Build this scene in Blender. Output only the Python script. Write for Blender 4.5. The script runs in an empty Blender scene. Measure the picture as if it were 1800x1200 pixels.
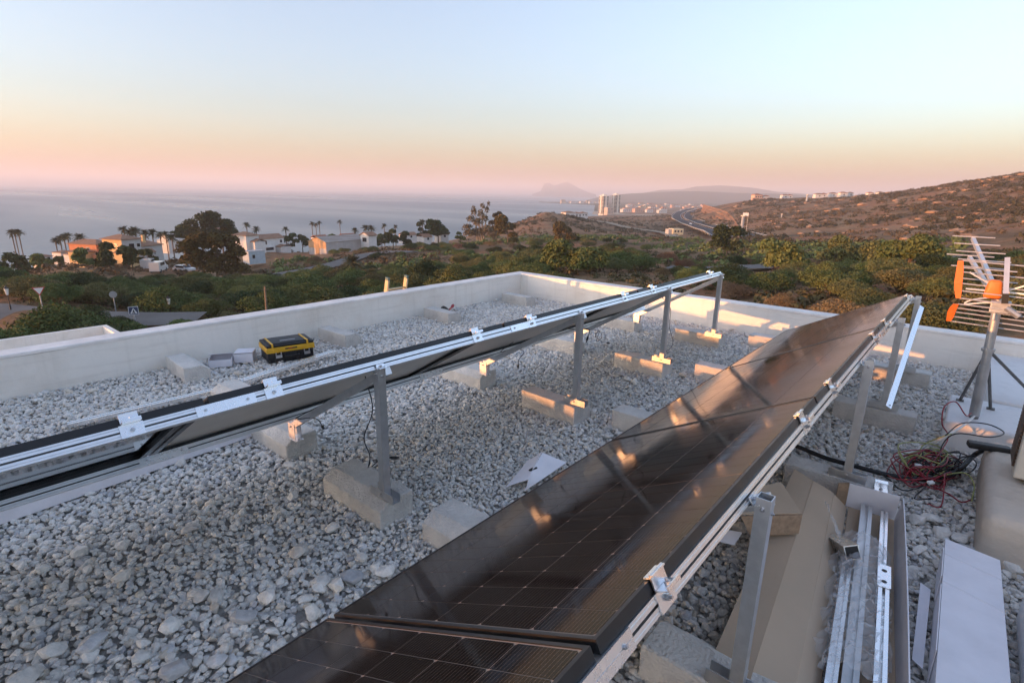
import bpy, bmesh, math, random
import numpy as np
from mathutils import Vector, Matrix

SC = bpy.context.scene
COL = SC.collection
R = math.radians

# ------------------------------------------------------------------ camera
CAM_H = 1.79                      # metres above the gravel of the roof
F_PX, CX, CY = 960.0, 900.0, 600.0
ROLL = math.atan(0.0183)
PITCH = math.atan(261.5 * math.cos(ROLL) / F_PX)
YAW = R(40.1)


def _cam_lin(x, w, y):
    c, s = math.cos(ROLL), math.sin(ROLL)
    x2, y2 = c * x - s * y, s * x + c * y
    cp, sp = math.cos(-PITCH), math.sin(-PITCH)
    v = (x2, w * cp - y2 * sp, w * sp + y2 * cp)
    cz, sz = math.cos(YAW), math.sin(YAW)
    return Vector((v[0] * cz - v[1] * sz, v[0] * sz + v[1] * cz, v[2]))


def ray(px, py):
    return _cam_lin((px - CX) / F_PX, 1.0, -(py - CY) / F_PX)


def gp(px, py, z=0.0):
    """point of height z seen at a pixel of the 1800x1200 photograph"""
    r = ray(px, py)
    t = (z - CAM_H) / r.z
    return Vector((r.x * t, r.y * t, z))


def at(px, py, dist):
    """point at a horizontal distance along the direction of a pixel"""
    r = ray(px, py)
    t = dist / math.hypot(r.x, r.y)
    return Vector((r.x * t, r.y * t, CAM_H + r.z * t))


cam_d = bpy.data.cameras.new('camera')
cam = bpy.data.objects.new('camera', cam_d)
COL.objects.link(cam)
cam_d.sensor_width = 36.0
cam_d.lens = F_PX / 1800.0 * 36.0
cam_d.clip_start = 0.05
cam_d.clip_end = 60000.0
rx, fw, up = _cam_lin(1, 0, 0), _cam_lin(0, 1, 0), _cam_lin(0, 0, 1)
m = Matrix.Identity(4)
for i in range(3):
    m[i][0], m[i][1], m[i][2] = rx[i], up[i], -fw[i]
m[2][3] = CAM_H
cam.matrix_world = m
SC.camera = cam

# ------------------------------------------------------------------ light
SUN_A = R(28.0)                   # light travels towards (sin A, cos A)
SUN_EL = R(2.1)
world = bpy.data.worlds.new('World')
SC.world = world
world.use_nodes = True
wn, wl = world.node_tree.nodes, world.node_tree.links
wn.clear()
sky = wn.new('ShaderNodeTexSky')
sky.sky_type = 'NISHITA'
sky.sun_disc = False
sky.sun_elevation = SUN_EL
sky.sun_rotation = SUN_A + math.pi   # the sun stands opposite to the travel of its light
sky.altitude = 40.0
sky.air_density = 1.0
sky.dust_density = 2.1
sky.ozone_density = 2.5
bg = wn.new('ShaderNodeBackground')
bg.inputs['Strength'].default_value = 0.15
wo = wn.new('ShaderNodeOutputWorld')
hsv = wn.new('ShaderNodeHueSaturation')      # hazy air: paler colours all round the sky
hsv.inputs['Saturation'].default_value = 0.72
hsv.inputs['Hue'].default_value = 0.505
wl.new(sky.outputs[0], hsv.inputs['Color'])
wl.new(hsv.outputs[0], bg.inputs[0])
wl.new(bg.outputs[0], wo.inputs[0])

sun_d = bpy.data.lights.new('sun', 'SUN')
sun_d.energy = 2.2
sun_d.angle = R(0.55)
sun_d.color = (1.0, 0.40, 0.13)
sun = bpy.data.objects.new('sun', sun_d)
COL.objects.link(sun)
sdir = Vector((math.sin(SUN_A) * math.cos(SUN_EL), math.cos(SUN_A) * math.cos(SUN_EL), -math.sin(SUN_EL)))
sun.rotation_euler = sdir.to_track_quat('-Z', 'Y').to_euler()
sun.location = (-60, -110, 30)

SC.view_settings.view_transform = 'Standard'
SC.view_settings.look = 'None'
SC.view_settings.gamma = 1.0
SC.view_settings.exposure = 2.97
SC.render.engine = 'CYCLES'
SC.cycles.use_denoising = True
SC.cycles.max_bounces = 8
SC.cycles.volume_bounces = 2
SC.cycles.transparent_max_bounces = 12
SC.cycles.caustics_reflective = False
SC.cycles.caustics_refractive = False

# ------------------------------------------------------------------ helpers


def tag(o, label=None, cat=None, group=None, kind=None):
    if label:
        o['label'] = label
    if cat:
        o['category'] = cat
    if group:
        o['group'] = group
    if kind:
        o['kind'] = kind
    return o


def empty(name, loc=(0, 0, 0), rz=0.0, label=None, cat=None, group=None):
    o = bpy.data.objects.new(name, None)
    COL.objects.link(o)
    o.location = loc
    o.rotation_euler = (0, 0, rz)
    o.empty_display_size = 0.1
    return tag(o, label, cat, group)


def meshobj(name, verts, faces, mat, parent=None, smooth=False, mats=None, midx=None, world=True):
    me = bpy.data.meshes.new(name)
    me.from_pydata([tuple(v) for v in verts], [], faces)
    for mm in (mats or ([mat] if mat else [])):
        me.materials.append(mm)
    if midx is not None:
        me.polygons.foreach_set('material_index', midx)
    if smooth:
        me.polygons.foreach_set('use_smooth', [True] * len(me.polygons))
    me.update()
    o = bpy.data.objects.new(name, me)
    COL.objects.link(o)
    if parent:
        o.parent = parent
        if world:      # vertices were given in world space, the thing's Empty is only moved or turned about z
            p = parent
            off = Matrix.Identity(4)
            chain = []
            while p:
                chain.append(p)
                p = p.parent
            for q in reversed(chain):
                off = off @ (Matrix.Translation(q.location) @ q.rotation_euler.to_matrix().to_4x4())
            me.transform(off.inverted())
    return o


class MB:
    """collects boxes, bars, tubes and lathes; build() links them as one mesh object"""

    def __init__(self):
        self.v, self.f, self.mi = [], [], []
        self.cur = 0

    def add(self, verts, faces):
        n = len(self.v)
        self.v += [Vector(p) for p in verts]
        self.f += [tuple(i + n for i in q) for q in faces]
        self.mi += [self.cur] * len(faces)
        return self

    def box(self, x0, x1, y0, y1, z0, z1, M=None, ch=0.0):
        if ch > 0:
            return self.chbox(x0, x1, y0, y1, z0, z1, ch, M)
        vs = [(x0, y0, z0), (x1, y0, z0), (x1, y1, z0), (x0, y1, z0), (x0, y0, z1), (x1, y0, z1), (x1, y1, z1), (x0, y1, z1)]
        if M:
            vs = [M @ Vector(p) for p in vs]
        return self.add(vs, [(0, 3, 2, 1), (4, 5, 6, 7), (0, 1, 5, 4), (1, 2, 6, 5), (2, 3, 7, 6), (3, 0, 4, 7)])

    def chbox(self, x0, x1, y0, y1, z0, z1, c, M=None):
        bm = bmesh.new()
        bmesh.ops.create_cube(bm, size=1.0)
        for v in bm.verts:
            v.co = ((x0 + x1) / 2 + v.co.x * (x1 - x0), (y0 + y1) / 2 + v.co.y * (y1 - y0), (z0 + z1) / 2 + v.co.z * (z1 - z0))
        bmesh.ops.bevel(bm, geom=bm.edges[:], offset=c, segments=2, profile=0.5, affect='EDGES')
        self.frombm(bm, M)
        return self

    def frombm(self, bm, M=None):
        bm.verts.index_update()
        vs = [(M @ v.co) if M else v.co.copy() for v in bm.verts]
        fs = [tuple(v.index for v in f.verts) for f in bm.faces]
        bm.free()
        return self.add(vs, fs)

    def prism(self, prof, p0, p1, upv=(0, 0, 1)):
        """a 2D profile [(u, w)] swept straight from p0 to p1; u sideways, w along upv"""
        p0, p1 = Vector(p0), Vector(p1)
        d = (p1 - p0).normalized()
        u = d.cross(Vector(upv)).normalized()
        w = u.cross(d).normalized()
        n = len(prof)
        vs = [p0 + u * a + w * b for a, b in prof] + [p1 + u * a + w * b for a, b in prof]
        fs = [(i, (i + 1) % n, n + (i + 1) % n, n + i) for i in range(n)]
        fs += [tuple(reversed(range(n))), tuple(range(n, 2 * n))]
        return self.add(vs, fs)

    def bar(self, p0, p1, w, h, upv=(0, 0, 1)):
        return self.prism([(-w / 2, -h / 2), (w / 2, -h / 2), (w / 2, h / 2), (-w / 2, h / 2)], p0, p1, upv)

    def tube(self, pts, r, n=8, caps=True):
        pts = [Vector(p) for p in pts]
        rad = r if isinstance(r, (list, tuple)) else [r] * len(pts)
        rings, prev = [], None
        for i, p in enumerate(pts):
            d = (pts[min(i + 1, len(pts) - 1)] - pts[max(i - 1, 0)])
            d = d.normalized() if d.length > 1e-9 else Vector((0, 0, 1))
            if prev is None:
                a = d.orthogonal().normalized()
            else:
                a = (prev - d * prev.dot(d))
                a = a.normalized() if a.length > 1e-6 else d.orthogonal().normalized()
            prev = a
            b = d.cross(a)
            rings.append([p + (a * math.cos(2 * math.pi * k / n) + b * math.sin(2 * math.pi * k / n)) * rad[i] for k in range(n)])
        vs = [q for rg in rings for q in rg]
        fs = []
        for i in range(len(pts) - 1):
            for k in range(n):
                fs.append((i * n + k, i * n + (k + 1) % n, (i + 1) * n + (k + 1) % n, (i + 1) * n + k))
        if caps:
            fs += [tuple(reversed(range(n))), tuple(range((len(pts) - 1) * n, len(pts) * n))]
        return self.add(vs, fs)

    def build(self, name, mat, parent=None, smooth=False, mats=None, world=True):
        return meshobj(name, self.v, self.f, mat, parent, smooth, mats, self.mi if mats else None, world)


def autosmooth(o, ang=40):
    me = o.data
    me.polygons.foreach_set('use_smooth', [True] * len(me.polygons))
    bm = bmesh.new()
    bm.from_mesh(me)
    for e in bm.edges:
        if len(e.link_faces) == 2 and e.calc_face_angle(0) > R(ang):
            e.smooth = False
    bm.to_mesh(me)
    bm.free()
    return o


def bez(pts, n=8):
    """Catmull-Rom through points"""
    pts = [Vector(p) for p in pts]
    q = [pts[0] * 2 - pts[1]] + pts + [pts[-1] * 2 - pts[-2]]
    out = []
    for i in range(1, len(q) - 2):
        for k in range(n):
            t = k / n
            a, b, c, d = q[i - 1], q[i], q[i + 1], q[i + 2]
            out.append(0.5 * ((2 * b) + (c - a) * t + (2 * a - 5 * b + 4 * c - d) * t * t + (3 * b - a - 3 * c + d) * t ** 3))
    out.append(pts[-1])
    return out


def copy_tree(o, parent=None):
    c = o.copy()
    COL.objects.link(c)
    c.parent = parent
    for ch in list(o.children):
        copy_tree(ch, c)
    return c


# ------------------------------------------------------------------ materials


def mat(name, col, rough=0.6, metal=0.0, var=0.0, scale=8.0, bump=0.0, bscale=40.0, col2=None, spec=0.5, detail=6.0,
        objvar=0.0, coat=0.0, ramp=(0.35, 0.65), stretch=None, rvar=0.0):
    """principled material with a noise mix of two colours, bump and a change from object to object"""
    mt = bpy.data.materials.new(name)
    mt.use_nodes = True
    nt = mt.node_tree
    n, l = nt.nodes, nt.links
    b = n['Principled BSDF']
    b.inputs['Roughness'].default_value = rough
    b.inputs['Metallic'].default_value = metal
    b.inputs['Specular IOR Level'].default_value = spec
    if coat:
        b.inputs['Coat Weight'].default_value = coat
        b.inputs['Coat Roughness'].default_value = 0.05
    tc = n.new('ShaderNodeTexCoord')
    vec = tc.outputs['Object']
    if stretch:
        mp = n.new('ShaderNodeMapping')
        mp.inputs['Scale'].default_value = stretch
        l.new(vec, mp.inputs[0])
        vec = mp.outputs[0]
    c4 = (*col, 1)
    src = None
    if var > 0 or col2:
        nz = n.new('ShaderNodeTexNoise')
        nz.inputs['Scale'].default_value = scale
        nz.inputs['Detail'].default_value = detail
        nz.inputs['Roughness'].default_value = 0.62
        l.new(vec, nz.inputs['Vector'])
        rp = n.new('ShaderNodeValToRGB')
        rp.color_ramp.elements[0].position, rp.color_ramp.elements[1].position = ramp
        if col2:
            rp.color_ramp.elements[0].color = c4
            rp.color_ramp.elements[1].color = (*col2, 1)
        else:
            rp.color_ramp.elements[0].color = (*[max(0, x * (1 - var)) for x in col], 1)
            rp.color_ramp.elements[1].color = (*[min(1, x * (1 + var)) for x in col], 1)
        l.new(nz.outputs[0], rp.inputs[0])
        src = rp.outputs[0]
        if rvar:
            mr = n.new('ShaderNodeMapRange')
            mr.inputs['To Min'].default_value = max(0.02, rough - rvar)
            mr.inputs['To Max'].default_value = min(1, rough + rvar)
            mr.inputs['From Min'].default_value, mr.inputs['From Max'].default_value = 0.3, 0.7
            l.new(nz.outputs[0], mr.inputs[0])
            l.new(mr.outputs[0], b.inputs['Roughness'])
    if objvar > 0:
        oi = n.new('ShaderNodeObjectInfo')
        hs = n.new('ShaderNodeHueSaturation')
        mr = n.new('ShaderNodeMapRange')
        mr.inputs['To Min'].default_value, mr.inputs['To Max'].default_value = 1 - objvar, 1 + objvar
        l.new(oi.outputs['Random'], mr.inputs[0])
        l.new(mr.outputs[0], hs.inputs['Value'])
        m2 = n.new('ShaderNodeMapRange')
        m2.inputs['To Min'].default_value, m2.inputs['To Max'].default_value = 0.5 - 0.04 * objvar / 0.3, 0.5 + 0.04 * objvar / 0.3
        wn_ = n.new('ShaderNodeTexWhiteNoise')
        wn_.noise_dimensions = '1D'
        l.new(oi.outputs['Random'], wn_.inputs['W'])
        l.new(wn_.outputs['Value'], m2.inputs[0])
        l.new(m2.outputs[0], hs.inputs['Hue'])
        if src:
            l.new(src, hs.inputs['Color'])
        else:
            hs.inputs['Color'].default_value = c4
        src = hs.outputs[0]
    if src:
        l.new(src, b.inputs['Base Color'])
    else:
        b.inputs['Base Color'].default_value = c4
    if bump > 0:
        nb = n.new('ShaderNodeTexNoise')
        nb.inputs['Scale'].default_value = bscale
        nb.inputs['Detail'].default_value = 6
        l.new(vec, nb.inputs['Vector'])
        bp = n.new('ShaderNodeBump')
        bp.inputs['Strength'].default_value = bump
        bp.inputs['Distance'].default_value = 0.02
        l.new(nb.outputs[0], bp.inputs['Height'])
        l.new(bp.outputs[0], b.inputs['Normal'])
    return mt


def value_noise(x, y, seed=0):
    """smooth repeatable 2D noise in 0..1 for placing things (numpy arrays)"""
    x, y = np.asarray(x, float), np.asarray(y, float)
    xi, yi = np.floor(x), np.floor(y)
    fx, fy = x - xi, y - yi
    fx, fy = fx * fx * (3 - 2 * fx), fy * fy * (3 - 2 * fy)

    def h(a, b):
        s = np.sin(a * 127.1 + b * 311.7 + seed * 74.7) * 43758.5453
        return s - np.floor(s)
    return (h(xi, yi) * (1 - fx) + h(xi + 1, yi) * fx) * (1 - fy) + (h(xi, yi + 1) * (1 - fx) + h(xi + 1, yi + 1) * fx) * fy


def fbm(x, y, seed=0, oct=4):
    s, a, t = 0, 1.0, 0
    for k in range(oct):
        s = s + a * value_noise(np.asarray(x) * 2 ** k, np.asarray(y) * 2 ** k, seed + k * 13)
        t += a
        a *= 0.5
    return s / t
# ------------------------------------------------------------------ the land and the sea
SEA_Z = -45.0
FWD_AZ = math.atan2(fw.x, fw.y)


def azr(p):
    a = math.atan2(p[0], p[1]) - FWD_AZ
    return (a + math.pi) % (2 * math.pi) - math.pi


_ctl = []
for px, py, d in [
    # left: the road junction, the bushes, the houses above the shore
    (30, 548, 58), (235, 575, 52), (120, 560, 50), (320, 560, 55), (0, 498, 92), (60, 503, 90), (180, 505, 95),
    (100, 474, 145), (200, 470, 145), (290, 482, 122), (330, 505, 95), (300, 465, 150), (400, 500, 100),
    (430, 472, 165), (490, 466, 165), (600, 464, 145), (560, 484, 110), (540, 520, 70), (460, 444, 200), (400, 448, 200), (590, 443, 195),
    (660, 440, 190), (740, 432, 205), (720, 474, 105), (800, 452, 130), (760, 495, 80), (840, 470, 95), (900, 500, 52),
    (950, 445, 125), (860, 426, 185), (990, 470, 75), (1010, 425, 180),
    # the low ridge on the coast and the brown slopes before the towers
    (960, 376, 420), (1000, 380, 470), (930, 388, 410), (890, 402, 400), (850, 414, 390), (1020, 402, 330), (1100, 387, 640),
    (1150, 381, 760), (1060, 388, 620), (1120, 402, 430), (1160, 414, 320), (1080, 398, 450), (1200, 440, 150), (1080, 432, 145),
    (1190, 412, 330), (1110, 502, 50), (1190, 475, 82),
    # highway corridor
    (1268, 415, 330), (1240, 406, 400), (1212, 396, 500), (1196, 386, 620), (1206, 375, 820), (1230, 370, 1000),
    # right: scrub, then the long slope and its skyline
    (1290, 432, 150), (1240, 482, 74), (1330, 474, 88), (1400, 505, 54), (1480, 520, 45), (1550, 472, 80), (1680, 464, 74), (1795, 525, 40),
    (1330, 408, 290), (1400, 412, 235), (1550, 422, 185), (1700, 432, 150), (1800, 442, 130),
    (1320, 376, 480), (1400, 378, 400), (1550, 382, 320), (1700, 388, 255), (1800, 388, 230),
    (1275, 362, 640), (1330, 351, 640), (1430, 351, 620), (1550, 342, 560), (1650, 329, 480), (1720, 319, 430), (1800, 309, 400), (1980, 285, 400),
]:
    p = at(px, py, d)
    _ctl.append((azr(p), math.log(d), p.z))
for px, d in [(-300, 300), (0, 330), (200, 350), (400, 390), (600, 450), (700, 500), (800, 580), (870, 720), (920, 850), (980, 1060), (1040, 1230)]:
    a = azr(at(px, 400, 100))
    _ctl += [(a, math.log(d), SEA_Z - 0.3), (a, math.log(d * 1.25), SEA_Z - 6), (a, math.log(d * 0.9), SEA_Z + 4)]
for px, d, z in [(1270, 1000, -12), (1330, 1000, -5), (1430, 1000, -5), (1550, 900, 0), (1650, 800, 8), (1800, 700, 20), (1980, 700, 30)]:
    a = azr(at(px, 400, 100))
    _ctl += [(a, math.log(d), z), (a, math.log(d * 1.7), z - 22)]
for px in (1080, 1130, 1180, 1230):
    a = azr(at(px, 400, 100))
    _ctl += [(a, math.log(1250), -42.0), (a, math.log(1700), -41.0)]
for k in range(16):                                   # flat ground round the house itself
    a = -math.pi + k * math.pi / 8
    x, y = math.sin(a + FWD_AZ), math.cos(a + FWD_AZ)
    _ctl += [(a, math.log(8), -6.3), (a, math.log(16), -6.6 - 1.2 * max(0, -x))]
    if abs(a) > R(70):
        s = 1 if a > 0 and a < R(150) else 0
        _ctl += [(a, math.log(60), -7 if s else -14), (a, math.log(200), 0 if s else -32), (a, math.log(400), 15 if s else -48),
                 (a, math.log(1500), 5 if s else -52)]
_ctl = np.array(_ctl)
_P = np.stack([_ctl[:, 0] * 3.2, _ctl[:, 1]], 1)
_D = np.sqrt(((_P[:, None] - _P[None]) ** 2).sum(-1) + 1e-4)
_W = np.linalg.solve(_D + 0.02 * np.eye(len(_P)), _ctl[:, 2] - _ctl[:, 2].mean())


def terrain(x, y):
    x, y = np.atleast_1d(np.asarray(x, float)), np.atleast_1d(np.asarray(y, float))
    r = np.maximum(np.hypot(x, y), 6.0)
    a = np.arctan2(x, y) - FWD_AZ
    a = (a + np.pi) % (2 * np.pi) - np.pi
    q = np.stack([a * 3.2, np.log(r)], 1)
    out = np.empty(len(q))
    for i in range(0, len(q), 4000):
        out[i:i + 4000] = np.sqrt(((q[i:i + 4000, None] - _P[None]) ** 2).sum(-1) + 1e-4) @ _W
    z = out + _ctl[:, 2].mean()
    amp = np.clip((r - 30) / 200, 0, 1)
    z = z + amp * (fbm(x / 45, y / 45, 3) - 0.5) * 4.0 + amp * (fbm(x / 9, y / 9, 5) - 0.5) * 0.9
    return z


def tz(x, y):
    return float(terrain(x, y)[0])


def on_ground(px, dist):
    """a point of the land at a distance in the direction of a pixel column"""
    p = at(px, 400, dist)
    return Vector((p.x, p.y, tz(p.x, p.y)))


def ground_material():
    mt = bpy.data.materials.new('dry_scrubland')
    mt.use_nodes = True
    n, l = mt.node_tree.nodes, mt.node_tree.links
    b = n['Principled BSDF']
    b.inputs['Roughness'].default_value = 0.95
    b.inputs['Specular IOR Level'].default_value = 0.1
    tc = n.new('ShaderNodeTexCoord')

    def noise(sc, det=6):
        z = n.new('ShaderNodeTexNoise')
        z.inputs['Scale'].default_value = sc
        z.inputs['Detail'].default_value = det
        z.inputs['Roughness'].default_value = 0.65
        l.new(tc.outputs['Object'], z.inputs['Vector'])
        return z.outputs[0]

    def ramp(src, p0, p1):
        r_ = n.new('ShaderNodeMapRange')
        r_.inputs['From Min'].default_value, r_.inputs['From Max'].default_value = p0, p1
        l.new(src, r_.inputs[0])
        return r_.outputs[0]

    def mix(f, a, b_):
        m_ = n.new('ShaderNodeMix')
        m_.data_type = 'RGBA'
        l.new(f, m_.inputs[0])
        for k, s in ((6, a), (7, b_)):
            if isinstance(s, tuple):
                m_.inputs[k].default_value = (*s, 1)
            else:
                l.new(s, m_.inputs[k])
        return m_.outputs[2]
    c = mix(ramp(noise(0.06), 0.42, 0.58), (0.31, 0.152, 0.080), (0.30, 0.195, 0.11))
    c = mix(ramp(noise(0.022, 8), 0.48, 0.60), c, (0.115, 0.082, 0.046))
    c = mix(ramp(noise(0.45, 5), 0.50, 0.72), c, (0.105, 0.085, 0.045))
    c = mix(ramp(noise(3.0, 4), 0.60, 0.72), c, (0.32, 0.22, 0.14))
    l.new(c, b.inputs['Base Color'])
    bp = n.new('ShaderNodeBump')
    bp.inputs['Strength'].default_value = 0.8
    bp.inputs['Distance'].default_value = 0.6
    l.new(noise(0.9, 8), bp.inputs['Height'])
    l.new(bp.outputs[0], b.inputs['Normal'])
    return mt


M_GROUND = ground_material()


def build_terrain():
    rad = np.exp(np.linspace(math.log(5.0), math.log(2300.0), 150))
    ang = np.concatenate([np.linspace(-math.pi, -R(58), 40, endpoint=False), np.linspace(-R(58), R(58), 330, endpoint=False),
                          np.linspace(R(58), math.pi, 40, endpoint=False)])
    A, Rr = np.meshgrid(ang, rad)
    X, Y = Rr * np.sin(A + FWD_AZ), Rr * np.cos(A + FWD_AZ)
    Z = terrain(X.ravel(), Y.ravel())
    n = len(ang)
    vs = np.stack([X.ravel(), Y.ravel(), Z], 1).tolist()
    vs.append([0, 0, -6.3])
    fs = []
    for i in range(len(rad) - 1):
        for k in range(n):
            fs.append((i * n + k, i * n + (k + 1) % n, (i + 1) * n + (k + 1) % n, (i + 1) * n + k))
    c = len(vs) - 1
    fs += [(c, (k + 1) % n, k) for k in range(n)]
    fs = [tuple(reversed(f)) for f in fs]
    o = meshobj('ground', vs, fs, M_GROUND, smooth=True)
    tag(o, kind='structure')
    return o


build_terrain()

# the sea
def sea_material():
    mt = bpy.data.materials.new('sea_water')
    mt.use_nodes = True
    n, l = mt.node_tree.nodes, mt.node_tree.links
    b = n['Principled BSDF']
    b.inputs['Base Color'].default_value = (0.085, 0.150, 0.180, 1)
    b.inputs['Roughness'].default_value = 0.32
    b.inputs['IOR'].default_value = 1.33
    tc = n.new('ShaderNodeTexCoord')
    hs = []
    for sc, det in (((0.010, 0.022, 1), 5), ((0.12, 0.20, 1), 4)):
        mp = n.new('ShaderNodeMapping')
        mp.inputs['Scale'].default_value = sc
        mp.inputs['Rotation'].default_value = (0, 0, R(38))
        l.new(tc.outputs['Object'], mp.inputs[0])
        z = n.new('ShaderNodeTexNoise')
        z.inputs['Scale'].default_value = 1.0
        z.inputs['Detail'].default_value = det
        l.new(mp.outputs[0], z.inputs['Vector'])
        hs.append(z.outputs[0])
    # calmer and rougher lanes of water
    mp = n.new('ShaderNodeMapping')
    mp.inputs['Scale'].default_value = (0.0005, 0.0032, 1)
    mp.inputs['Rotation'].default_value = (0, 0, R(-48))
    l.new(tc.outputs['Object'], mp.inputs[0])
    z = n.new('ShaderNodeTexNoise')
    z.inputs['Scale'].default_value = 1.0
    z.inputs['Detail'].default_value = 3
    l.new(mp.outputs[0], z.inputs['Vector'])
    mr = n.new('ShaderNodeMapRange')
    mr.inputs['From Min'].default_value, mr.inputs['From Max'].default_value = 0.42, 0.62
    mr.inputs['To Min'].default_value, mr.inputs['To Max'].default_value = 0.40, 0.26
    l.new(z.outputs[0], mr.inputs[0])
    l.new(mr.outputs[0], b.inputs['Roughness'])
    prev = None
    for h, s, d in ((hs[0], 0.35, 6.0), (hs[1], 0.5, 0.8)):
        bp = n.new('ShaderNodeBump')
        bp.inputs['Strength'].default_value = s
        bp.inputs['Distance'].default_value = d
        l.new(h, bp.inputs['Height'])
        if prev:
            l.new(prev, bp.inputs['Normal'])
        prev = bp.outputs[0]
    l.new(prev, b.inputs['Normal'])
    return mt


def ring_sheet(name, z, radii, mat_, n=96):
    vs, fs = [(0, 0, z)], []
    for r_ in radii:
        vs += [(r_ * math.sin(2 * math.pi * k / n), r_ * math.cos(2 * math.pi * k / n), z) for k in range(n)]
    fs += [(0, 1 + (k + 1) % n, 1 + k) for k in range(n)]
    for i in range(len(radii) - 1):
        a, b_ = 1 + i * n, 1 + (i + 1) * n
        fs += [(a + k, a + (k + 1) % n, b_ + (k + 1) % n, b_ + k) for k in range(n)]
    return meshobj(name, vs, [tuple(reversed(f)) for f in fs], mat_)


tag(ring_sheet('sea', SEA_Z, [150, 400, 1000, 2500, 6000, 12000, 23000], sea_material()), kind='structure')

# flat coast with the town, the sand spit and its beach
M_COAST = mat('coastal_plain', (0.13, 0.105, 0.065), 0.95, col2=(0.085, 0.085, 0.05), scale=0.012, spec=0.1)
M_SAND = mat('beach_sand', (0.42, 0.34, 0.25), 0.95, var=0.1, scale=0.05, spec=0.1)


def coast_strip(name, near, far, z0, z1, mt):
    """land between two shore lines given as (pixel column, distance)"""
    vs, fs = [], []
    n = len(near)
    rows = 5
    for r_ in range(rows):
        t = r_ / (rows - 1)
        for (pa, da), (pb, db) in zip(near, far):
            A_, B_ = at(pa, 380, da), at(pb, 380, db)
            p = A_.lerp(B_, t)
            zz = z0 if r_ == 0 or r_ == rows - 1 else z1
            vs.append((p.x, p.y, zz))
    for r_ in range(rows - 1):
        for k in range(n - 1):
            fs.append((r_ * n + k, r_ * n + k + 1, (r_ + 1) * n + k + 1, (r_ + 1) * n + k))
    return tag(meshobj(name, vs, fs, mt), kind='structure')


coast_strip('coastal_plain', [(1043, 1330), (1100, 1290), (1150, 1330), (1200, 1500), (1300, 1700), (1400, 2000), (1600, 2200)],
            [(1046, 3600), (1090, 6000), (1150, 7500), (1210, 7500), (1300, 7500), (1400, 7500), (1600, 7500)], SEA_Z - 1, -41.0, M_COAST)
coast_strip('beach', [(1040, 1340), (1075, 1275), (1110, 1268), (1160, 1290)], [(1046, 1560), (1080, 1420), (1110, 1340), (1160, 1340)],
            SEA_Z - 1, -41.6, M_SAND)
coast_strip('spit', [(948, 2900), (975, 2760), (1005, 2650), (1030, 2500), (1052, 2300)],
            [(946, 3000), (975, 2980), (1010, 2960), (1035, 2960), (1056, 2960)], SEA_Z - 1, -42.0, M_COAST)


def ridge(name, dist, depth, sky_line, mt, rough=0.02, seed=1, base=SEA_Z - 3):
    """a far range of hills: a solid, rounded crest following a skyline of (pixel column, pixel row)"""
    px = np.array([s[0] for s in sky_line], float)
    py = np.array([s[1] for s in sky_line], float)
    n, rows = 120, 14
    vs, fs = [], []
    X = np.linspace(px[0], px[-1], n)
    Yy = np.interp(X, px, py)
    for r_ in range(rows):
        t = r_ / (rows - 1)
        prof = math.sin(math.pi * t) ** 0.8
        for k in range(n):
            top = at(X[k], Yy[k], dist)
            d_ = dist + (t - 0.5) * depth
            p = at(X[k], Yy[k], d_)
            hgt = max(1.0, top.z - base)
            nz = 1 + rough * 14 * (float(fbm(X[k] / 26.0 + seed, t * 5 + seed, seed)) - 0.5)
            vs.append((p.x, p.y, base + hgt * prof * (nz if 0 < t < 1 else 1) * (1 if abs(t - 0.5) > 0.01 else 1)))
    for r_ in range(rows - 1):
        for k in range(n - 1):
            fs.append((r_ * n + k, r_ * n + k + 1, (r_ + 1) * n + k + 1, (r_ + 1) * n + k))
    return tag(meshobj(name, vs, fs, mt, smooth=True), kind='structure')


M_FAR = mat('far_wooded_hill', (0.055, 0.065, 0.045), 0.95, col2=(0.10, 0.09, 0.06), scale=0.004, spec=0.1)
ridge('far_hills', 4600, 1500, [(1034, 351.5), (1050, 347), (1075, 343), (1110, 340), (1170, 337), (1230, 336), (1290, 339), (1350, 340), (1420, 343), (1500, 347), (1600, 350)], M_FAR, 0.004, 2)
ridge('far_mountains', 6800, 2000, [(1120, 341), (1160, 334), (1200, 333), (1225, 328), (1262, 326), (1300, 328), (1330, 331), (1365, 337), (1420, 341), (1500, 344), (1640, 350)], M_FAR, 0.004, 5)
ridge('far_rock', 9200, 1300, [(935, 341.5), (950, 336), (957, 322), (965, 321), (975, 326), (985, 323), (996, 319), (1006, 324), (1020, 332), (1034, 338), (1048, 342)], M_FAR, 0.003, 9)
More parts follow.
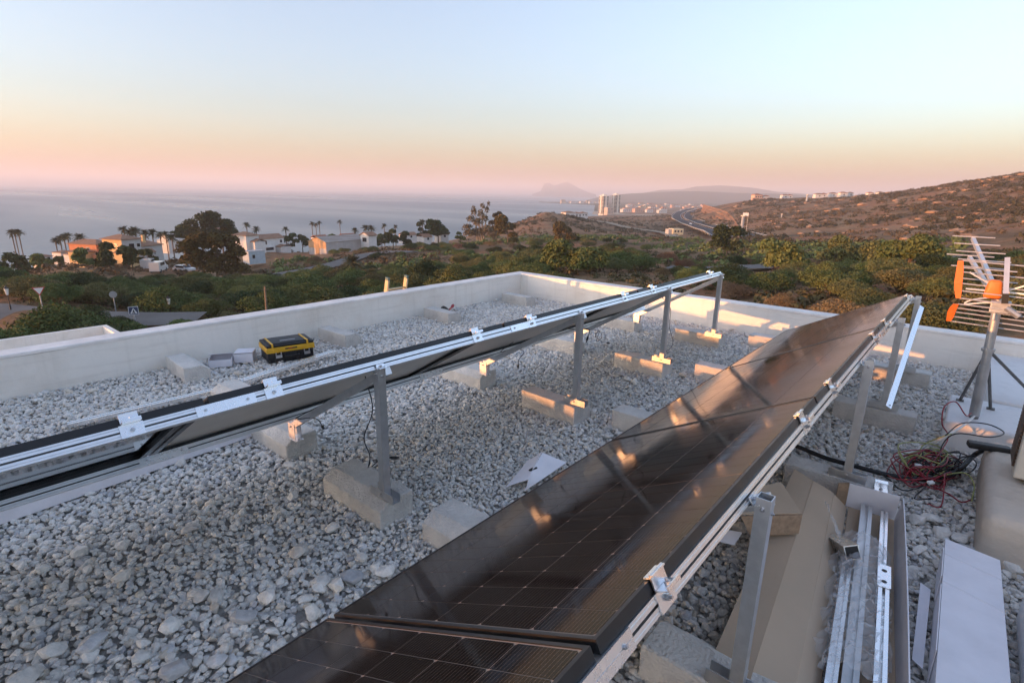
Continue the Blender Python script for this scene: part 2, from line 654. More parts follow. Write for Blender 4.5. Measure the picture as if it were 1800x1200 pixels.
# ------------------------------------------------------------------ the house and its flat roof
def plaster(name, col, stain, bump=0.25):
    mt = mat(name, col, 0.85, col2=stain, scale=1.3, bump=bump, bscale=22, spec=0.2, ramp=(0.50, 0.80), detail=9)
    n, l = mt.node_tree.nodes, mt.node_tree.links
    b = n['Principled BSDF']
    # faint horizontal trowel and board marks
    old = b.inputs['Base Color'].links[0].from_socket
    tc = n['Texture Coordinate']
    mp = n.new('ShaderNodeMapping')
    mp.inputs['Scale'].default_value = (0.6, 0.6, 9.0)
    l.new(tc.outputs['Object'], mp.inputs[0])
    z = n.new('ShaderNodeTexNoise')
    z.inputs['Scale'].default_value = 2.5
    z.inputs['Detail'].default_value = 7
    l.new(mp.outputs[0], z.inputs['Vector'])
    mr = n.new('ShaderNodeMapRange')
    mr.inputs['From Min'].default_value, mr.inputs['From Max'].default_value = 0.52, 0.75
    mr.inputs['To Max'].default_value = 0.20
    l.new(z.outputs[0], mr.inputs[0])
    mx = n.new('ShaderNodeMix')
    mx.data_type = 'RGBA'
    mx.inputs[7].default_value = (*[c * 0.62 for c in stain], 1)
    l.new(mr.outputs[0], mx.inputs[0])
    l.new(old, mx.inputs[6])
    # rain streaks running down from the coping, grime splashed up from the gravel
    m2 = n.new('ShaderNodeMapping')
    m2.inputs['Scale'].default_value = (7.0, 7.0, 0.35)
    l.new(tc.outputs['Object'], m2.inputs[0])
    z2 = n.new('ShaderNodeTexNoise')
    z2.inputs['Scale'].default_value = 1.6
    z2.inputs['Detail'].default_value = 8
    l.new(m2.outputs[0], z2.inputs['Vector'])
    r2 = n.new('ShaderNodeMapRange')
    r2.inputs['From Min'].default_value, r2.inputs['From Max'].default_value = 0.54, 0.72
    r2.inputs['To Max'].default_value = 0.16
    l.new(z2.outputs[0], r2.inputs[0])
    x2 = n.new('ShaderNodeMix')
    x2.data_type = 'RGBA'
    x2.inputs[7].default_value = (*[c * 0.60 for c in stain], 1)
    l.new(r2.outputs[0], x2.inputs[0])
    l.new(mx.outputs[2], x2.inputs[6])
    l.new(x2.outputs[2], b.inputs['Base Color'])
    return mt


M_PARAPET = plaster('parapet_plaster', (0.88, 0.835, 0.765), (0.74, 0.67, 0.58))
M_COPING = mat('coping_paint', (0.84, 0.79, 0.74), 0.7, var=0.10, scale=5, bump=0.15, bscale=60)
M_HOUSE = plaster('house_render', (0.78, 0.75, 0.70), (0.64, 0.60, 0.54))
M_SLAB = mat('lightened_roof_slab', (0.40, 0.38, 0.35), 0.95, var=0.2, scale=60, bump=0.6, bscale=120)  # slab colour made paler to brighten the shaded gaps between pebbles
M_WHITE_SLAB = plaster('white_screed', (0.78, 0.77, 0.76), (0.66, 0.64, 0.61))
M_PLINTH = plaster('beige_plaster', (0.60, 0.52, 0.43), (0.42, 0.35, 0.28), 0.4)

LW = (Vector((-6.065, -4.0)), Vector((-6.215, 7.60)))     # inner foot of the left parapet
BW = (Vector((-6.215, 7.60)), Vector((5.2, 7.585)))       # inner foot of the far parapet
WALL_H = 0.388

house = empty('house', (0, 0, -6.5), label='white house whose flat gravel roof carries the solar panels', cat='house')
MB().box(-6.35, 5.3, -4.0, 7.72, -6.9, -0.32).build('wall', M_HOUSE, house)
roof = MB().box(-6.30, 5.25, -3.98, 7.70, -0.31, -0.021).build('roof_slab', M_SLAB)
tag(roof, kind='structure')


def parapet(a, b_, side, label, seg, WALL_H=WALL_H):
    """a low wall whose inner foot runs from a to b; side = outward normal"""
    w = empty('parapet', (a.x, a.y, -0.05), label=label, cat='wall')
    n = len(seg)
    rnd = random.Random(7)
    d = (b_ - a)
    vs, fs = [], []
    k = 60
    for i in range(k + 1):
        p = a + d * (i / k)
        wob = (rnd.random() - 0.5) * 0.004
        vs += [(p.x, p.y, -0.05), (p.x + side.x * wob, p.y + side.y * wob, WALL_H - 0.03 + wob),
               (p.x + side.x * 0.2, p.y + side.y * 0.2, WALL_H - 0.03), (p.x + side.x * 0.2, p.y + side.y * 0.2, -0.4)]
    for i in range(k):
        for j in range(3):
            fs.append((i * 4 + j, i * 4 + j + 1, (i + 1) * 4 + j + 1, (i + 1) * 4 + j))
    fs += [(0, 3, 2, 1), (k * 4, k * 4 + 1, k * 4 + 2, k * 4 + 3)]
    meshobj('wall', vs, fs, M_PARAPET, w)
    vs, fs = [], []
    for i in range(k + 1):
        p = a + d * (i / k)
        e = -0.006 + (rnd.random() - 0.5) * 0.004
        t = WALL_H + (rnd.random() - 0.5) * 0.003
        vs += [(p.x + side.x * e, p.y + side.y * e, WALL_H - 0.028), (p.x + side.x * e, p.y + side.y * e, t - 0.006),
               (p.x + side.x * (e + 0.012), p.y + side.y * (e + 0.012), t), (p.x + side.x * 0.20, p.y + side.y * 0.20, t),
               (p.x + side.x * 0.206, p.y + side.y * 0.206, WALL_H - 0.028)]
    for i in range(k):
        for j in range(4):
            fs.append((i * 5 + j, i * 5 + j + 1, (i + 1) * 5 + j + 1, (i + 1) * 5 + j))
    fs += [(0, 4, 3, 2, 1), (k * 5, k * 5 + 1, k * 5 + 2, k * 5 + 3, k * 5 + 4)]
    meshobj('coping', vs, fs, M_COPING, w)
    return w


parapet(LW[0], LW[1] + Vector((0, 0.205)), Vector((-1, -0.013)), 'white plastered parapet along the seaward edge of the gravel roof', [0])
parapet(BW[0] + Vector((0.002, 0)), BW[1], Vector((0, 1)), 'white parapet across the far end of the roof, partly sunlit', [0])

parapet(Vector((5.25, -4.0)), Vector((5.2, 7.58)), Vector((1, 0)), 'parapet along the inland edge of the roof, right of the view', [0])
parapet(Vector((-6.06, -4.0)), Vector((5.24, -4.0)), Vector((0, -1)), 'parapet closing the near end of the roof behind the viewer', [0], 0.56)  # added out of view, built higher to keep low sun off the roof

# ---- lower roof of the next wing, seen over the left parapet
def lower_roof():
    c = gp(180, 573, -4.2)                        # inner far corner of its coping
    yv = Vector((0, 1, 0))
    xw = 9.0
    base = Vector((c.x, c.y, -9.5))
    w = empty('neighbouring_building', base, label='lower white building with gravel roof and parapet beyond the left wall', cat='building')
    x0, x1, y0, y1 = c.x, c.x + xw, c.y - 26, c.y
    MB().box(x0 - 0.2, x1, y0, y1 + 0.2, -13.0, -4.72).build('wall', M_HOUSE, w)
    MB().box(x0 - 0.2, x0, y0, y1 + 0.2, -4.715, -4.2).build('parapet', M_PARAPET, w)
    MB().box(x0 + 0.003, x1, y1, y1 + 0.2, -4.715, -4.2).build('parapet', M_PARAPET, w)
    return w, (x0, x1, y0, y1)


LOWER, LOWER_BOX = lower_roof()

# ------------------------------------------------------------------ gravel
def stone_meshes(n=9, seed=4):
    rnd = random.Random(seed)
    out = []
    for k in range(n):
        bm = bmesh.new()
        for i in range(18):
            v = Vector((rnd.gauss(0, 1), rnd.gauss(0, 1), rnd.gauss(0, 1))).normalized()
            v = Vector((v.x * rnd.uniform(0.85, 1.1), v.y * rnd.uniform(0.7, 0.95), v.z * rnd.uniform(0.5, 0.75)))
            bm.verts.new(v)
        r_ = bmesh.ops.convex_hull(bm, input=bm.verts)
        bmesh.ops.delete(bm, geom=[g for g in r_['geom_interior'] if isinstance(g, bmesh.types.BMVert)], context='VERTS')
        bmesh.ops.bevel(bm, geom=bm.edges[:], offset=0.13, segments=2, profile=0.6, affect='EDGES', clamp_overlap=True)
        bmesh.ops.triangulate(bm, faces=bm.faces[:])
        me = bpy.data.meshes.new('stone')
        bm.to_mesh(me)
        bm.free()
        me.polygons.foreach_set('use_smooth', [True] * len(me.polygons))
        out.append(me)
    return out


def stone_material(name, ramp_cols):
    mt = bpy.data.materials.new(name)
    mt.use_nodes = True
    n, l = mt.node_tree.nodes, mt.node_tree.links
    b = n['Principled BSDF']
    b.inputs['Roughness'].default_value = 0.8
    b.inputs['Specular IOR Level'].default_value = 0.25
    oi = n.new('ShaderNodeObjectInfo')
    wn_ = n.new('ShaderNodeTexWhiteNoise')
    wn_.noise_dimensions = '1D'
    ml = n.new('ShaderNodeMath')
    ml.operation = 'MULTIPLY'
    ml.inputs[1].default_value = 917.3
    l.new(oi.outputs['Random'], ml.inputs[0])
    l.new(ml.outputs[0], wn_.inputs['W'])
    rp = n.new('ShaderNodeValToRGB')
    el = rp.color_ramp.elements
    while len(el) < len(ramp_cols):
        el.new(0.5)
    for e, (p, c) in zip(el, ramp_cols):
        e.position = p
        e.color = (*c, 1)
    l.new(wn_.outputs['Value'], rp.inputs[0])
    tc = n.new('ShaderNodeTexCoord')
    z = n.new('ShaderNodeTexNoise')
    z.noise_dimensions = '4D'
    z.inputs['Scale'].default_value = 1.6
    z.inputs['Detail'].default_value = 7
    z.inputs['Roughness'].default_value = 0.65
    l.new(tc.outputs['Object'], z.inputs['Vector'])
    l.new(ml.outputs[0], z.inputs['W'])
    mr = n.new('ShaderNodeMapRange')
    mr.inputs['From Min'].default_value, mr.inputs['From Max'].default_value = 0.3, 0.7
    mr.inputs['To Min'].default_value, mr.inputs['To Max'].default_value = 0.72, 1.12
    l.new(z.outputs[0], mr.inputs[0])
    mx = n.new('ShaderNodeVectorMath')
    mx.operation = 'SCALE'
    l.new(rp.outputs[0], mx.inputs[0])
    l.new(mr.outputs[0], mx.inputs['Scale'])
    l.new(mx.outputs[0], b.inputs['Base Color'])
    bp = n.new('ShaderNodeBump')
    bp.inputs['Strength'].default_value = 0.35
    bp.inputs['Distance'].default_value = 0.15
    l.new(z.outputs[0], bp.inputs['Height'])
    l.new(bp.outputs[0], b.inputs['Normal'])
    return mt


M_STONE = stone_material('limestone_pebble', [(0.0, (0.46, 0.46, 0.47)), (0.08, (0.72, 0.69, 0.64)), (0.45, (0.88, 0.845, 0.78)), (0.70, (0.91, 0.875, 0.81)),
                                              (0.82, (0.72, 0.63, 0.51)), (0.90, (0.60, 0.60, 0.61)), (1.0, (0.86, 0.84, 0.81))])
STONES = stone_meshes()
for me in STONES:
    me.materials.append(M_STONE)


def scatter_group():
    ng = bpy.data.node_groups.new('pebble_scatter', 'GeometryNodeTree')
    ng.interface.new_socket('Geometry', in_out='INPUT', socket_type='NodeSocketGeometry')
    ng.interface.new_socket('Geometry', in_out='OUTPUT', socket_type='NodeSocketGeometry')
    n, l = ng.nodes, ng.links
    gi, go = n.new('NodeGroupInput'), n.new('NodeGroupOutput')
    pc = bpy.data.collections.new('pebble_shapes')        # shapes only, not part of the scene
    for i, me in enumerate(STONES):
        pc.objects.link(bpy.data.objects.new('pebble_shape', me))
    ci = n.new('GeometryNodeCollectionInfo')
    ci.inputs['Collection'].default_value = pc
    ci.inputs['Separate Children'].default_value = True
    ci.inputs['Reset Children'].default_value = True
    ip = n.new('GeometryNodeInstanceOnPoints')
    ip.inputs['Pick Instance'].default_value = True

    def attr(name, ty):
        a = n.new('GeometryNodeInputNamedAttribute')
        a.data_type = ty
        a.inputs[0].default_value = name
        return a.outputs[0]
    l.new(gi.outputs[0], ip.inputs['Points'])
    l.new(ci.outputs[0], ip.inputs['Instance'])
    l.new(attr('pick', 'INT'), ip.inputs['Instance Index'])
    l.new(attr('turn', 'FLOAT_VECTOR'), ip.inputs['Rotation'])
    l.new(attr('size', 'FLOAT_VECTOR'), ip.inputs['Scale'])
    l.new(ip.outputs[0], go.inputs[0])
    return ng


SCATTER = scatter_group()


def gravel(name, pos, size, rng, label):
    n = len(pos)
    me = bpy.data.meshes.new(name)
    me.from_pydata(pos.tolist(), [], [])
    a = me.attributes.new('pick', 'INT', 'POINT')
    a.data.foreach_set('value', rng.integers(0, len(STONES), n).astype(np.int32))
    turn = np.stack([rng.normal(0, 0.35, n), rng.normal(0, 0.35, n), rng.uniform(0, 6.283, n)], 1).astype(np.float32)
    a = me.attributes.new('turn', 'FLOAT_VECTOR', 'POINT')
    a.data.foreach_set('vector', turn.ravel())
    s3 = (size[:, None] * rng.uniform(0.85, 1.2, (n, 3))).astype(np.float32)
    a = me.attributes.new('size', 'FLOAT_VECTOR', 'POINT')
    a.data.foreach_set('vector', s3.ravel())
    me.materials.append(M_STONE)
    o = bpy.data.objects.new(name, me)
    COL.objects.link(o)
    md = o.modifiers.new('scatter', 'NODES')
    md.node_group = SCATTER
    tag(o, label, 'gravel', kind='stuff')
    return o


def gravel_points(x0, x1, y0, y1, coarse, rng, z0=0.0, keep=None):
    """pebbles packed in two sizes; coarse(x, y) in 0..1 says where the larger ones lie"""
    P, S = [], []
    for sp, rad, big in ((0.0235, 0.0136, 0), (0.0325, 0.0190, 1), (0.055, 0.0255, 2), (0.031, 0.0150, 3)):
        gx, gy = np.meshgrid(np.arange(x0, x1, sp), np.arange(y0, y1, sp * 0.9))
        gx, gy = gx.ravel(), gy.ravel()
        gx = gx + rng.uniform(-0.5, 0.5, len(gx)) * sp
        gy = gy + rng.uniform(-0.5, 0.5, len(gy)) * sp
        c = coarse(gx, gy)
        u = rng.random(len(gx))
        if big == 0:
            m_ = u > c
            dz = -0.4
        elif big == 1:
            m_ = u < c
            dz = -0.35
        elif big == 2:
            m_ = u < c * 0.28
            dz = 0.1
        else:
            m_ = u < 0.45
            dz = 0.30
        if keep is not None:
            m_ &= keep(gx, gy)
        gx, gy = gx[m_], gy[m_]
        r_ = rad * np.exp(rng.normal(0, 0.24, len(gx)))
        P.append(np.stack([gx, gy, z0 - 0.004 + r_ * dz + rng.normal(0, 0.004, len(gx))], 1))
        S.append(r_)
    return np.concatenate(P), np.concatenate(S)


def coarse_roof(x, y):
    d = np.maximum(np.maximum(-3.15 - x, x + 1.75), np.maximum(1.15 - y, y - 6.6))
    nz = fbm(x * 0.9, y * 0.9, 21)
    return np.clip(0.30 + d * 0.9 + (nz - 0.5) * 1.1, 0.04, 0.97)


rng = np.random.default_rng(5)
_inner = lambda y: -6.065 - (y + 4.0) * 0.01293
P_, S_ = gravel_points(-6.2, 2.6, -1.2, 7.585, coarse_roof, rng, 0.0,
                       lambda x, y: (x > _inner(y) + 0.012) & (y < 7.575) & ~((x > 0.5) & (y < 2.2)) & ~((x > -0.3) & (y < 0.6)))
gravel('gravel', P_, S_, rng, 'grey and white pebbles covering the flat roof')
P_, S_ = gravel_points(LOWER_BOX[0] + 0.03, LOWER_BOX[1], LOWER_BOX[3] - 14, LOWER_BOX[3] - 0.03, lambda x, y: 0.9 + 0 * x, rng, -4.70)
m_ = (rng.random(len(P_)) < 0.6)
gravel('gravel', P_[m_], S_[m_] * 1.5, rng, 'grey pebbles on the lower roof beyond the left parapet')

# single larger stones lying on top of the gravel
_rs = random.Random(11)
_spots = [(430, 1080), (295, 1100), (62, 1090), (165, 1130), (40, 1180), (585, 920), (555, 1030), (655, 1000), (640, 975), (585, 1030), (680, 1005), (560, 1025),
          (540, 1070), (245, 1150), (380, 1160), (450, 1175), (90, 1140), (310, 1180), (140, 960), (330, 930), (215, 1010), (1105, 662), (1115, 672), (1092, 660),
          (1640, 910), (1610, 905), (1660, 935), (1625, 960), (1690, 950), (1780, 990), (1700, 965), (1650, 985), (620, 1010), (520, 965), (470, 1040), (360, 1040),
          (1145, 664), (1200, 660), (250, 720), (70, 720), (160, 690), (420, 650), (440, 655), (560, 640)]
for k, (px, py) in enumerate(_spots):
    p = gp(px + _rs.uniform(-6, 6), py + _rs.uniform(-6, 6), 0.03)
    o = bpy.data.objects.new('stone', STONES[k % len(STONES)])
    COL.objects.link(o)
    s = _rs.uniform(0.040, 0.062) if py > 850 else _rs.uniform(0.035, 0.05)
    o.location = (p.x, p.y, 0.012 + s * 0.2)
    o.scale = (s * _rs.uniform(0.9, 1.15), s * _rs.uniform(0.85, 1.1), s * _rs.uniform(0.8, 1.0))
    o.rotation_euler = (_rs.uniform(-0.3, 0.3), _rs.uniform(-0.3, 0.3), _rs.uniform(0, 6.28))
    reg = ('at the lower left corner of the picture' if px < 200 and py > 900 else 'left of the nearest left block' if px < 470 and py > 900 else 'by the near low edge of the right row' if px < 700 and py > 900
           else 'before the sunlit third block' if 1000 < px < 1300 else 'between the open carton and the plinths' if px > 1500 else 'behind the left row, by the toolbox' if px > 400 else 'behind the left row, by the parapet foot')
    tag(o, '%s stone lying on the gravel %s' % (('large pale', 'angular grey', 'flat pale')[k % 3], reg), 'stone', 'large stones on the gravel')

# ---- raised white screed under the mast, rounded plinths at the right
def rounded_block(name, x0, x1, y0, y1, z0, z1, r_, mt, label, cat, seed=1):
    bm = bmesh.new()
    bmesh.ops.create_cube(bm, size=1.0)
    for v in bm.verts:
        v.co = ((x0 + x1) / 2 + v.co.x * (x1 - x0), (y0 + y1) / 2 + v.co.y * (y1 - y0), (z0 + z1) / 2 + v.co.z * (z1 - z0))
    bmesh.ops.bevel(bm, geom=bm.edges[:], offset=r_, segments=4, profile=0.5, affect='EDGES')
    bmesh.ops.subdivide_edges(bm, edges=[e for e in bm.edges if e.calc_length() > 0.15], cuts=4, use_grid_fill=True)
    rnd = random.Random(seed)
    for v in bm.verts:
        v.co += Vector((rnd.uniform(-1, 1), rnd.uniform(-1, 1), rnd.uniform(-1, 1))) * 0.003
    mb = MB()
    mb.frombm(bm)
    o = mb.build(name, mt, smooth=True)
    if label:
        tag(o, label, cat)
    return o


sl = empty('mast_plinth', (0.6, 6.2, 0), label='low white screeded step under the antenna mast in the far right corner', cat='plinth')
for b_ in ((0.035, 1.9, 4.98, 5.72, -0.03, 0.215), (0.27, 1.9, 5.722, 7.58, -0.03, 0.235)):
    o = rounded_block('step', *b_, 0.02, M_WHITE_SLAB, None, None)
    o.parent = sl
    o.data.transform(Matrix.Translation(-Vector(sl.location)))
rounded_block('plinth', 0.265, 1.75, 3.42, 4.62, -0.04, 0.27, 0.055, M_PLINTH, 'beige plastered plinth with rounded edges under the outdoor air unit', 'plinth', 2)
rounded_block('plinth', 0.415, 1.75, 1.9, 3.02, -0.04, 0.24, 0.09, M_WHITE_SLAB, 'pale rounded plinth cut by the lower right corner of the picture', 'plinth', 3)
# ------------------------------------------------------------------ solar arrays
def alu(name, col=(0.82, 0.83, 0.84), rough=0.34, var=0.03, stretch=(3, 3, 3)):
    return mat(name, col, rough, 1.0, var=var, scale=9, stretch=stretch, rvar=0.03, detail=3)


M_ALU = alu('rail_aluminium')
M_ALU2 = alu('post_aluminium', (0.64, 0.65, 0.66), 0.45, 0.06)
M_ALU3 = alu('bright_aluminium', (0.88, 0.89, 0.90), 0.28, 0.02)
M_STEEL = mat('stainless_bolt', (0.55, 0.55, 0.56), 0.3, 1.0, var=0.1, scale=40)
M_FRAME = mat('black_anodised_frame', (0.012, 0.012, 0.013), 0.38, 0.0, var=0.2, scale=14, rvar=0.08)
M_BACK = mat('grey_backsheet', (0.74, 0.71, 0.67), 0.55, 0.0, var=0.05, scale=2.5, bump=0.04, bscale=9)
M_RUBBER = mat('black_cable', (0.010, 0.010, 0.011), 0.5, 0.0, var=0.2, scale=30)
M_SLOT = mat('rail_slot', (0.10, 0.10, 0.105), 0.6, 0.6)
M_BOX_BLACK = mat('black_plastic', (0.012, 0.012, 0.012), 0.45)


def cell_material():
    """dark silicon behind glass with fine silver bus bars along the panel"""
    mt = bpy.data.materials.new('solar_cell')
    mt.use_nodes = True
    n, l = mt.node_tree.nodes, mt.node_tree.links
    b = n['Principled BSDF']
    tc = n.new('ShaderNodeTexCoord')
    sp = n.new('ShaderNodeSeparateXYZ')
    l.new(tc.outputs['Object'], sp.inputs[0])

    def math_(op, a, b_=None):
        m_ = n.new('ShaderNodeMath')
        m_.operation = op
        for k, s in ((0, a), (1, b_)):
            if s is None:
                continue
            if isinstance(s, (int, float)):
                m_.inputs[k].default_value = s
            else:
                l.new(s, m_.inputs[k])
        return m_.outputs[0]
    d = math_('ABSOLUTE', math_('SUBTRACT', math_('FRACT', math_('DIVIDE', sp.outputs[0], 0.0114)), 0.5))
    line = math_('LESS_THAN', d, 0.055)
    pad = math_('MULTIPLY', math_('LESS_THAN', d, 0.11), math_('LESS_THAN', math_('ABSOLUTE', math_('SUBTRACT', math_('FRACT', math_('DIVIDE', sp.outputs[1], 0.0145)), 0.5)), 0.10))
    fac = math_('MAXIMUM', line, pad)
    oi = n.new('ShaderNodeObjectInfo')
    rp = n.new('ShaderNodeValToRGB')
    rp.color_ramp.elements[0].color = (0.0050, 0.0042, 0.0040, 1)
    rp.color_ramp.elements[1].color = (0.0080, 0.0066, 0.0060, 1)
    l.new(oi.outputs['Random'], rp.inputs[0])
    mx = n.new('ShaderNodeMix')
    mx.data_type = 'RGBA'
    l.new(fac, mx.inputs[0])
    l.new(rp.outputs[0], mx.inputs[6])
    mx.inputs[7].default_value = (0.055, 0.044, 0.037, 1)
    l.new(mx.outputs[2], b.inputs['Base Color'])
    b.inputs['Roughness'].default_value = 0.10
    b.inputs['Specular IOR Level'].default_value = 0.15
    b.inputs['Specular Tint'].default_value = (1.0, 0.86, 0.74, 1)
    # dust film: patches a little less glossy
    z = n.new('ShaderNodeTexNoise')
    z.inputs['Scale'].default_value = 3.0
    z.inputs['Detail'].default_value = 5
    geo = n.new('ShaderNodeNewGeometry')
    l.new(geo.outputs['Position'], z.inputs['Vector'])
    mr = n.new('ShaderNodeMapRange')
    mr.inputs['From Min'].default_value, mr.inputs['From Max'].default_value = 0.35, 0.7
    mr.inputs['To Min'].default_value, mr.inputs['To Max'].default_value = 0.045, 0.12
    l.new(z.outputs[0], mr.inputs[0])
    l.new(mr.outputs[0], b.inputs['Roughness'])
    return mt


M_CELL = cell_material()
M_LAM = mat('laminate_gap', (0.24, 0.20, 0.17), 0.08, 0.0, spec=0.15)
M_BACKGLASS = mat('dark_back_glass', (0.012, 0.012, 0.014), 0.06, 0.0, spec=0.6)

PW, PL, PT = 1.134, 1.820, 0.031            # panel across the slope, along the row, frame depth


def slope_matrix(xl, zl, tilt):
    c, s = math.cos(tilt), math.sin(tilt)
    return Matrix(((c, 0, -s, xl), (0, 1, 0, 0), (s, 0, c, zl), (0, 0, 0, 1)))


_cell_mesh = None


def cell_mesh():
    global _cell_mesh
    if _cell_mesh is None:
        a, b_ = 0.0907, 0.0435
        c = 0.006
        ring = [(-a + c, -b_), (a - c, -b_), (a, -b_ + c), (a, b_), (-a, b_), (-a, -b_ + c)]
        vs = [(x, y, 0.0006) for x, y in ring] + [(x, y, 0.0) for x, y in ring]
        fs = [tuple(range(6))] + [(i, 6 + i, 6 + (i + 1) % 6, (i + 1) % 6) for i in range(6)]
        _cell_mesh = bpy.data.meshes.new('cell')
        _cell_mesh.from_pydata(vs, [], fs)
        _cell_mesh.materials.append(M_CELL)
        _cell_mesh.update()
    return _cell_mesh


def hexbolt(parent, p, axis, r_=0.008, h=0.008):
    """hexagon head with the thread end standing out of it, one object"""
    axis = Vector(axis).normalized()
    p = Vector(p)
    mb = MB()
    mb.tube([p, p + axis * h, p + axis * h * 1.02, p + axis * h * 1.9], [r_, r_, r_ * 0.5, r_ * 0.5], 6)
    return mb.build('bolt', M_STEEL, parent)


def rail_profile(w, h, slot_side):
    """outline in (s, n) of an extruded rail with a slot and two shallow lips in its outer face"""
    g, dp = 0.0036, 0.012
    pts = [(0, 0), (w, 0), (w, h * 0.16), (w - 0.002, h * 0.19), (w, h * 0.22), (w, h / 2 - g), (w - dp, h / 2 - g), (w - dp, h / 2 + g), (w, h / 2 + g),
           (w, h * 0.80), (w - 0.002, h * 0.83), (w, h * 0.86), (w, h), (0, h)]
    return pts


def sweep_y(mb, prof, y0, y1, M):
    n = len(prof)
    vs = [M @ Vector((a, y0, b_)) for a, b_ in prof] + [M @ Vector((a, y1, b_)) for a, b_ in prof]
    fs = [(i, n + i, n + (i + 1) % n, (i + 1) % n) for i in range(n)]
    fs += [tuple(range(n)), tuple(reversed(range(n, 2 * n)))]
    return mb.add(vs, fs)


def clamp(mb, y, M, w):
    """end clamp: a folded plate bolted to the rail that hooks over the frame"""
    a, b_ = y - 0.031, y + 0.031
    mb.box(w + 0.0055, w + 0.0095, a - 0.008, b_ + 0.008, -PT - 0.047, -PT + 0.002, M)       # plate on the rail face
    mb.box(w + 0.0055, w + 0.044, a, b_, -PT + 0.0025, -PT + 0.0065, M)                      # ledge
    mb.box(w + 0.040, w + 0.044, a, b_, -PT + 0.0070, -PT + 0.016, M)                        # lip
    mb.box(w + 0.004, w + 0.008, a, b_, -PT + 0.0070, 0.013, M)                              # fin
    mb.box(w - 0.013, w + 0.0035, a, b_, 0.0030, 0.0065, M)                                  # hook over the glass edge
    mb.box(w + 0.0085, w + 0.0145, a, b_, 0.0075, 0.0115, M)
    return mb


def clamp_bolts(parent, y, M, w):
    nx = (M.to_3x3() @ Vector((0, 0, 1)))
    sx = (M.to_3x3() @ Vector((1, 0, 0)))
    hexbolt(parent, M @ Vector((w + 0.026, y, -PT + 0.007)), nx, 0.0085)
    hexbolt(parent, M @ Vector((w + 0.010, y, -PT - 0.024)), sx, 0.0085)


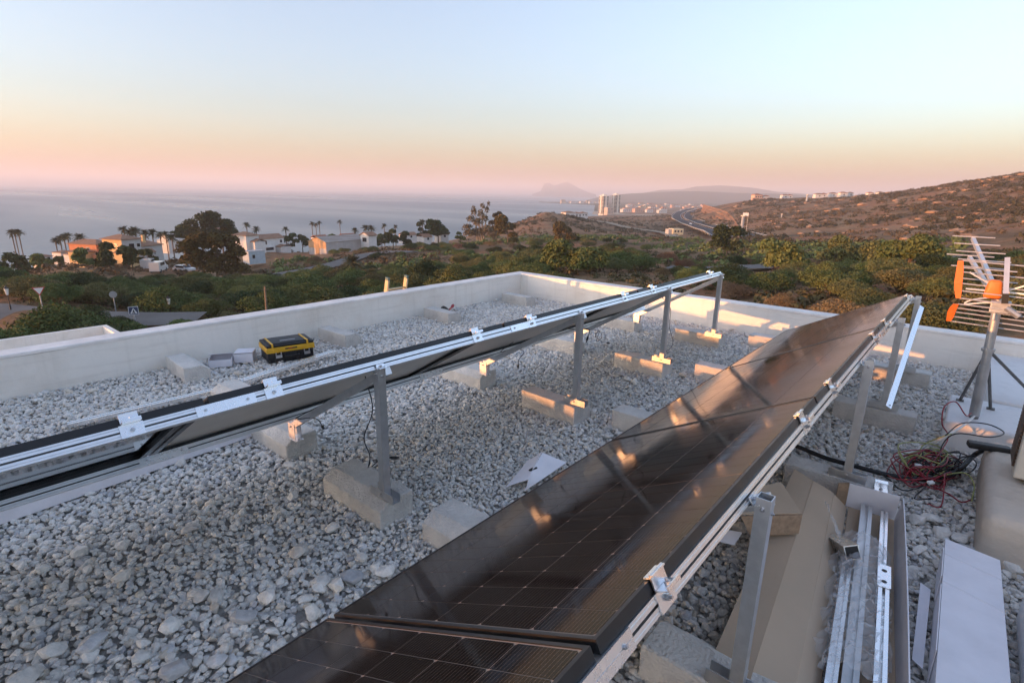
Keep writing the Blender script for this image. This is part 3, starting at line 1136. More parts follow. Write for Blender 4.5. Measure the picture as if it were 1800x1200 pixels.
def solar_array(label, tilt, xl, zl, y_first, n_panels, cells_on, dark_back, posts, post_x, rail_y, block_top, connectors):
    M = slope_matrix(xl, zl, tilt)
    root = empty('solar_array', (xl + 0.5, y_first + 2.5, 0.0), label=label, cat='solar array')
    for k in range(n_panels):
        y0 = y_first + k * 1.84
        y1 = y0 + PL
        fr = MB()
        t = 0.011
        fr.box(0, t, y0, y1, -PT, 0, M)
        fr.box(PW - t, PW, y0, y1, -PT, 0, M)
        fr.box(t + 0.0004, PW - t - 0.0004, y0, y0 + t, -PT, 0, M)
        fr.box(t + 0.0004, PW - t - 0.0004, y1 - t, y1, -PT, 0, M)
        for a, b_, c, d in ((t + .0006, 0.032, y0 + t, y1 - t), (PW - 0.032, PW - t - .0006, y0 + t, y1 - t), (0.033, PW - 0.033, y0 + t + .0006, y0 + 0.032), (0.033, PW - 0.033, y1 - 0.032, y1 - t - .0006)):
            fr.box(a, b_, c, d, -PT, -PT + 0.002, M)
        panel = fr.build('panel', M_FRAME, root)
        lam = MB().box(t + 0.0008, PW - t - 0.0008, y0 + t + 0.0008, y1 - t - 0.0008, -0.0055, -0.0022, M)
        lam.build('glass', M_LAM, panel)
        bk = MB().box(t + 0.0008, PW - t - 0.0008, y0 + t + 0.0008, y1 - t - 0.0008, -0.0075, -0.0062, M)
        bk.build('backsheet', M_BACKGLASS if k in dark_back else M_BACK, panel)
        if cells_on:
            cm = cell_mesh()
            pitch_s, pitch_y = 0.1845, 0.0893
            s0 = PW / 2 - 2.5 * pitch_s
            quads = []
            inv = Matrix.Translation(-Vector(root.location))
            for j in range(20):
                yc = y0 + PL / 2 + (j - 9.5) * pitch_y + (0.0008 if j >= 10 else -0.0008)
                for i in range(6):
                    loc = M @ Vector((s0 + i * pitch_s, yc, -0.0021))
                    if k in cells_on:
                        o = bpy.data.objects.new('cell', cm)
                        COL.objects.link(o)
                        o.parent = panel
                        o.matrix_local = inv @ (Matrix.Translation(loc) @ M.to_3x3().to_4x4() @ Matrix.Rotation(math.pi if j >= 10 else 0, 4, 'Z'))
                    else:
                        quads.append((loc, j >= 10))
            if quads:
                # far panels: the cells are too fine to tell apart, one sheet of them per panel
                vs, fs = [], []
                R3 = M.to_3x3()
                for loc, flip in quads:
                    a0 = len(vs)
                    for v in cm.vertices:
                        q = Vector((-v.co.x, -v.co.y, v.co.z)) if flip else v.co
                        vs.append(loc + R3 @ q)
                    fs += [tuple(a0 + i for i in p.vertices) for p in cm.polygons]
                sheet = meshobj('cell_sheet', [M.inverted() @ v for v in vs], fs, M_CELL, panel, world=False)
                sheet.matrix_local = Matrix.Translation(-Vector(root.location)) @ M
                tag(sheet, kind='stuff')
        for q, (sy, ss) in enumerate(((0.34, 0.80), (0.5, 0.80), (0.66, 0.80))):
            MB().box(PW * ss - 0.018, PW * ss + 0.018, y0 + PL * sy - 0.05, y0 + PL * sy + 0.05, -0.024, -0.0078, M, ch=0.003).build('junction_box', M_BOX_BLACK, panel)
    # rails
    for s_, nm, flip in ((PW - 0.045, 'upper_rail', 1), (0.0, 'lower_rail', 0)):
        prof = rail_profile(0.050, 0.0445, 1)
        if not flip:
            prof = [(0.046 - a, b_) for a, b_ in reversed(prof)]
            prof = [(-a + 0.046, b_) for a, b_ in reversed(prof)]      # outer face up the slope, seen from behind
        mb = MB()
        sweep_y(mb, [(s_ + a, -PT - 0.0452 + b_) for a, b_ in prof], rail_y[0], rail_y[1], M)
        rl = mb.build(nm, M_ALU, root)
        sl_ = s_ + 0.050 - 0.0121
        MB().box(sl_ - 0.001, sl_ + 0.0004, rail_y[0] + 0.002, rail_y[1] - 0.002, -PT - 0.0452 + 0.0185, -PT - 0.0452 + 0.0260, M).build('slot', M_SLOT, rl)
        for yc in connectors:
            mb = MB().box(s_ + 0.0505, s_ + 0.0535, yc - 0.12, yc + 0.12, -PT - 0.0456, -PT - 0.0456 + 0.0212, M)
            mb.box(s_ + 0.0505, s_ + 0.0535, yc - 0.12, yc + 0.12, -PT - 0.0456 + 0.0232, -PT - 0.0012, M)
            mb.box(s_ + 0.0500, s_ + 0.0512, yc - 0.119, yc + 0.119, -PT - 0.0456 + 0.0208, -PT - 0.0456 + 0.0236, M)
            cn = mb.build('rail_connector', M_ALU3, rl)
            for dy in (-0.085, 0.085):
                hexbolt(rl, M @ Vector((s_ + 0.0538, yc + dy, -PT - 0.023)), M.to_3x3() @ Vector((1, 0, 0)), 0.006, 0.004)
    # clamps, two at every joint and one at each end
    for k in range(n_panels + 1):
        yj = y_first + k * 1.84 - 0.01
        for dy in ((-0.27, 0.27) if 0 < k < n_panels else ((0.27,) if k == 0 else (-0.14,))):
            c = clamp(MB(), yj + dy, M, PW).build('clamp', M_ALU3, root)
            clamp_bolts(c, yj + dy, M, PW)
    # posts, feet, sloping beams
    for yp in posts:
        zt = zl + (post_x - xl) * math.tan(tilt) - 0.075
        mb = MB()
        o_, i_ = 0.0222, 0.0195
        for a, b_, c, d in ((-o_, o_, -o_, -i_), (-o_, o_, i_, o_), (-o_, -i_, -i_ + .0002, i_ - .0002), (i_, o_, -i_ + .0002, i_ - .0002)):
            mb.box(post_x + a, post_x + b_, yp + c, yp + d, block_top + 0.004, zt)
        po = mb.build('post', M_ALU2, root)
        hexbolt(po, Vector((post_x, yp - 0.0222, zt - 0.035)), (0, -1, 0), 0.008, 0.006)
        hexbolt(po, Vector((post_x + 0.0222, yp, zt - 0.05)), (1, 0, 0), 0.007, 0.005)
        mb = MB()
        mb.box(post_x - 0.10, post_x + 0.10, yp - 0.026, yp + 0.026, block_top + 0.0005, block_top + 0.0038)
        mb.box(post_x - 0.10, post_x + 0.10, yp - 0.0264, yp - 0.0227, block_top + 0.004, block_top + 0.05)
        mb.box(post_x - 0.10, post_x + 0.10, yp + 0.0227, yp + 0.0264, block_top + 0.004, block_top + 0.05)
        ft = mb.build('foot', M_ALU2, root)
        hexbolt(ft, Vector((post_x + 0.06, yp, block_top + 0.004)), (0, 0, 1), 0.008)
        hexbolt(ft, Vector((post_x - 0.06, yp, block_top + 0.004)), (0, 0, 1), 0.008)
        hexbolt(ft, Vector((post_x, yp - 0.0265, block_top + 0.028)), (0, -1, 0), 0.007, 0.005)
        # sloping beam from the low foot to the post head
        s1 = (post_x - xl) / math.cos(tilt) - 0.045
        mb = MB()
        yb = yp + 0.045
        mb.box(-0.115, s1, yb - 0.020, yb + 0.020, -PT - 0.0455 - 0.042, -PT - 0.0455 - 0.0005, M)
        mb.build('beam', M_ALU2, root)
        # saddle that ties the beam to the post head and the rail
        mb = MB()
        hd = M @ Vector((PW + 0.004, yp, -PT - 0.048))
        mb.box(PW - 0.03, PW + 0.035, yp - 0.024, yp + 0.024, -PT - 0.054, -PT - 0.0505, M)
        mb.box(PW + 0.012, PW + 0.016, yp - 0.024, yp + 0.024, -PT - 0.050, -PT - 0.024, M)
        br = mb.build('rail_bracket', M_ALU3, root)
        hexbolt(br, M @ Vector((PW + 0.0162, yp, -PT - 0.037)), M.to_3x3() @ Vector((1, 0, 0)), 0.007)
        lowp = M @ Vector((-0.10, yb, -PT - 0.066))
        mb = MB()
        x_ = lowp.x
        mb.box(x_ - 0.055, x_ + 0.055, yb - 0.030, yb + 0.030, block_top + 0.0005, block_top + 0.0042)
        top_ = lowp.z + 0.018
        mb.box(x_ - 0.040, x_ + 0.040, yb - 0.0245, yb - 0.0212, block_top + 0.0045, top_)
        mb.box(x_ - 0.040, x_ + 0.040, yb + 0.0212, yb + 0.0245, block_top + 0.0045, top_)
        fo = mb.build('low_foot', M_ALU2, root)
        hexbolt(fo, Vector((x_, yb - 0.0248, lowp.z - 0.004)), (0, -1, 0), 0.007, 0.005)
        hexbolt(fo, Vector((x_ + 0.044, yb, block_top + 0.0045)), (0, 0, 1), 0.006)
    return root, M


BLOCK_H = 0.150
POSTS = (1.62, 3.50, 5.07, 6.47)
POSTS_R = (1.66, 3.62, 5.14, 6.47)
ARR_L, ML = solar_array('row of tilted solar panels beside the seaward parapet, seen from behind', R(30.6), -3.275, 0.385, -1.04, 4, None, (0,), POSTS, -2.262,
                        (-1.1, 6.50), BLOCK_H, (0.86, 2.80))
ARR_R, MR_ = solar_array('nearest row of dark solar panels rising to the right of the aisle', R(28.0), -1.4425, 0.401, -1.04, 4, (0, 1), (), POSTS_R, -0.362,
                         (-1.1, 6.50), BLOCK_H, (0.78, 4.58))

# diagonal flat bar behind the far end of the right row
def diagonal():
    a, b_ = Vector((-0.325, 6.52, 0.80)), Vector((-0.322, 5.02, 0.205))
    d = (a - b_).normalized()
    mb = MB().bar(b_, a, 0.045, 0.004, (0.7, -0.35, 1.0))
    o = mb.build('diagonal_brace', M_ALU3, ARR_R)
    hexbolt(o, b_ + d * 0.03 + Vector((0.004, 0, 0)), (1, 0, 0), 0.007, 0.004)


diagonal()


# cables that hang from the back of the left row
def cable(pts, parent, r_=0.0032, plug=True, nm='cable'):
    p = bez(pts, 7)
    c = MB().tube(p, r_, 6).build(nm, M_RUBBER, parent, smooth=True)
    if plug:
        d = (p[-1] - p[-2]).normalized()
        mb = MB()
        mb.tube([p[-1], p[-1] + d * 0.012, p[-1] + d * 0.014, p[-1] + d * 0.05, p[-1] + d * 0.052, p[-1] + d * 0.07],
                [0.0045, 0.0075, 0.0095, 0.0095, 0.006, 0.005], 8)
        mb.build('plug', M_BOX_BLACK, c, smooth=False)
    return c


G_ = gp
for pts in ([(-2.45, 1.66, 0.80), G_(655, 720, 0.52), G_(640, 768, 0.36), G_(650, 800, 0.26), G_(648, 818, 0.17), G_(644, 826, 0.10), G_(655, 818, 0.14), G_(672, 805, 0.17), G_(684, 804, 0.16)],
            [(-3.05, 1.75, 0.45), G_(520, 735, 0.40), G_(547, 734, 0.38), G_(560, 738, 0.32), G_(566, 748, 0.24)],
            [(-3.1, 3.7, 0.47), G_(880, 618, 0.42), G_(905, 613, 0.40), G_(921, 618, 0.34), G_(912, 632, 0.24), G_(911, 640, 0.18)],
            [(-2.42, 3.55, 0.84), G_(1018, 560, 0.74), G_(1020, 585, 0.60), G_(1012, 596, 0.52), G_(1022, 578, 0.60), G_(1036, 580, 0.56), G_(1034, 590, 0.50)],
            [(-2.75, 3.9, 0.62), G_(1048, 580, 0.30), G_(1058, 592, 0.22), G_(1048, 600, 0.16), G_(1054, 582, 0.22), G_(1046, 590, 0.16), G_(1058, 600, 0.08), G_(1066, 602, 0.05)],
            [(-2.40, 5.15, 0.82), G_(1178, 540, 0.64), G_(1177, 575, 0.36), G_(1183, 600, 0.20), G_(1178, 612, 0.15), G_(1166, 620, 0.19)]):
    cable(pts, ARR_L, plug=pts[0][1] < 5.1)

# ------------------------------------------------------------------ concrete ballast blocks
M_CONC = mat('precast_concrete', (0.68, 0.65, 0.60), 0.9, col2=(0.52, 0.49, 0.45), scale=7, bump=0.7, bscale=70, spec=0.2, objvar=0.08, ramp=(0.40, 0.75), detail=9)


def block_mesh(seed):
    """kerb stone: flat top with one long edge splayed"""
    Lh, Wd, Hh = 0.285, 0.115, BLOCK_H
    prof = [(-Wd, -0.03), (Wd, -0.03), (Wd, Hh - 0.006), (Wd - 0.006, Hh), (-Wd + 0.075, Hh), (-Wd + 0.069, Hh - 0.003), (-Wd + 0.003, Hh - 0.046), (-Wd, Hh - 0.052)]
    rnd = random.Random(seed)
    n = len(prof)
    vs, fs = [], []
    k = 10
    xs = [-Lh, -Lh + 0.006] + [-Lh + 0.006 + (2 * Lh - 0.012) * (i + 1) / k for i in range(k - 1)] + [Lh - 0.006, Lh]
    for i, x in enumerate(xs):
        ins = 0.006 if i in (0, len(xs) - 1) else 0.0
        for (y, z) in prof:
            yy = y * (1 - ins / Wd)
            zz = z - (ins if z > 0.1 else 0)
            vs.append((x, yy + rnd.uniform(-1, 1) * 0.0012, zz + (rnd.uniform(-1, 1) * 0.0012 if z > 0 else 0)))
    m_ = len(xs)
    for i in range(m_ - 1):
        for j in range(n):
            fs.append((i * n + j, i * n + (j + 1) % n, (i + 1) * n + (j + 1) % n, (i + 1) * n + j))
    fs += [tuple(reversed(range(n))), tuple(range((m_ - 1) * n, m_ * n))]
    fs = [tuple(reversed(f)) for f in fs]
    me = bpy.data.meshes.new('ballast_block')
    me.from_pydata(vs, [], fs)
    me.materials.append(M_CONC)
    me.update()
    return me


_bm = [block_mesh(s) for s in range(4)]
_where = ('nearest', 'second', 'third', 'farthest')
_rows = [
    (-2.50, (1.66, 3.55, 5.13, 6.66), 0, 'concrete block carrying the %s tall post of the left panel row', 'blocks under the left posts'),
    (-3.62, (1.72, 3.62, 5.18, 6.62), 0, 'concrete block under the low foot of the left row, %s from the camera', 'blocks under the low edge of the left row'),
    (-1.70, (1.76, 3.72, 5.36, 7.02), 0, 'concrete block half hidden by the low edge of the right row, %s one', 'blocks under the low edge of the right row'),
    (-0.42, (1.74, 3.70, 5.19, 6.62), 0, 'concrete block carrying the %s post of the right panel row', 'blocks under the right posts'),
    (-5.74, (1.86, 3.56, 5.24, 6.96), 0, 'loose concrete block by the left parapet, %s one', 'loose blocks along the left parapet'),
]
_turn = {(4, 0): -0.06, (4, 1): 0.02, (4, 2): -0.05, (4, 3): -0.06, (0, 0): 0.0, (0, 1): -0.05, (0, 2): -0.03, (3, 1): 0.04, (2, 0): 0.02}
for ri, (bx, ys, rz, lab, grp) in enumerate(_rows):
    for k, y in enumerate(ys):
        o = bpy.data.objects.new('ballast_block', _bm[(ri + k) % 4])
        COL.objects.link(o)
        o.location = (bx, y, 0.0)
        o.rotation_euler = (0, 0, _turn.get((ri, k), 0.0) + (0 if (ri, k) in ((0, 0), (1, 0), (1, 1), (2, 0)) else math.pi))
        tag(o, lab % _where[k], 'concrete block', grp)
# ------------------------------------------------------------------ things lying about on the roof
def local_frame(name, origin, ang, label, cat, group=None):
    return empty(name, origin, ang, label, cat, group)


def part(mb, name, mt, parent, smooth=False, ang=None):
    o = mb.build(name, mt, parent, world=False)
    if ang:
        autosmooth(o, ang)
    return o


def at_y(px, py, y):
    r = ray(px, py)
    t = y / r.y
    return Vector((r.x * t, y, CAM_H + r.z * t))


def at_x(px, py, x):
    r = ray(px, py)
    t = x / r.x
    return Vector((x, r.y * t, CAM_H + r.z * t))


M_YELLOW = mat('yellow_plastic', (0.72, 0.40, 0.025), 0.42, var=0.06, scale=12, bump=0.05, bscale=120)
M_TOOLBLACK = mat('toolbox_black', (0.016, 0.016, 0.017), 0.5, var=0.25, scale=10, bump=0.06, bscale=200)
M_SILVER = mat('latch_steel', (0.68, 0.68, 0.69), 0.3, 0.9)
M_REDTAG = mat('red_print', (0.42, 0.05, 0.04), 0.5)
M_GREYTAG = mat('grey_print', (0.33, 0.33, 0.34), 0.5)


def toolbox():
    a, b_ = gp(471, 639, 0.02), gp(541, 628, 0.02)
    d = (b_ - a)
    ang = math.atan2(d.y, d.x)
    t = local_frame('toolbox', (a.x, a.y, 0.012), ang, 'black and yellow plastic toolbox with silver latches standing on the gravel', 'toolbox')
    W, D, H = 0.44, 0.31, 0.185
    t.scale = (1.12, 1.12, 1.1)
    b0 = part(MB().box(0.012, W - 0.012, 0.012, D - 0.012, 0, 0.098, ch=0.006), 'body', M_TOOLBLACK, t, ang=40)
    mb = MB()
    for i in range(9):
        x = 0.03 + i * (W - 0.06) / 8
        mb.box(x - 0.006, x + 0.006, 0.006, 0.0118, 0.006, 0.09)
    part(mb, 'rib', M_TOOLBLACK, b0)
    band = part(MB().box(0, W, 0, D, 0.0985, 0.150, ch=0.005), 'band', M_YELLOW, t, ang=40)
    for x0, x1 in ((0.055, 0.105), (0.335, 0.385)):
        part(MB().box(x0, x1, -0.004, -0.0005, 0.100, 0.146), 'boss', M_YELLOW, band)
    part(MB().box(0.165, 0.275, -0.0025, -0.0005, 0.124, 0.136), 'name_plate', M_TOOLBLACK, band)
    part(MB().box(0.195, 0.228, -0.0040, -0.0028, 0.126, 0.134), 'red_mark', M_REDTAG, band)
    lid = part(MB().box(0.004, W - 0.004, 0.004, D - 0.004, 0.1505, 0.176, ch=0.008), 'lid', M_TOOLBLACK, t, ang=40)
    part(MB().box(0.03, W - 0.03, 0.03, D - 0.03, 0.1765, 0.184, ch=0.003), 'lid_panel', M_TOOLBLACK, lid, ang=40)
    part(MB().box(0.15, 0.29, 0.10, 0.125, 0.1845, 0.1862), 'grey_mark', M_GREYTAG, lid)
    for x in (0.045, W - 0.075):
        part(MB().box(x, x + 0.016, 0.0, D - 0.03, 0.1850, 0.1892), 'strip', M_YELLOW, lid)
        part(MB().box(x, x + 0.016, -0.004, 0.0, 0.151, 0.189), 'strip', M_YELLOW, lid)
    for x in (0.075, 0.335):
        mb = MB().box(x, x + 0.052, -0.012, 0.005, 0.068, 0.076)
        mb.box(x, x + 0.006, -0.010, 0.005, 0.0765, 0.104)
        mb.box(x + 0.046, x + 0.052, -0.010, 0.005, 0.0765, 0.104)
        mb.box(x - 0.002, x + 0.054, -0.016, -0.0125, 0.050, 0.078)
        part(mb, 'latch', M_SILVER, t)
    hp = [(0.155, 0.004, 0.070), (0.16, -0.022, 0.066), (0.18, -0.030, 0.064), (0.26, -0.030, 0.064), (0.28, -0.022, 0.066), (0.285, 0.004, 0.070)]
    part(MB().tube(bez(hp, 4), 0.0085, 8), 'handle', M_TOOLBLACK, t)
    return t


toolbox()

M_WCARD = mat('white_cardboard', (0.80, 0.785, 0.82), 0.75, var=0.05, scale=6, bump=0.06, bscale=30, spec=0.25)
M_BCARD = mat('brown_cardboard', (0.56, 0.43, 0.31), 0.85, var=0.04, scale=3, bump=0.04, bscale=14, spec=0.2)
M_BCARD2 = mat('dark_cardboard', (0.36, 0.25, 0.165), 0.9, var=0.2, scale=40)
M_TAPE = mat('clear_tape', (0.72, 0.71, 0.74), 0.3)


def sheet(pts, th, name, mt, parent, bend=0.0, seed=0, sub=6):
    """a quad of card with thickness: corners in order, slightly warped"""
    p = [Vector(q) for q in pts]
    n = ((p[1] - p[0]).cross(p[3] - p[0])).normalized()
    rnd = random.Random(seed)
    ph = rnd.uniform(0, 6)
    vs, fs = [], []
    k = sub
    for side in (0, 1):
        for i in range(k + 1):
            for j in range(k + 1):
                u, v = i / k, j / k
                q = p[0].lerp(p[1], u).lerp(p[3].lerp(p[2], u), v)
                w = bend * (math.sin(u * 3.1 + ph) * math.cos(v * 2.3 + ph))
                vs.append(q + n * (w + (th if side else 0)))
    m_ = (k + 1) ** 2
    idx = lambda s_, i, j: s_ * m_ + i * (k + 1) + j
    for i in range(k):
        for j in range(k):
            fs.append((idx(1, i, j), idx(1, i + 1, j), idx(1, i + 1, j + 1), idx(1, i, j + 1)))
            fs.append((idx(0, i, j), idx(0, i, j + 1), idx(0, i + 1, j + 1), idx(0, i + 1, j)))
    for i in range(k):
        fs += [(idx(0, i, 0), idx(0, i + 1, 0), idx(1, i + 1, 0), idx(1, i, 0)), (idx(0, i + 1, k), idx(0, i, k), idx(1, i, k), idx(1, i + 1, k)),
               (idx(0, 0, i + 1), idx(0, 0, i), idx(1, 0, i), idx(1, 0, i + 1)), (idx(0, k, i), idx(0, k, i + 1), idx(1, k, i + 1), idx(1, k, i))]
    return meshobj(name, vs, fs, mt, parent, smooth=False, world=True)


def carton(origin, ang, W, D, H, label, flaps, th=0.004, mt=None, cat='carton', tilt=0.0):
    """open-topped box of card: four walls, a base and lid flaps given as (side, length, angle)"""
    mt = mt or M_WCARD
    t = empty('carton', origin, ang, label, cat)
    t.rotation_euler.x = tilt
    part(MB().box(0, W, 0, D, 0, th), 'base', mt, t)
    for nm, b_ in (('wall', (0, W, 0, th, th + .0003, H)), ('wall', (0, W, D - th, D, th + .0003, H)), ('wall', (0, th, th + .0003, D - th - .0003, th + .0003, H)), ('wall', (W - th, W, th + .0003, D - th - .0003, th + .0003, H))):
        part(MB().box(*b_), nm, mt, t)
    for side, ln, a in flaps:
        ca, sa = math.cos(R(a)) * ln, math.sin(R(a)) * ln
        q = {'front': [(0, 0, H), (W, 0, H), (W, -ca, H + sa), (0, -ca, H + sa)], 'back': [(W, D, H), (0, D, H), (0, D + ca, H + sa), (W, D + ca, H + sa)],
             'left': [(0, D, H), (0, 0, H), (-ca, 0, H + sa), (-ca, D, H + sa)], 'right': [(W, 0, H), (W, D, H), (W + ca, D, H + sa), (W + ca, 0, H + sa)]}[side]
        p = [Vector(v) for v in q]
        n = (p[1] - p[0]).cross(p[3] - p[0]).normalized() * th
        mb = MB().add(p + [v + n for v in p], [(0, 3, 2, 1), (4, 5, 6, 7), (0, 1, 5, 4), (1, 2, 6, 5), (2, 3, 7, 6), (3, 0, 4, 7)])
        part(mb, 'flap', mt, t)
    return t


a, b_ = gp(378, 646, 0.01), gp(400, 641, 0.01)
carton((a.x - 0.02, a.y - 0.05, 0.012), R(62), 0.21, 0.23, 0.075, 'small white carton with its lid flap half raised, nearer the loose block', [('back', 0.22, 164)])
carton((a.x - 0.01, a.y + 0.20, 0.012), R(55), 0.18, 0.20, 0.095, 'small closed white carton leaning on its twin beside the toolbox', [('back', 0.20, 178)])


# ---- loose aluminium profiles behind the left row
def loose_rail(p0, p1, label, mt=None, w=0.045, h=0.03, group=None):
    p0, p1 = Vector(p0), Vector(p1)
    prof = [(-w / 2, 0), (w / 2, 0), (w / 2, h), (w * 0.14, h), (w * 0.14, h * 0.5), (-w * 0.14, h * 0.5), (-w * 0.14, h), (-w / 2, h)]
    o = MB().prism(prof, p0, p1).build('aluminium_rail', mt or M_ALU3)
    tag(o, label, 'aluminium rail', group)
    return o


loose_rail(gp(426, 673, 0.05), gp(588, 620, 0.05), 'loose bright aluminium profile lying between the toolbox and the left row', w=0.075)
loose_rail(gp(120, 750, 0.03), gp(378, 689, 0.06), 'loose aluminium profile lying close behind the dark frame edge at far left', w=0.06)
o = bpy.data.objects.new('ballast_block', _bm[1])
COL.objects.link(o)
p = gp(424, 713, 0.0)
o.location, o.rotation_euler = (p.x, p.y, 0), (0, 0, 0.05)
tag(o, 'concrete block just behind the left row, under the end of the loose profile', 'concrete block', 'loose blocks along the left parapet')

# long white carton lying under the low edge of the left row
wc = empty('long_carton', (-3.85, 0.2, 0.0), R(4.0), 'long narrow white carton lying under the low rail at far left', 'carton')
part(MB().box(-0.09, 0.09, -1.6, 1.40, 0.01, 0.135, ch=0.003), 'box', M_WCARD, wc)
part(MB().box(-0.088, 0.0905, 1.395, 1.4025, 0.012, 0.13), 'end_flap', M_WCARD, wc)


# ---- red-handled cable cutters on the block by the left wall
def cutters():
    a, b_ = gp(777, 541, 0.17), gp(804, 543, 0.17)
    t = empty('cable_cutters', (a.x, a.y, 0.0), 0, 'red-handled cable cutters lying by the third loose block', 'cutters')
    M_RED = mat('red_grip', (0.34, 0.018, 0.022), 0.45, var=0.15, scale=20)
    M_JAW = mat('dark_jaw', (0.03, 0.03, 0.034), 0.4, 0.6)
    z = 0.08
    piv = gp(788, 546, z)
    for k, (ex, ey, mx_, my_) in enumerate(((797, 536, 793, 541), (803, 551, 796, 549))):
        e = gp(ex, ey, z + 0.03 * (1 - k))
        mpt = gp(mx_, my_, z + 0.01)
        MB().tube(bez([piv, mpt, e], 6), [0.014] * 8 + [0.020, 0.024, 0.024, 0.022, 0.018][:5], 8).build('handle', M_RED, t, smooth=True)
    for k, (ex, ey) in enumerate(((775, 541), (773, 547))):
        e = gp(ex, ey, z)
        mpt = gp(780, 541 + k * 6, z)
        MB().tube(bez([piv, mpt, e], 6), [0.018, 0.022, 0.026, 0.030, 0.032, 0.032, 0.030, 0.028, 0.024, 0.020, 0.016, 0.010, 0.005], 8).build('jaw', M_JAW, t, smooth=True)
    MB().tube([piv - Vector((0, 0, 0.016)), piv + Vector((0, 0, 0.020))], 0.016, 8).build('pivot', M_JAW, t)


cutters()


# ---- ladder leaning on the outer face of the left parapet
def ladder():
    M_LAD = mat('yellow_lit_aluminium', (0.52, 0.44, 0.28), 0.45, 0.3, var=0.1, scale=15)  # aluminium tinted yellow, the low sunlight painted into its colour
    M_CAP = mat('ladder_cap', (0.10, 0.16, 0.14), 0.6)
    tops = [at_x(681, 490, -6.44), at_x(714, 486, -6.44)]
    t = empty('ladder', (-8.2, 4.95, -6.5), 0, 'aluminium ladder whose top looks over the left parapet', 'ladder')
    lean = Vector((-0.25, 0, -1)).normalized()
    ends = []
    for p in tops:
        b_ = p + lean * 7.1
        ends.append((p, b_))
        MB().bar(b_, p - Vector((0, 0, 0.02)), 0.028, 0.065, (1, 0, 0)).build('stile', M_LAD, t)
        MB().bar(p - Vector((0, 0, 0.0195)), p + lean * -0.02, 0.031, 0.069, (1, 0, 0)).build('cap', M_CAP, t)
    for k in range(23):
        q = 0.17 + k * 0.29
        MB().tube([ends[0][0] + lean * q, ends[1][0] + lean * q], 0.016, 8).build('rung', M_LAD, t)


ladder()


# ---- crumpled white card between the rows
def card_sheet():
    t = empty('cardboard_sheet', gp(935, 830, 0), 0, 'folded sheet of white cardboard on the gravel against the low edge of the right row', 'cardboard')
    A_, B_, C_, D_, E_, F_ = (gp(928, 808, 0.05), gp(953, 795, 0.11), gp(995, 812, 0.06), gp(921, 861, 0.03), gp(929, 842, 0.08), gp(890, 857, 0.02))
    sheet([F_, E_, B_, A_], 0.004, 'panel', M_WCARD, t, 0.006, 1)
    sheet([E_ + Vector((.002, 0, 0)), D_, C_, B_ + Vector((.002, 0, 0))], 0.004, 'panel', M_WCARD, t, 0.006, 2)
    q = gp(937, 824, 0.088)
    MB().box(q.x - 0.012, q.x + 0.012, q.y - 0.03, q.y + 0.03, q.z - 0.004, q.z + 0.0045).build('handle_slot', M_BOX_BLACK, t)


card_sheet()


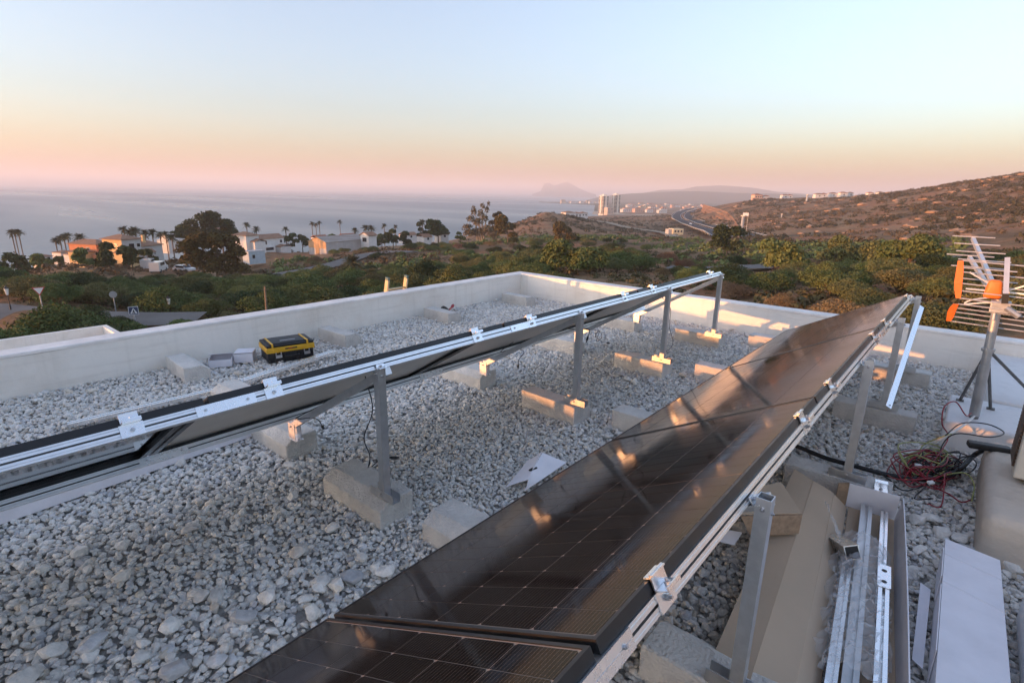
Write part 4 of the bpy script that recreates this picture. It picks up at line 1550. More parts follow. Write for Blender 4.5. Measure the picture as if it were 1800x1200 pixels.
# ---- open brown carton of profiles at the lower right
def front_carton():
    O = Vector((-0.085, 3.52, 0.0))
    v = Vector((0.113, -0.994, 0))
    u = Vector((-0.994, -0.113, 0))
    Z = Vector((0, 0, 1))
    P = lambda a, b_, z: O + u * a + v * b_ + Z * z
    t = empty('long_carton', O + v * 1.0, 0, 'long opened brown cardboard carton in the foreground holding aluminium profiles', 'carton')
    Ln = 2.0
    sheet([P(0, 0.004, 0.03), P(0, Ln, 0.03), P(0.23, Ln, 0.03), P(0.23, 0.004, 0.03)], 0.005, 'base', M_BCARD, t, 0.001, 3)
    # white outer skin on the far end and the right side
    sheet([P(0.245, -0.002, 0.034), P(0.001, -0.002, 0.034), P(0.001, 0.005, 0.185), P(0.245, 0.012, 0.185)], 0.005, 'end_wall', M_WCARD, t, 0.002, 4)
    sheet([P(-0.002, 0.02, 0.034), P(-0.002, Ln, 0.034), P(-0.010, Ln, 0.170), P(-0.012, 0.02, 0.180)], 0.005, 'side_wall', M_WCARD, t, 0.008, 5, 10)
    sheet([P(0.24, 0.02, 0.036), P(0.24, Ln, 0.036), P(0.315, Ln, 0.115), P(0.315, 0.06, 0.115)], 0.005, 'side_wall', M_BCARD, t, 0.003, 6)
    sheet([P(0.3155, 0.05, 0.1155), P(0.3155, Ln, 0.1155), P(0.455, Ln, 0.150), P(0.43, 0.03, 0.150)], 0.005, 'flap', M_BCARD, t, 0.004, 7)
    sheet([P(0.4305, 0.03, 0.1505), P(0.4555, Ln, 0.1505), P(0.60, Ln, 0.135), P(0.545, -0.06, 0.150)], 0.005, 'flap', M_BCARD, t, 0.005, 8)
    sheet([P(0.246, 0.0, 0.036), P(0.300, 0.02, 0.05), P(0.300, 0.015, 0.17), P(0.247, 0.005, 0.185)], 0.006, 'tab', M_BCARD2, t, 0.001, 9)
    # profiles in the carton
    for k, (a, b0, b1, z, mt_, lab, ww) in enumerate(((0.060, 0.06, 0.95, 0.060, M_ALU3, 'thin aluminium profile in the open carton, nearest its white side wall', 0.034),
                                                      (0.145, 0.04, 1.55, 0.060, M_ALU2, 'wide dull aluminium profile in the middle of the open carton', 0.055),
                                                      (0.205, 0.62, 1.9, 0.048, M_ALU3, 'bright aluminium profile lying on the brown side of the open carton', 0.040),
                                                      (0.062, 0.86, 1.9, 0.090, M_ALU3, 'upper bright profile with a bolted joint at its end in the open carton', 0.042))):
        loose_rail(P(a, b0, z), P(a + 0.01, b1, z), lab, mt_, ww, 0.034, 'profiles in the open carton')
    # end joint with two bolts
    j = empty('splice_joint', P(0.062, 0.80, 0.09), 0, 'square splice piece with two holes on the carton profile', 'joint')
    j.rotation_euler.z = math.atan2(v.y, v.x)
    part(MB().box(-0.12, 0.06, -0.026, 0.026, 0.0355, 0.0405), 'plate', M_ALU3, j)
    part(MB().box(-0.12, 0.06, -0.026, -0.022, -0.02, 0.0350), 'cheek', M_ALU3, j)
    part(MB().box(-0.12, 0.06, 0.022, 0.026, -0.02, 0.0350), 'cheek', M_ALU3, j)
    for x in (-0.07, 0.02):
        part(MB().tube([(x, 0, 0.0402), (x, 0, 0.0418)], 0.011, 10), 'hole', M_BOX_BLACK, j)
    # open end of a second splice lying askew
    j2 = empty('splice_joint', P(0.235, 0.58, 0.10), 0, 'short hollow splice piece sticking out of the plastic film', 'joint')
    j2.rotation_euler = (R(14), R(-20), math.atan2(v.y, v.x) + R(24))
    for b_ in ((-0.11, 0.11, -0.03, 0.03, 0.03, 0.034), (-0.11, 0.11, -0.03, 0.03, -0.034, -0.03), (-0.11, 0.11, -0.034, -0.0302, -0.034, 0.034), (-0.11, 0.11, 0.0302, 0.034, -0.034, 0.034)):
        part(MB().box(*b_), 'side', M_ALU3, j2)
    part(MB().box(-0.10, 0.109, -0.0298, 0.0298, -0.0298, 0.0298), 'hollow_shade', M_BOX_BLACK, j2)  # black fill painting the shade inside the hollow piece
    # crumpled clear film
    mt = bpy.data.materials.new('clear_film')
    mt.use_nodes = True
    nb = mt.node_tree.nodes['Principled BSDF']
    nb.inputs['Base Color'].default_value = (0.80, 0.80, 0.82, 1)
    nb.inputs['Roughness'].default_value = 0.12
    nb.inputs['Alpha'].default_value = 0.30
    nb.inputs['Specular IOR Level'].default_value = 0.8
    rnd = random.Random(3)
    vs, fs = [], []
    nu, nv = 14, 44
    for i in range(nv + 1):
        for k in range(nu + 1):
            a = 0.03 + 0.24 * k / nu
            b0 = 0.46 + 1.0 * i / nv
            arch = math.sin(math.pi * k / nu)
            z = 0.075 + 0.075 * arch + rnd.uniform(-1, 1) * 0.017
            vs.append(P(a + rnd.uniform(-1, 1) * 0.010 + (0.03 if k == nu else 0) * math.sin(i * 0.7), b0 + rnd.uniform(-1, 1) * 0.012, z))
    for i in range(nv):
        for k in range(nu):
            q = (i * (nu + 1) + k, i * (nu + 1) + k + 1, (i + 1) * (nu + 1) + k + 1, (i + 1) * (nu + 1) + k)
            fs += [(q[0], q[1], q[2]), (q[0], q[2], q[3])]
    b0 = P(0.25, 0.52, 0.12)                                      # the torn tail standing up at its far end
    n0 = len(vs)
    for k in range(9):
        p = b0 + u * (0.012 * k) - v * (0.022 * k) + Z * (0.010 * k)
        for s_ in (-1, 0, 1):
            vs.append(p + v * s_ * (0.034 - 0.003 * k) + Z * rnd.uniform(-1, 1) * 0.014 + u * rnd.uniform(-1, 1) * 0.01)
    for k in range(8):
        for s_ in (0, 1):
            fs.append((n0 + k * 3 + s_, n0 + k * 3 + s_ + 1, n0 + k * 3 + s_ + 4, n0 + k * 3 + s_ + 3))
    tag(meshobj('plastic_film', vs, fs, mt), 'crumpled clear plastic film round the profiles in the open carton', 'plastic film')


front_carton()


# ---- half-open brown box wedged under the rail
def brown_box():
    c = gp(1366, 905, 0.10)
    t = empty('carton', (c.x, c.y, 0.0), 0, 'crushed open brown box between the nearest post and its neighbour block', 'carton')
    q = lambda px, py, z: gp(px, py, z)
    sheet([q(1300, 905, 0.33), q(1408, 903, 0.28), q(1372, 848, 0.28), q(1322, 858, 0.33)], 0.005, 'top', M_BCARD, t, 0.002, 1)
    sheet([q(1318, 940, 0.20), q(1402, 936, 0.17), q(1409, 904, 0.277), q(1301, 906, 0.326)], 0.005, 'front', M_BCARD2, t, 0.003, 2)  # darker card paints in the shade of the box's underside
    sheet([q(1402, 936, 0.17), q(1378, 880, 0.12), q(1373, 849, 0.277), q(1410, 903, 0.277)], 0.005, 'side', M_BCARD, t, 0.002, 3)
    sheet([q(1258, 950, 0.12), q(1290, 958, 0.10), q(1304, 935, 0.14), q(1275, 930, 0.16)], 0.004, 'flap', M_WCARD, t, 0.003, 4)


brown_box()


# ---- long white carton and a torn strip beside it
def white_carton():
    zt = 0.17
    A_, B_, C_, D_ = gp(1662, 946, zt), gp(1758, 984, zt), gp(1778, 1220, zt), gp(1643, 1220, zt)
    A_, B_ = A_, B_
    d = (D_ - A_)
    t = empty('long_carton', (A_.x, A_.y, 0), 0, 'long closed white carton lying on the gravel at the lower right', 'carton')
    v = d.normalized()
    w = (B_ - A_)
    Ln = 1.25
    cor = [A_, B_, B_ + v * Ln, A_ + v * Ln]
    lo = [Vector((p.x, p.y, 0.012)) for p in cor]
    vs = lo + cor
    MB().add(vs, [(0, 1, 2, 3), (7, 6, 5, 4), (4, 5, 1, 0), (5, 6, 2, 1), (6, 7, 3, 2), (7, 4, 0, 3)]).build('box', M_WCARD, t)
    n = Vector((0, 0, 0.0012))
    for s_ in (0.15, 0.40):
        a, b_ = A_ + v * s_, B_ + v * (s_ + 0.03)
        MB().bar(a + n * 0.5, b_ + n * 0.5, 0.009, 0.0012).build('tape', M_TAPE, t)
    k = w.cross(Vector((0, 0, 1))).normalized()
    for s0, s1 in ((0.10, 0.36), (0.43, 0.9)):
        a, b_ = A_ + v * s0, A_ + v * s1
        e = -w.normalized() * 0.002
        MB().add([a + e, b_ + e, b_ + e - Vector((0, 0, 0.155)), a + e - Vector((0, 0, 0.155)), a + e * 3, b_ + e * 3, b_ + e * 3 - Vector((0, 0, 0.155)), a + e * 3 - Vector((0, 0, 0.155))],
                 [(0, 1, 2, 3), (7, 6, 5, 4), (0, 4, 5, 1), (1, 5, 6, 2), (2, 6, 7, 3), (3, 7, 4, 0)]).build('side_flap', M_WCARD, t)
    s = sheet([gp(1603, 1158, 0.04), gp(1618, 1022, 0.06), gp(1636, 1036, 0.05), gp(1622, 1175, 0.045)], 0.004, 'cardboard_strip', M_WCARD, None, 0.006, 12)
    tag(s, 'torn strip of white cardboard beside the long white carton', 'cardboard')


white_carton()

# ---- loose clamp on the second right-hand block
lc = empty('loose_clamp', (gp(1548, 858, BLOCK_H).x, gp(1548, 858, BLOCK_H).y, BLOCK_H), R(8), 'loose bright panel clamp lying on the block of the second right post', 'clamp')
part(MB().box(-0.032, 0.032, -0.055, 0.0, 0.004, 0.008), 'plate', M_ALU3, lc)
part(MB().box(-0.032, 0.032, 0.0005, 0.0045, 0.004, 0.035), 'fin', M_ALU3, lc)
part(MB().box(-0.032, 0.032, 0.005, 0.040, 0.030, 0.034), 'hook', M_ALU3, lc)
part(MB().tube([(0, -0.028, 0.0082), (0, -0.028, 0.015), (0, -0.028, 0.0152), (0, -0.028, 0.022)], [0.010, 0.010, 0.005, 0.005], 6), 'bolt', M_STEEL, lc)


# ------------------------------------------------------------------ antenna mast
def antenna():
    M_GALV = mat('galvanised_mast', (0.40, 0.41, 0.42), 0.5, 0.75, var=0.15, scale=10, rvar=0.1)
    M_ROD = mat('antenna_rod', (0.72, 0.70, 0.68), 0.4, 0.6, var=0.06, scale=15)
    M_ORANGE = mat('orange_plastic', (0.80, 0.20, 0.03), 0.45, var=0.08, scale=14)
    M_DARKM = mat('tripod_iron', (0.16, 0.155, 0.15), 0.6, 0.6, var=0.2, scale=20)
    zb = 0.216
    base = gp(1711, 734, zb)
    yA = base.y
    t = empty('antenna', base, 0, 'roof antenna with orange ended reflector grids on a steel tripod mast', 'antenna')
    top = at_y(1757, 523, yA)
    ax = (top - base)
    mp = MB().tube([base + Vector((0, 0, 0.02)), base + ax * 0.45], 0.033, 16).build('mast', M_GALV, t)
    autosmooth(mp)
    mp2 = MB().tube([base + ax * 0.45, base + ax * 0.985], 0.028, 16).build('mast', M_GALV, t)
    autosmooth(mp2)
    col = base + ax * 0.58
    c_ = MB().tube([col - ax * 0.012, col + ax * 0.012], 0.040, 16).build('collar', M_GALV, t)
    MB().tube([base, base + Vector((0, 0, 0.022))], 0.030, 10).build('pivot', M_DARKM, t)
    for px, py, z in ((1687, 704, zb), (1741, 719, zb)):
        f_ = gp(px, py, z)
        MB().tube([f_, f_.lerp(col, 0.97)], 0.011, 8).build('strut', M_DARKM, t)
        MB().box(f_.x - 0.025, f_.x + 0.025, f_.y - 0.02, f_.y + 0.02, z - 0.001, z + 0.012).build('shoe', M_DARKM, t)
    f_ = Vector((base.x + 0.42, base.y + 0.62, 0.236))
    MB().tube([f_, f_.lerp(col, 0.97)], 0.011, 8).build('strut', M_DARKM, t)
    # head clamp
    hd = at_y(1758, 538, yA)
    MB().box(hd.x - 0.055, hd.x + 0.055, hd.y - 0.06, hd.y + 0.02, hd.z - 0.045, hd.z + 0.04, ch=0.006).build('head_clamp', M_GALV, t)
    MB().tube([hd + Vector((0.03, -0.05, 0.0)), hd + Vector((0.11, -0.06, -0.05))], 0.022, 8).build('clamp_screw', M_GALV, t)

    # reflector grids: rods across, orange end pieces
    def grid(rows, nm):
        left, right = [], []
        for px, py, dy in rows:
            L_ = at_y(px, py, yA - 0.06 + dy)
            R_ = Vector((2 * hd.x - L_.x - 0.02, L_.y, L_.z - 0.01))
            rd = MB().tube([L_, R_], 0.0048, 6).build('rod', M_ROD, t)
            left.append(L_)
            right.append(R_)
        for pts in (left, right):
            mb = MB()
            sgn = -1 if pts is left else 1
            n = len(pts)
            prof = []
            vs, fs = [], []
            for i, p in enumerate(pts):
                bulge = 0.042 * (0.35 + 0.65 * math.sin(math.pi * (0.15 + 0.75 * i / (n - 1))))
                for q in (p + Vector((sgn * -0.006, 0.010, 0)), p + Vector((sgn * -0.006, -0.010, 0)), p + Vector((sgn * bulge, -0.010, -0.002)), p + Vector((sgn * bulge, 0.010, -0.002))):
                    vs.append(q)
            for i in range(n - 1):
                for k in range(4):
                    fs.append((i * 4 + k, i * 4 + (k + 1) % 4, (i + 1) * 4 + (k + 1) % 4, (i + 1) * 4 + k))
            fs += [(3, 2, 1, 0), tuple(4 * (n - 1) + k for k in range(4))]
            mb.add(vs, fs)
            mb.build('end_piece', M_ORANGE, t)
    grid([(1692, 458, 0.16), (1692, 478, 0.12), (1690, 498, 0.08), (1689, 511, 0.04), (1687, 524, 0.0)], 'upper')
    grid([(1684, 534, 0.0), (1681, 541, 0.03), (1678, 548, 0.06), (1675, 556, 0.09), (1670, 564, 0.12)], 'lower')
    a, b_ = at_y(1768, 517, yA - 0.075), at_y(1771, 453, yA + 0.09)
    MB().bar(a, b_, 0.030, 0.014, (0, 1, 0)).build('grid_bar', M_ROD, t)
    MB().bar(at_y(1766, 533, yA - 0.08), at_y(1768, 516, yA - 0.08), 0.036, 0.03, (0, 1, 0)).build('grid_holder', M_BOX_BLACK, t)
    for s_ in (-1, 1):
        for dz in (0.02, -0.10):
            p = hd + Vector((0.0, 0.02, 0.10))
            MB().bar(p, p + Vector((s_ * 0.21, -0.02, 0.10 + dz)), 0.016, 0.010).build('stay', M_ROD, t)
    # booms that point away from the viewer, with their directors
    n0 = at_y(1746, 512, yA + 0.03)
    for (px, py, dy, rows) in ((1710, 419, 0.95, 5), (1704, 452, 0.85, 3)):
        tip = at_y(px, py, yA + dy)
        bm_ = MB().bar(n0 + Vector((0, 0, 0.03 if py < 430 else -0.02)), tip, 0.026, 0.026).build('boom', M_ROD, t)
        s0 = n0 + Vector((0, 0, 0.03 if py < 430 else -0.02))
        for k in range(rows):
            p = s0.lerp(tip, 0.28 + 0.71 * k / (rows - 1))
            ln = 0.165 - 0.006 * k if py < 430 else 0.18 - 0.012 * k
            MB().tube([p + Vector((-ln, 0, 0.016)), p + Vector((ln, 0, 0.016))], 0.0048, 6).build('director', M_ROD, bm_)
    c1, c2 = at_y(1744, 496, yA + 0.02), at_y(1750, 520, yA + 0.02)
    mb = MB()
    bm_ = bmesh.new()
    bmesh.ops.create_cube(bm_, size=1.0)
    mid = (c1 + c2) / 2
    for v in bm_.verts:
        v.co = Vector((v.co.x * 0.095 * (1.15 if v.co.z < 0 else 0.8), v.co.y * 0.07, v.co.z * (c1.z - c2.z + 0.04)))
    bmesh.ops.bevel(bm_, geom=bm_.edges[:], offset=0.022, segments=3, profile=0.5, affect='EDGES')
    mb.frombm(bm_, Matrix.Translation(mid))
    autosmooth(mb.build('dipole_box', M_ORANGE, t))
    lead = bez([mid + Vector((0, 0, -0.06)), hd + Vector((-0.16, -0.05, 0.03)), hd + Vector((-0.19, -0.05, -0.005)), hd + Vector((-0.04, -0.05, 0.02)), hd + Vector((-0.02, -0.055, -0.10))], 7)
    MB().tube(lead, 0.006, 6).build('lead', mat('white_cable', (0.72, 0.71, 0.69), 0.5), t, smooth=True)
    return base


MAST = antenna()


# ------------------------------------------------------------------ outdoor air unit on its plinth
def air_unit():
    M_CREAM = mat('cream_casing', (0.62, 0.56, 0.46), 0.5, var=0.08, scale=5, bump=0.03, bscale=60)
    M_FIN = mat('brown_fins', (0.12, 0.075, 0.05), 0.6, 0.3, var=0.3, scale=30)
    c = gp(1774, 838, 0.30)
    x0, y0 = c.x, c.y
    W, D, H, z0 = 0.82, 0.33, 0.60, 0.30
    t = empty('air_conditioner', (x0 + W / 2, y0 + D / 2, 0.27), 0, 'cream outdoor air conditioner unit at the right edge on its plinth', 'air conditioner')
    MB().box(x0 + 0.012, x0 + W, y0, y0 + D, z0, z0 + H, ch=0.012).build('casing', M_CREAM, t)
    for k in range(26):
        z = z0 + 0.05 + k * 0.0205
        MB().box(x0 + 0.001, x0 + 0.0115, y0 + 0.05, y0 + D - 0.03, z, z + 0.012).build('fin', M_FIN, t)
    for k in range(14):
        z = z0 + 0.10 + k * 0.03
        MB().box(x0 + 0.05, x0 + 0.34, y0 - 0.006, y0 - 0.0005, z, z + 0.012).build('louvre', M_CREAM, t)
    for x in (x0 + 0.1, x0 + W - 0.14):
        MB().box(x, x + 0.05, y0 - 0.02, y0 + D + 0.02, 0.2685, z0 - 0.0005).build('foot', M_BOX_BLACK, t)


air_unit()


# ------------------------------------------------------------------ loose wires and conduit
def wire_mat(nm, c):
    return mat(nm, c, 0.45, var=0.12, scale=30)


W_RED, W_BLACK, W_GREEN, W_WHITE = wire_mat('red_wire', (0.26, 0.018, 0.030)), wire_mat('black_wire', (0.012, 0.012, 0.013)), wire_mat('green_yellow_wire', (0.34, 0.36, 0.13)), wire_mat('white_wire', (0.72, 0.71, 0.68))


def tangle(name, label, mt, cpx, cpy, rx, ry, turns, seed, r_=0.0042, lead=(), tail=()):
    """one long wire: lead points, then loops round a centre, then tail points"""
    rnd = random.Random(seed)
    pts = [Vector(p) for p in lead]
    a = rnd.uniform(0, 6.28)
    for k in range(int(turns * 7)):
        a += 6.283 / 7 * rnd.uniform(0.7, 1.3)
        q = rnd.uniform(0.35, 1.0)
        g = gp(cpx + rx * q * math.cos(a) + rnd.uniform(-12, 12), cpy + ry * q * math.sin(a) + rnd.uniform(-6, 6), 0.0)
        pts.append(Vector((g.x, g.y, 0.045 + rnd.random() ** 2 * 0.11)))
    pts += [Vector(p) for p in tail]
    o = MB().tube(bez(pts, 5), r_, 6).build(name, mt, smooth=True)
    tag(o, label, 'wire', 'loose wires by the mast')
    return o


mb_ = MAST
tangle('wire', 'red wire in the tangle on the gravel, looping up beside the mast foot', W_RED, 1622, 842, 60, 30, 7, 1, lead=[mb_ + Vector((-0.02, -0.05, 0.05)), gp(1698, 730, 0.33), gp(1680, 706, 0.42), gp(1660, 715, 0.40), gp(1656, 745, 0.30), gp(1665, 775, 0.16)],
       tail=[gp(1668, 868, 0.05), gp(1690, 882, 0.05), gp(1707, 878, 0.05)])
tangle('wire', 'black wire in the tangle, with one wide loop over the white step', W_BLACK, 1640, 836, 62, 24, 5, 2, lead=[gp(1662, 765, 0.25), gp(1690, 744, 0.29), gp(1735, 745, 0.29), gp(1765, 760, 0.28), gp(1740, 768, 0.27), gp(1680, 762, 0.26), gp(1655, 785, 0.14)],
       tail=[gp(1596, 862, 0.05), gp(1560, 840, 0.05), gp(1530, 822, 0.05)])
tangle('wire', 'yellow and green earth wire in the tangle by the mast', W_GREEN, 1628, 832, 58, 26, 6, 3, lead=[gp(1672, 762, 0.22), gp(1655, 768, 0.20), gp(1620, 785, 0.10)],
       tail=[gp(1690, 830, 0.12), gp(1712, 850, 0.10), gp(1708, 880, 0.06)])
tangle('wire', 'second red wire lying lower in the tangle', W_RED, 1630, 848, 58, 26, 5, 4, lead=[gp(1600, 850, 0.05)], tail=[gp(1655, 888, 0.05), gp(1630, 885, 0.05)])
tangle('wire', 'second black wire under the tangle towards the plinth', W_BLACK, 1650, 838, 54, 22, 4, 6, lead=[gp(1715, 800, 0.2)], tail=[gp(1610, 870, 0.05), gp(1640, 876, 0.05)])
o = MB().tube(bez([mb_ + Vector((0.0, -0.055, 0.03)), gp(1690, 750, 0.22), gp(1655, 770, 0.18), gp(1625, 785, 0.09), gp(1595, 798, 0.06)], 8), 0.0085, 8).build('wire', W_WHITE, smooth=True)
tag(o, 'thick white coaxial cable running down from the mast foot', 'wire', 'loose wires by the mast')
for k, (px, py) in enumerate(((1614, 818), (1636, 848))):
    p = gp(px, py, 0.11)
    o = MB().box(-0.02, 0.02, -0.012, 0.012, -0.008, 0.008, M=Matrix.Translation(p) @ Matrix.Rotation(0.6 * k + 0.3, 4, 'Z') @ Matrix.Rotation(0.4, 4, 'X'), ch=0.003).build('wire_connector', W_WHITE)
    tag(o, ('small white connector on top of the wire tangle', 'larger white connector at the near side of the wire tangle')[k], 'connector')
o = MB().tube(bez([gp(1330, 760, 0.03), gp(1398, 783, 0.045), gp(1450, 804, 0.045), gp(1500, 818, 0.05), gp(1560, 834, 0.05), gp(1620, 842, 0.06), gp(1680, 828, 0.08), gp(1712, 800, 0.12), gp(1735, 788, 0.24)], 8), 0.016, 8).build('conduit', M_RUBBER, smooth=True)
tag(o, 'thick black conduit snaking from under the right row to the wire tangle', 'conduit')
pl = gp(1742, 786, 0.28)
o = MB().chbox(-0.12, 0.10, -0.035, 0.035, -0.02, 0.02, 0.012, Matrix.Translation(pl) @ Matrix.Rotation(0.25, 4, 'Z')).build('cable_end', M_RUBBER)
tag(o, 'black taped cable end lying on the near edge of the beige plinth', 'cable end')
# ------------------------------------------------------------------ roads and tracks
M_ASPHALT = mat('asphalt', (0.055, 0.055, 0.058), 0.9, var=0.15, scale=0.8, spec=0.2)
M_PAVE = mat('worn_concrete_road', (0.17, 0.16, 0.15), 0.95, var=0.12, scale=0.4, spec=0.15)
M_TRACK = mat('dirt_track', (0.36, 0.29, 0.21), 0.95, var=0.15, scale=0.2, spec=0.1)
M_LINE = mat('road_paint', (0.70, 0.70, 0.68), 0.8, var=0.1, scale=1.0)
ROAD_PTS = []


def gpt(px, d):
    p = at(px, 400, d)
    return Vector((p.x, p.y))


def path2d(pts, step):
    q = bez([Vector((p.x, p.y, 0)) for p in pts], 12)
    out = [q[0]]
    for p in q[1:]:
        while (p - out[-1]).length > step:
            out.append(out[-1] + (p - out[-1]).normalized() * step)
    return out


def road(name, pts, width, mt, lift, step=4.0, lateral=0.0, smooth_z=3, keep=None, label=None):
    c = path2d(pts, step)
    xs = [(-0.5, 0), (-0.17, 0), (0.17, 0), (0.5, 0)]
    nrm = []
    for i in range(len(c)):
        d = (c[min(i + 1, len(c) - 1)] - c[max(i - 1, 0)]).normalized()
        nrm.append(Vector((d.y, -d.x, 0)))
    zc = terrain([p.x for p in c], [p.y for p in c])
    for n_ in nrm:
        pass
    zl = np.maximum(terrain([p.x + n_.x * width / 2 for p, n_ in zip(c, nrm)], [p.y + n_.y * width / 2 for p, n_ in zip(c, nrm)]),
                    terrain([p.x - n_.x * width / 2 for p, n_ in zip(c, nrm)], [p.y - n_.y * width / 2 for p, n_ in zip(c, nrm)]))
    z = np.maximum(zc, zl)
    k = np.ones(2 * smooth_z + 1) / (2 * smooth_z + 1)
    z = np.convolve(np.pad(z, smooth_z, mode='edge'), k, 'valid') + lift
    vs, fs = [], []
    for p, n_, zz in zip(c, nrm, z):
        for a, _ in xs:
            q = p + n_ * (a * width + lateral)
            vs.append((q.x, q.y, zz))
        ROAD_PTS.append((p.x, p.y, width / 2))
    m_ = len(xs)
    for i in range(len(c) - 1):
        for j in range(m_ - 1):
            fs.append((i * m_ + j, (i + 1) * m_ + j, (i + 1) * m_ + j + 1, i * m_ + j + 1))
    o = tag(meshobj(name, vs, fs, mt), kind='structure')
    return o, c, nrm, z


road('road', [gpt(-160, 70), gpt(-40, 60), gpt(40, 56), gpt(110, 53), gpt(190, 51), gpt(300, 49), gpt(420, 50)], 4.6, M_PAVE, 0.30)
rd2 = road('road', [gpt(-220, 110), gpt(-80, 95), gpt(-10, 91), gpt(30, 91), gpt(70, 97)], 9.0, M_PAVE, 0.35)
road('track', [gpt(470, 112), gpt(530, 122), gpt(590, 138), gpt(640, 152), gpt(700, 156), gpt(735, 150)], 5.0, M_PAVE, 0.30)
road('track', [gpt(1180, 84), gpt(1240, 83), gpt(1300, 88), gpt(1350, 90), gpt(1420, 100)], 4.0, M_PAVE, 0.30)
road('track', [gpt(1620, 72), gpt(1680, 73), gpt(1740, 78), gpt(1860, 84)], 6.0, M_PAVE, 0.30)
road('dirt_track', [gpt(1030, 540), gpt(1050, 500), gpt(1078, 450), gpt(1110, 410), gpt(1140, 370), gpt(1170, 330), gpt(1190, 290)], 6.5, M_TRACK, 0.8, 8.0)
HW = [gpt(1300, 250), gpt(1272, 320), gpt(1246, 390), gpt(1216, 490), gpt(1199, 600), gpt(1200, 720), gpt(1213, 850), gpt(1236, 1000), gpt(1262, 1180)]
for lat in (-6.2, 6.2):
    _, c, nr, z = road('highway', HW, 9.0, M_ASPHALT, 1.2, 12.0, lat, 6)
    for la in (-4.1, 4.1):
        vs, fs = [], []
        for p, n_, zz in zip(c, nr, z):
            for a in (-0.14, 0.14):
                q = p + n_ * (lat + la + a)
                vs.append((q.x, q.y, zz + 0.03))
        fs = [(i * 2, i * 2 + 2, i * 2 + 3, i * 2 + 1) for i in range(len(c) - 1)]
        tag(meshobj('road_marking', vs, fs, M_LINE), kind='structure')
M_BARRIER = mat('crash_barrier', (0.48, 0.48, 0.47), 0.5, 0.4)
for la, lab in ((0.0, 'grey barrier on the central reserve of the distant highway'), (-11.6, 'crash barrier along the seaward edge of the distant highway'), (11.6, 'crash barrier below the orange road cutting')):
    br = empty('crash_barrier', (c[3].x, c[3].y, float(z[3])), 0, lab, 'barrier')
    mb = MB()
    q = [p + n_ * la + Vector((0, 0, zz + 0.62)) for p, n_, zz in zip(c, nr, z)]
    mb.prism([(-0.05, -0.2), (0.05, -0.2), (0.05, 0.2), (-0.05, 0.2)], q[0], q[1])
    mb.v, mb.f, mb.mi = [], [], []
    vs, fs = [], []
    for p, n_ in zip(q, nr):
        for a, b_ in ((-0.08, -0.22), (0.08, -0.22), (0.08, 0.22), (-0.08, 0.22)):
            vs.append(p + n_ * a + Vector((0, 0, b_)))
    for i in range(len(q) - 1):
        for k in range(4):
            fs.append((i * 4 + k, i * 4 + (k + 1) % 4, (i + 1) * 4 + (k + 1) % 4, (i + 1) * 4 + k))
    meshobj('rail', vs, fs, M_BARRIER, br)
    for i in range(0, min(len(q), 30)):
        MB().box(q[i].x - 0.08, q[i].x + 0.08, q[i].y - 0.08, q[i].y + 0.08, q[i].z - 0.75, q[i].z - 0.22).build('post', M_BARRIER, br)
# zebra crossing on the road at the far left
_, c, nr, z = rd2
i0 = min(range(len(c)), key=lambda i: (c[i] - Vector((*gpt(8, 91), 0))).length)
for k in range(8):
    a = -3.9 + k * 1.1
    d = (c[i0 + 1] - c[i0 - 1]).normalized()
    p = c[i0] + nr[i0] * a
    vs = [(p + nr[i0] * s * 0.27 + d * e * 1.7) for s, e in ((-1, -1), (1, -1), (1, 1), (-1, 1))]
    tag(meshobj('zebra_stripe', [(v.x, v.y, float(z[i0]) + 0.02) for v in vs], [(0, 1, 2, 3)], M_LINE), kind='structure')
_rp = np.array(ROAD_PTS)


def road_clear(x, y, r_):
    d = np.hypot(_rp[:, 0] - x, _rp[:, 1] - y) - _rp[:, 2]
    return d.min() > r_


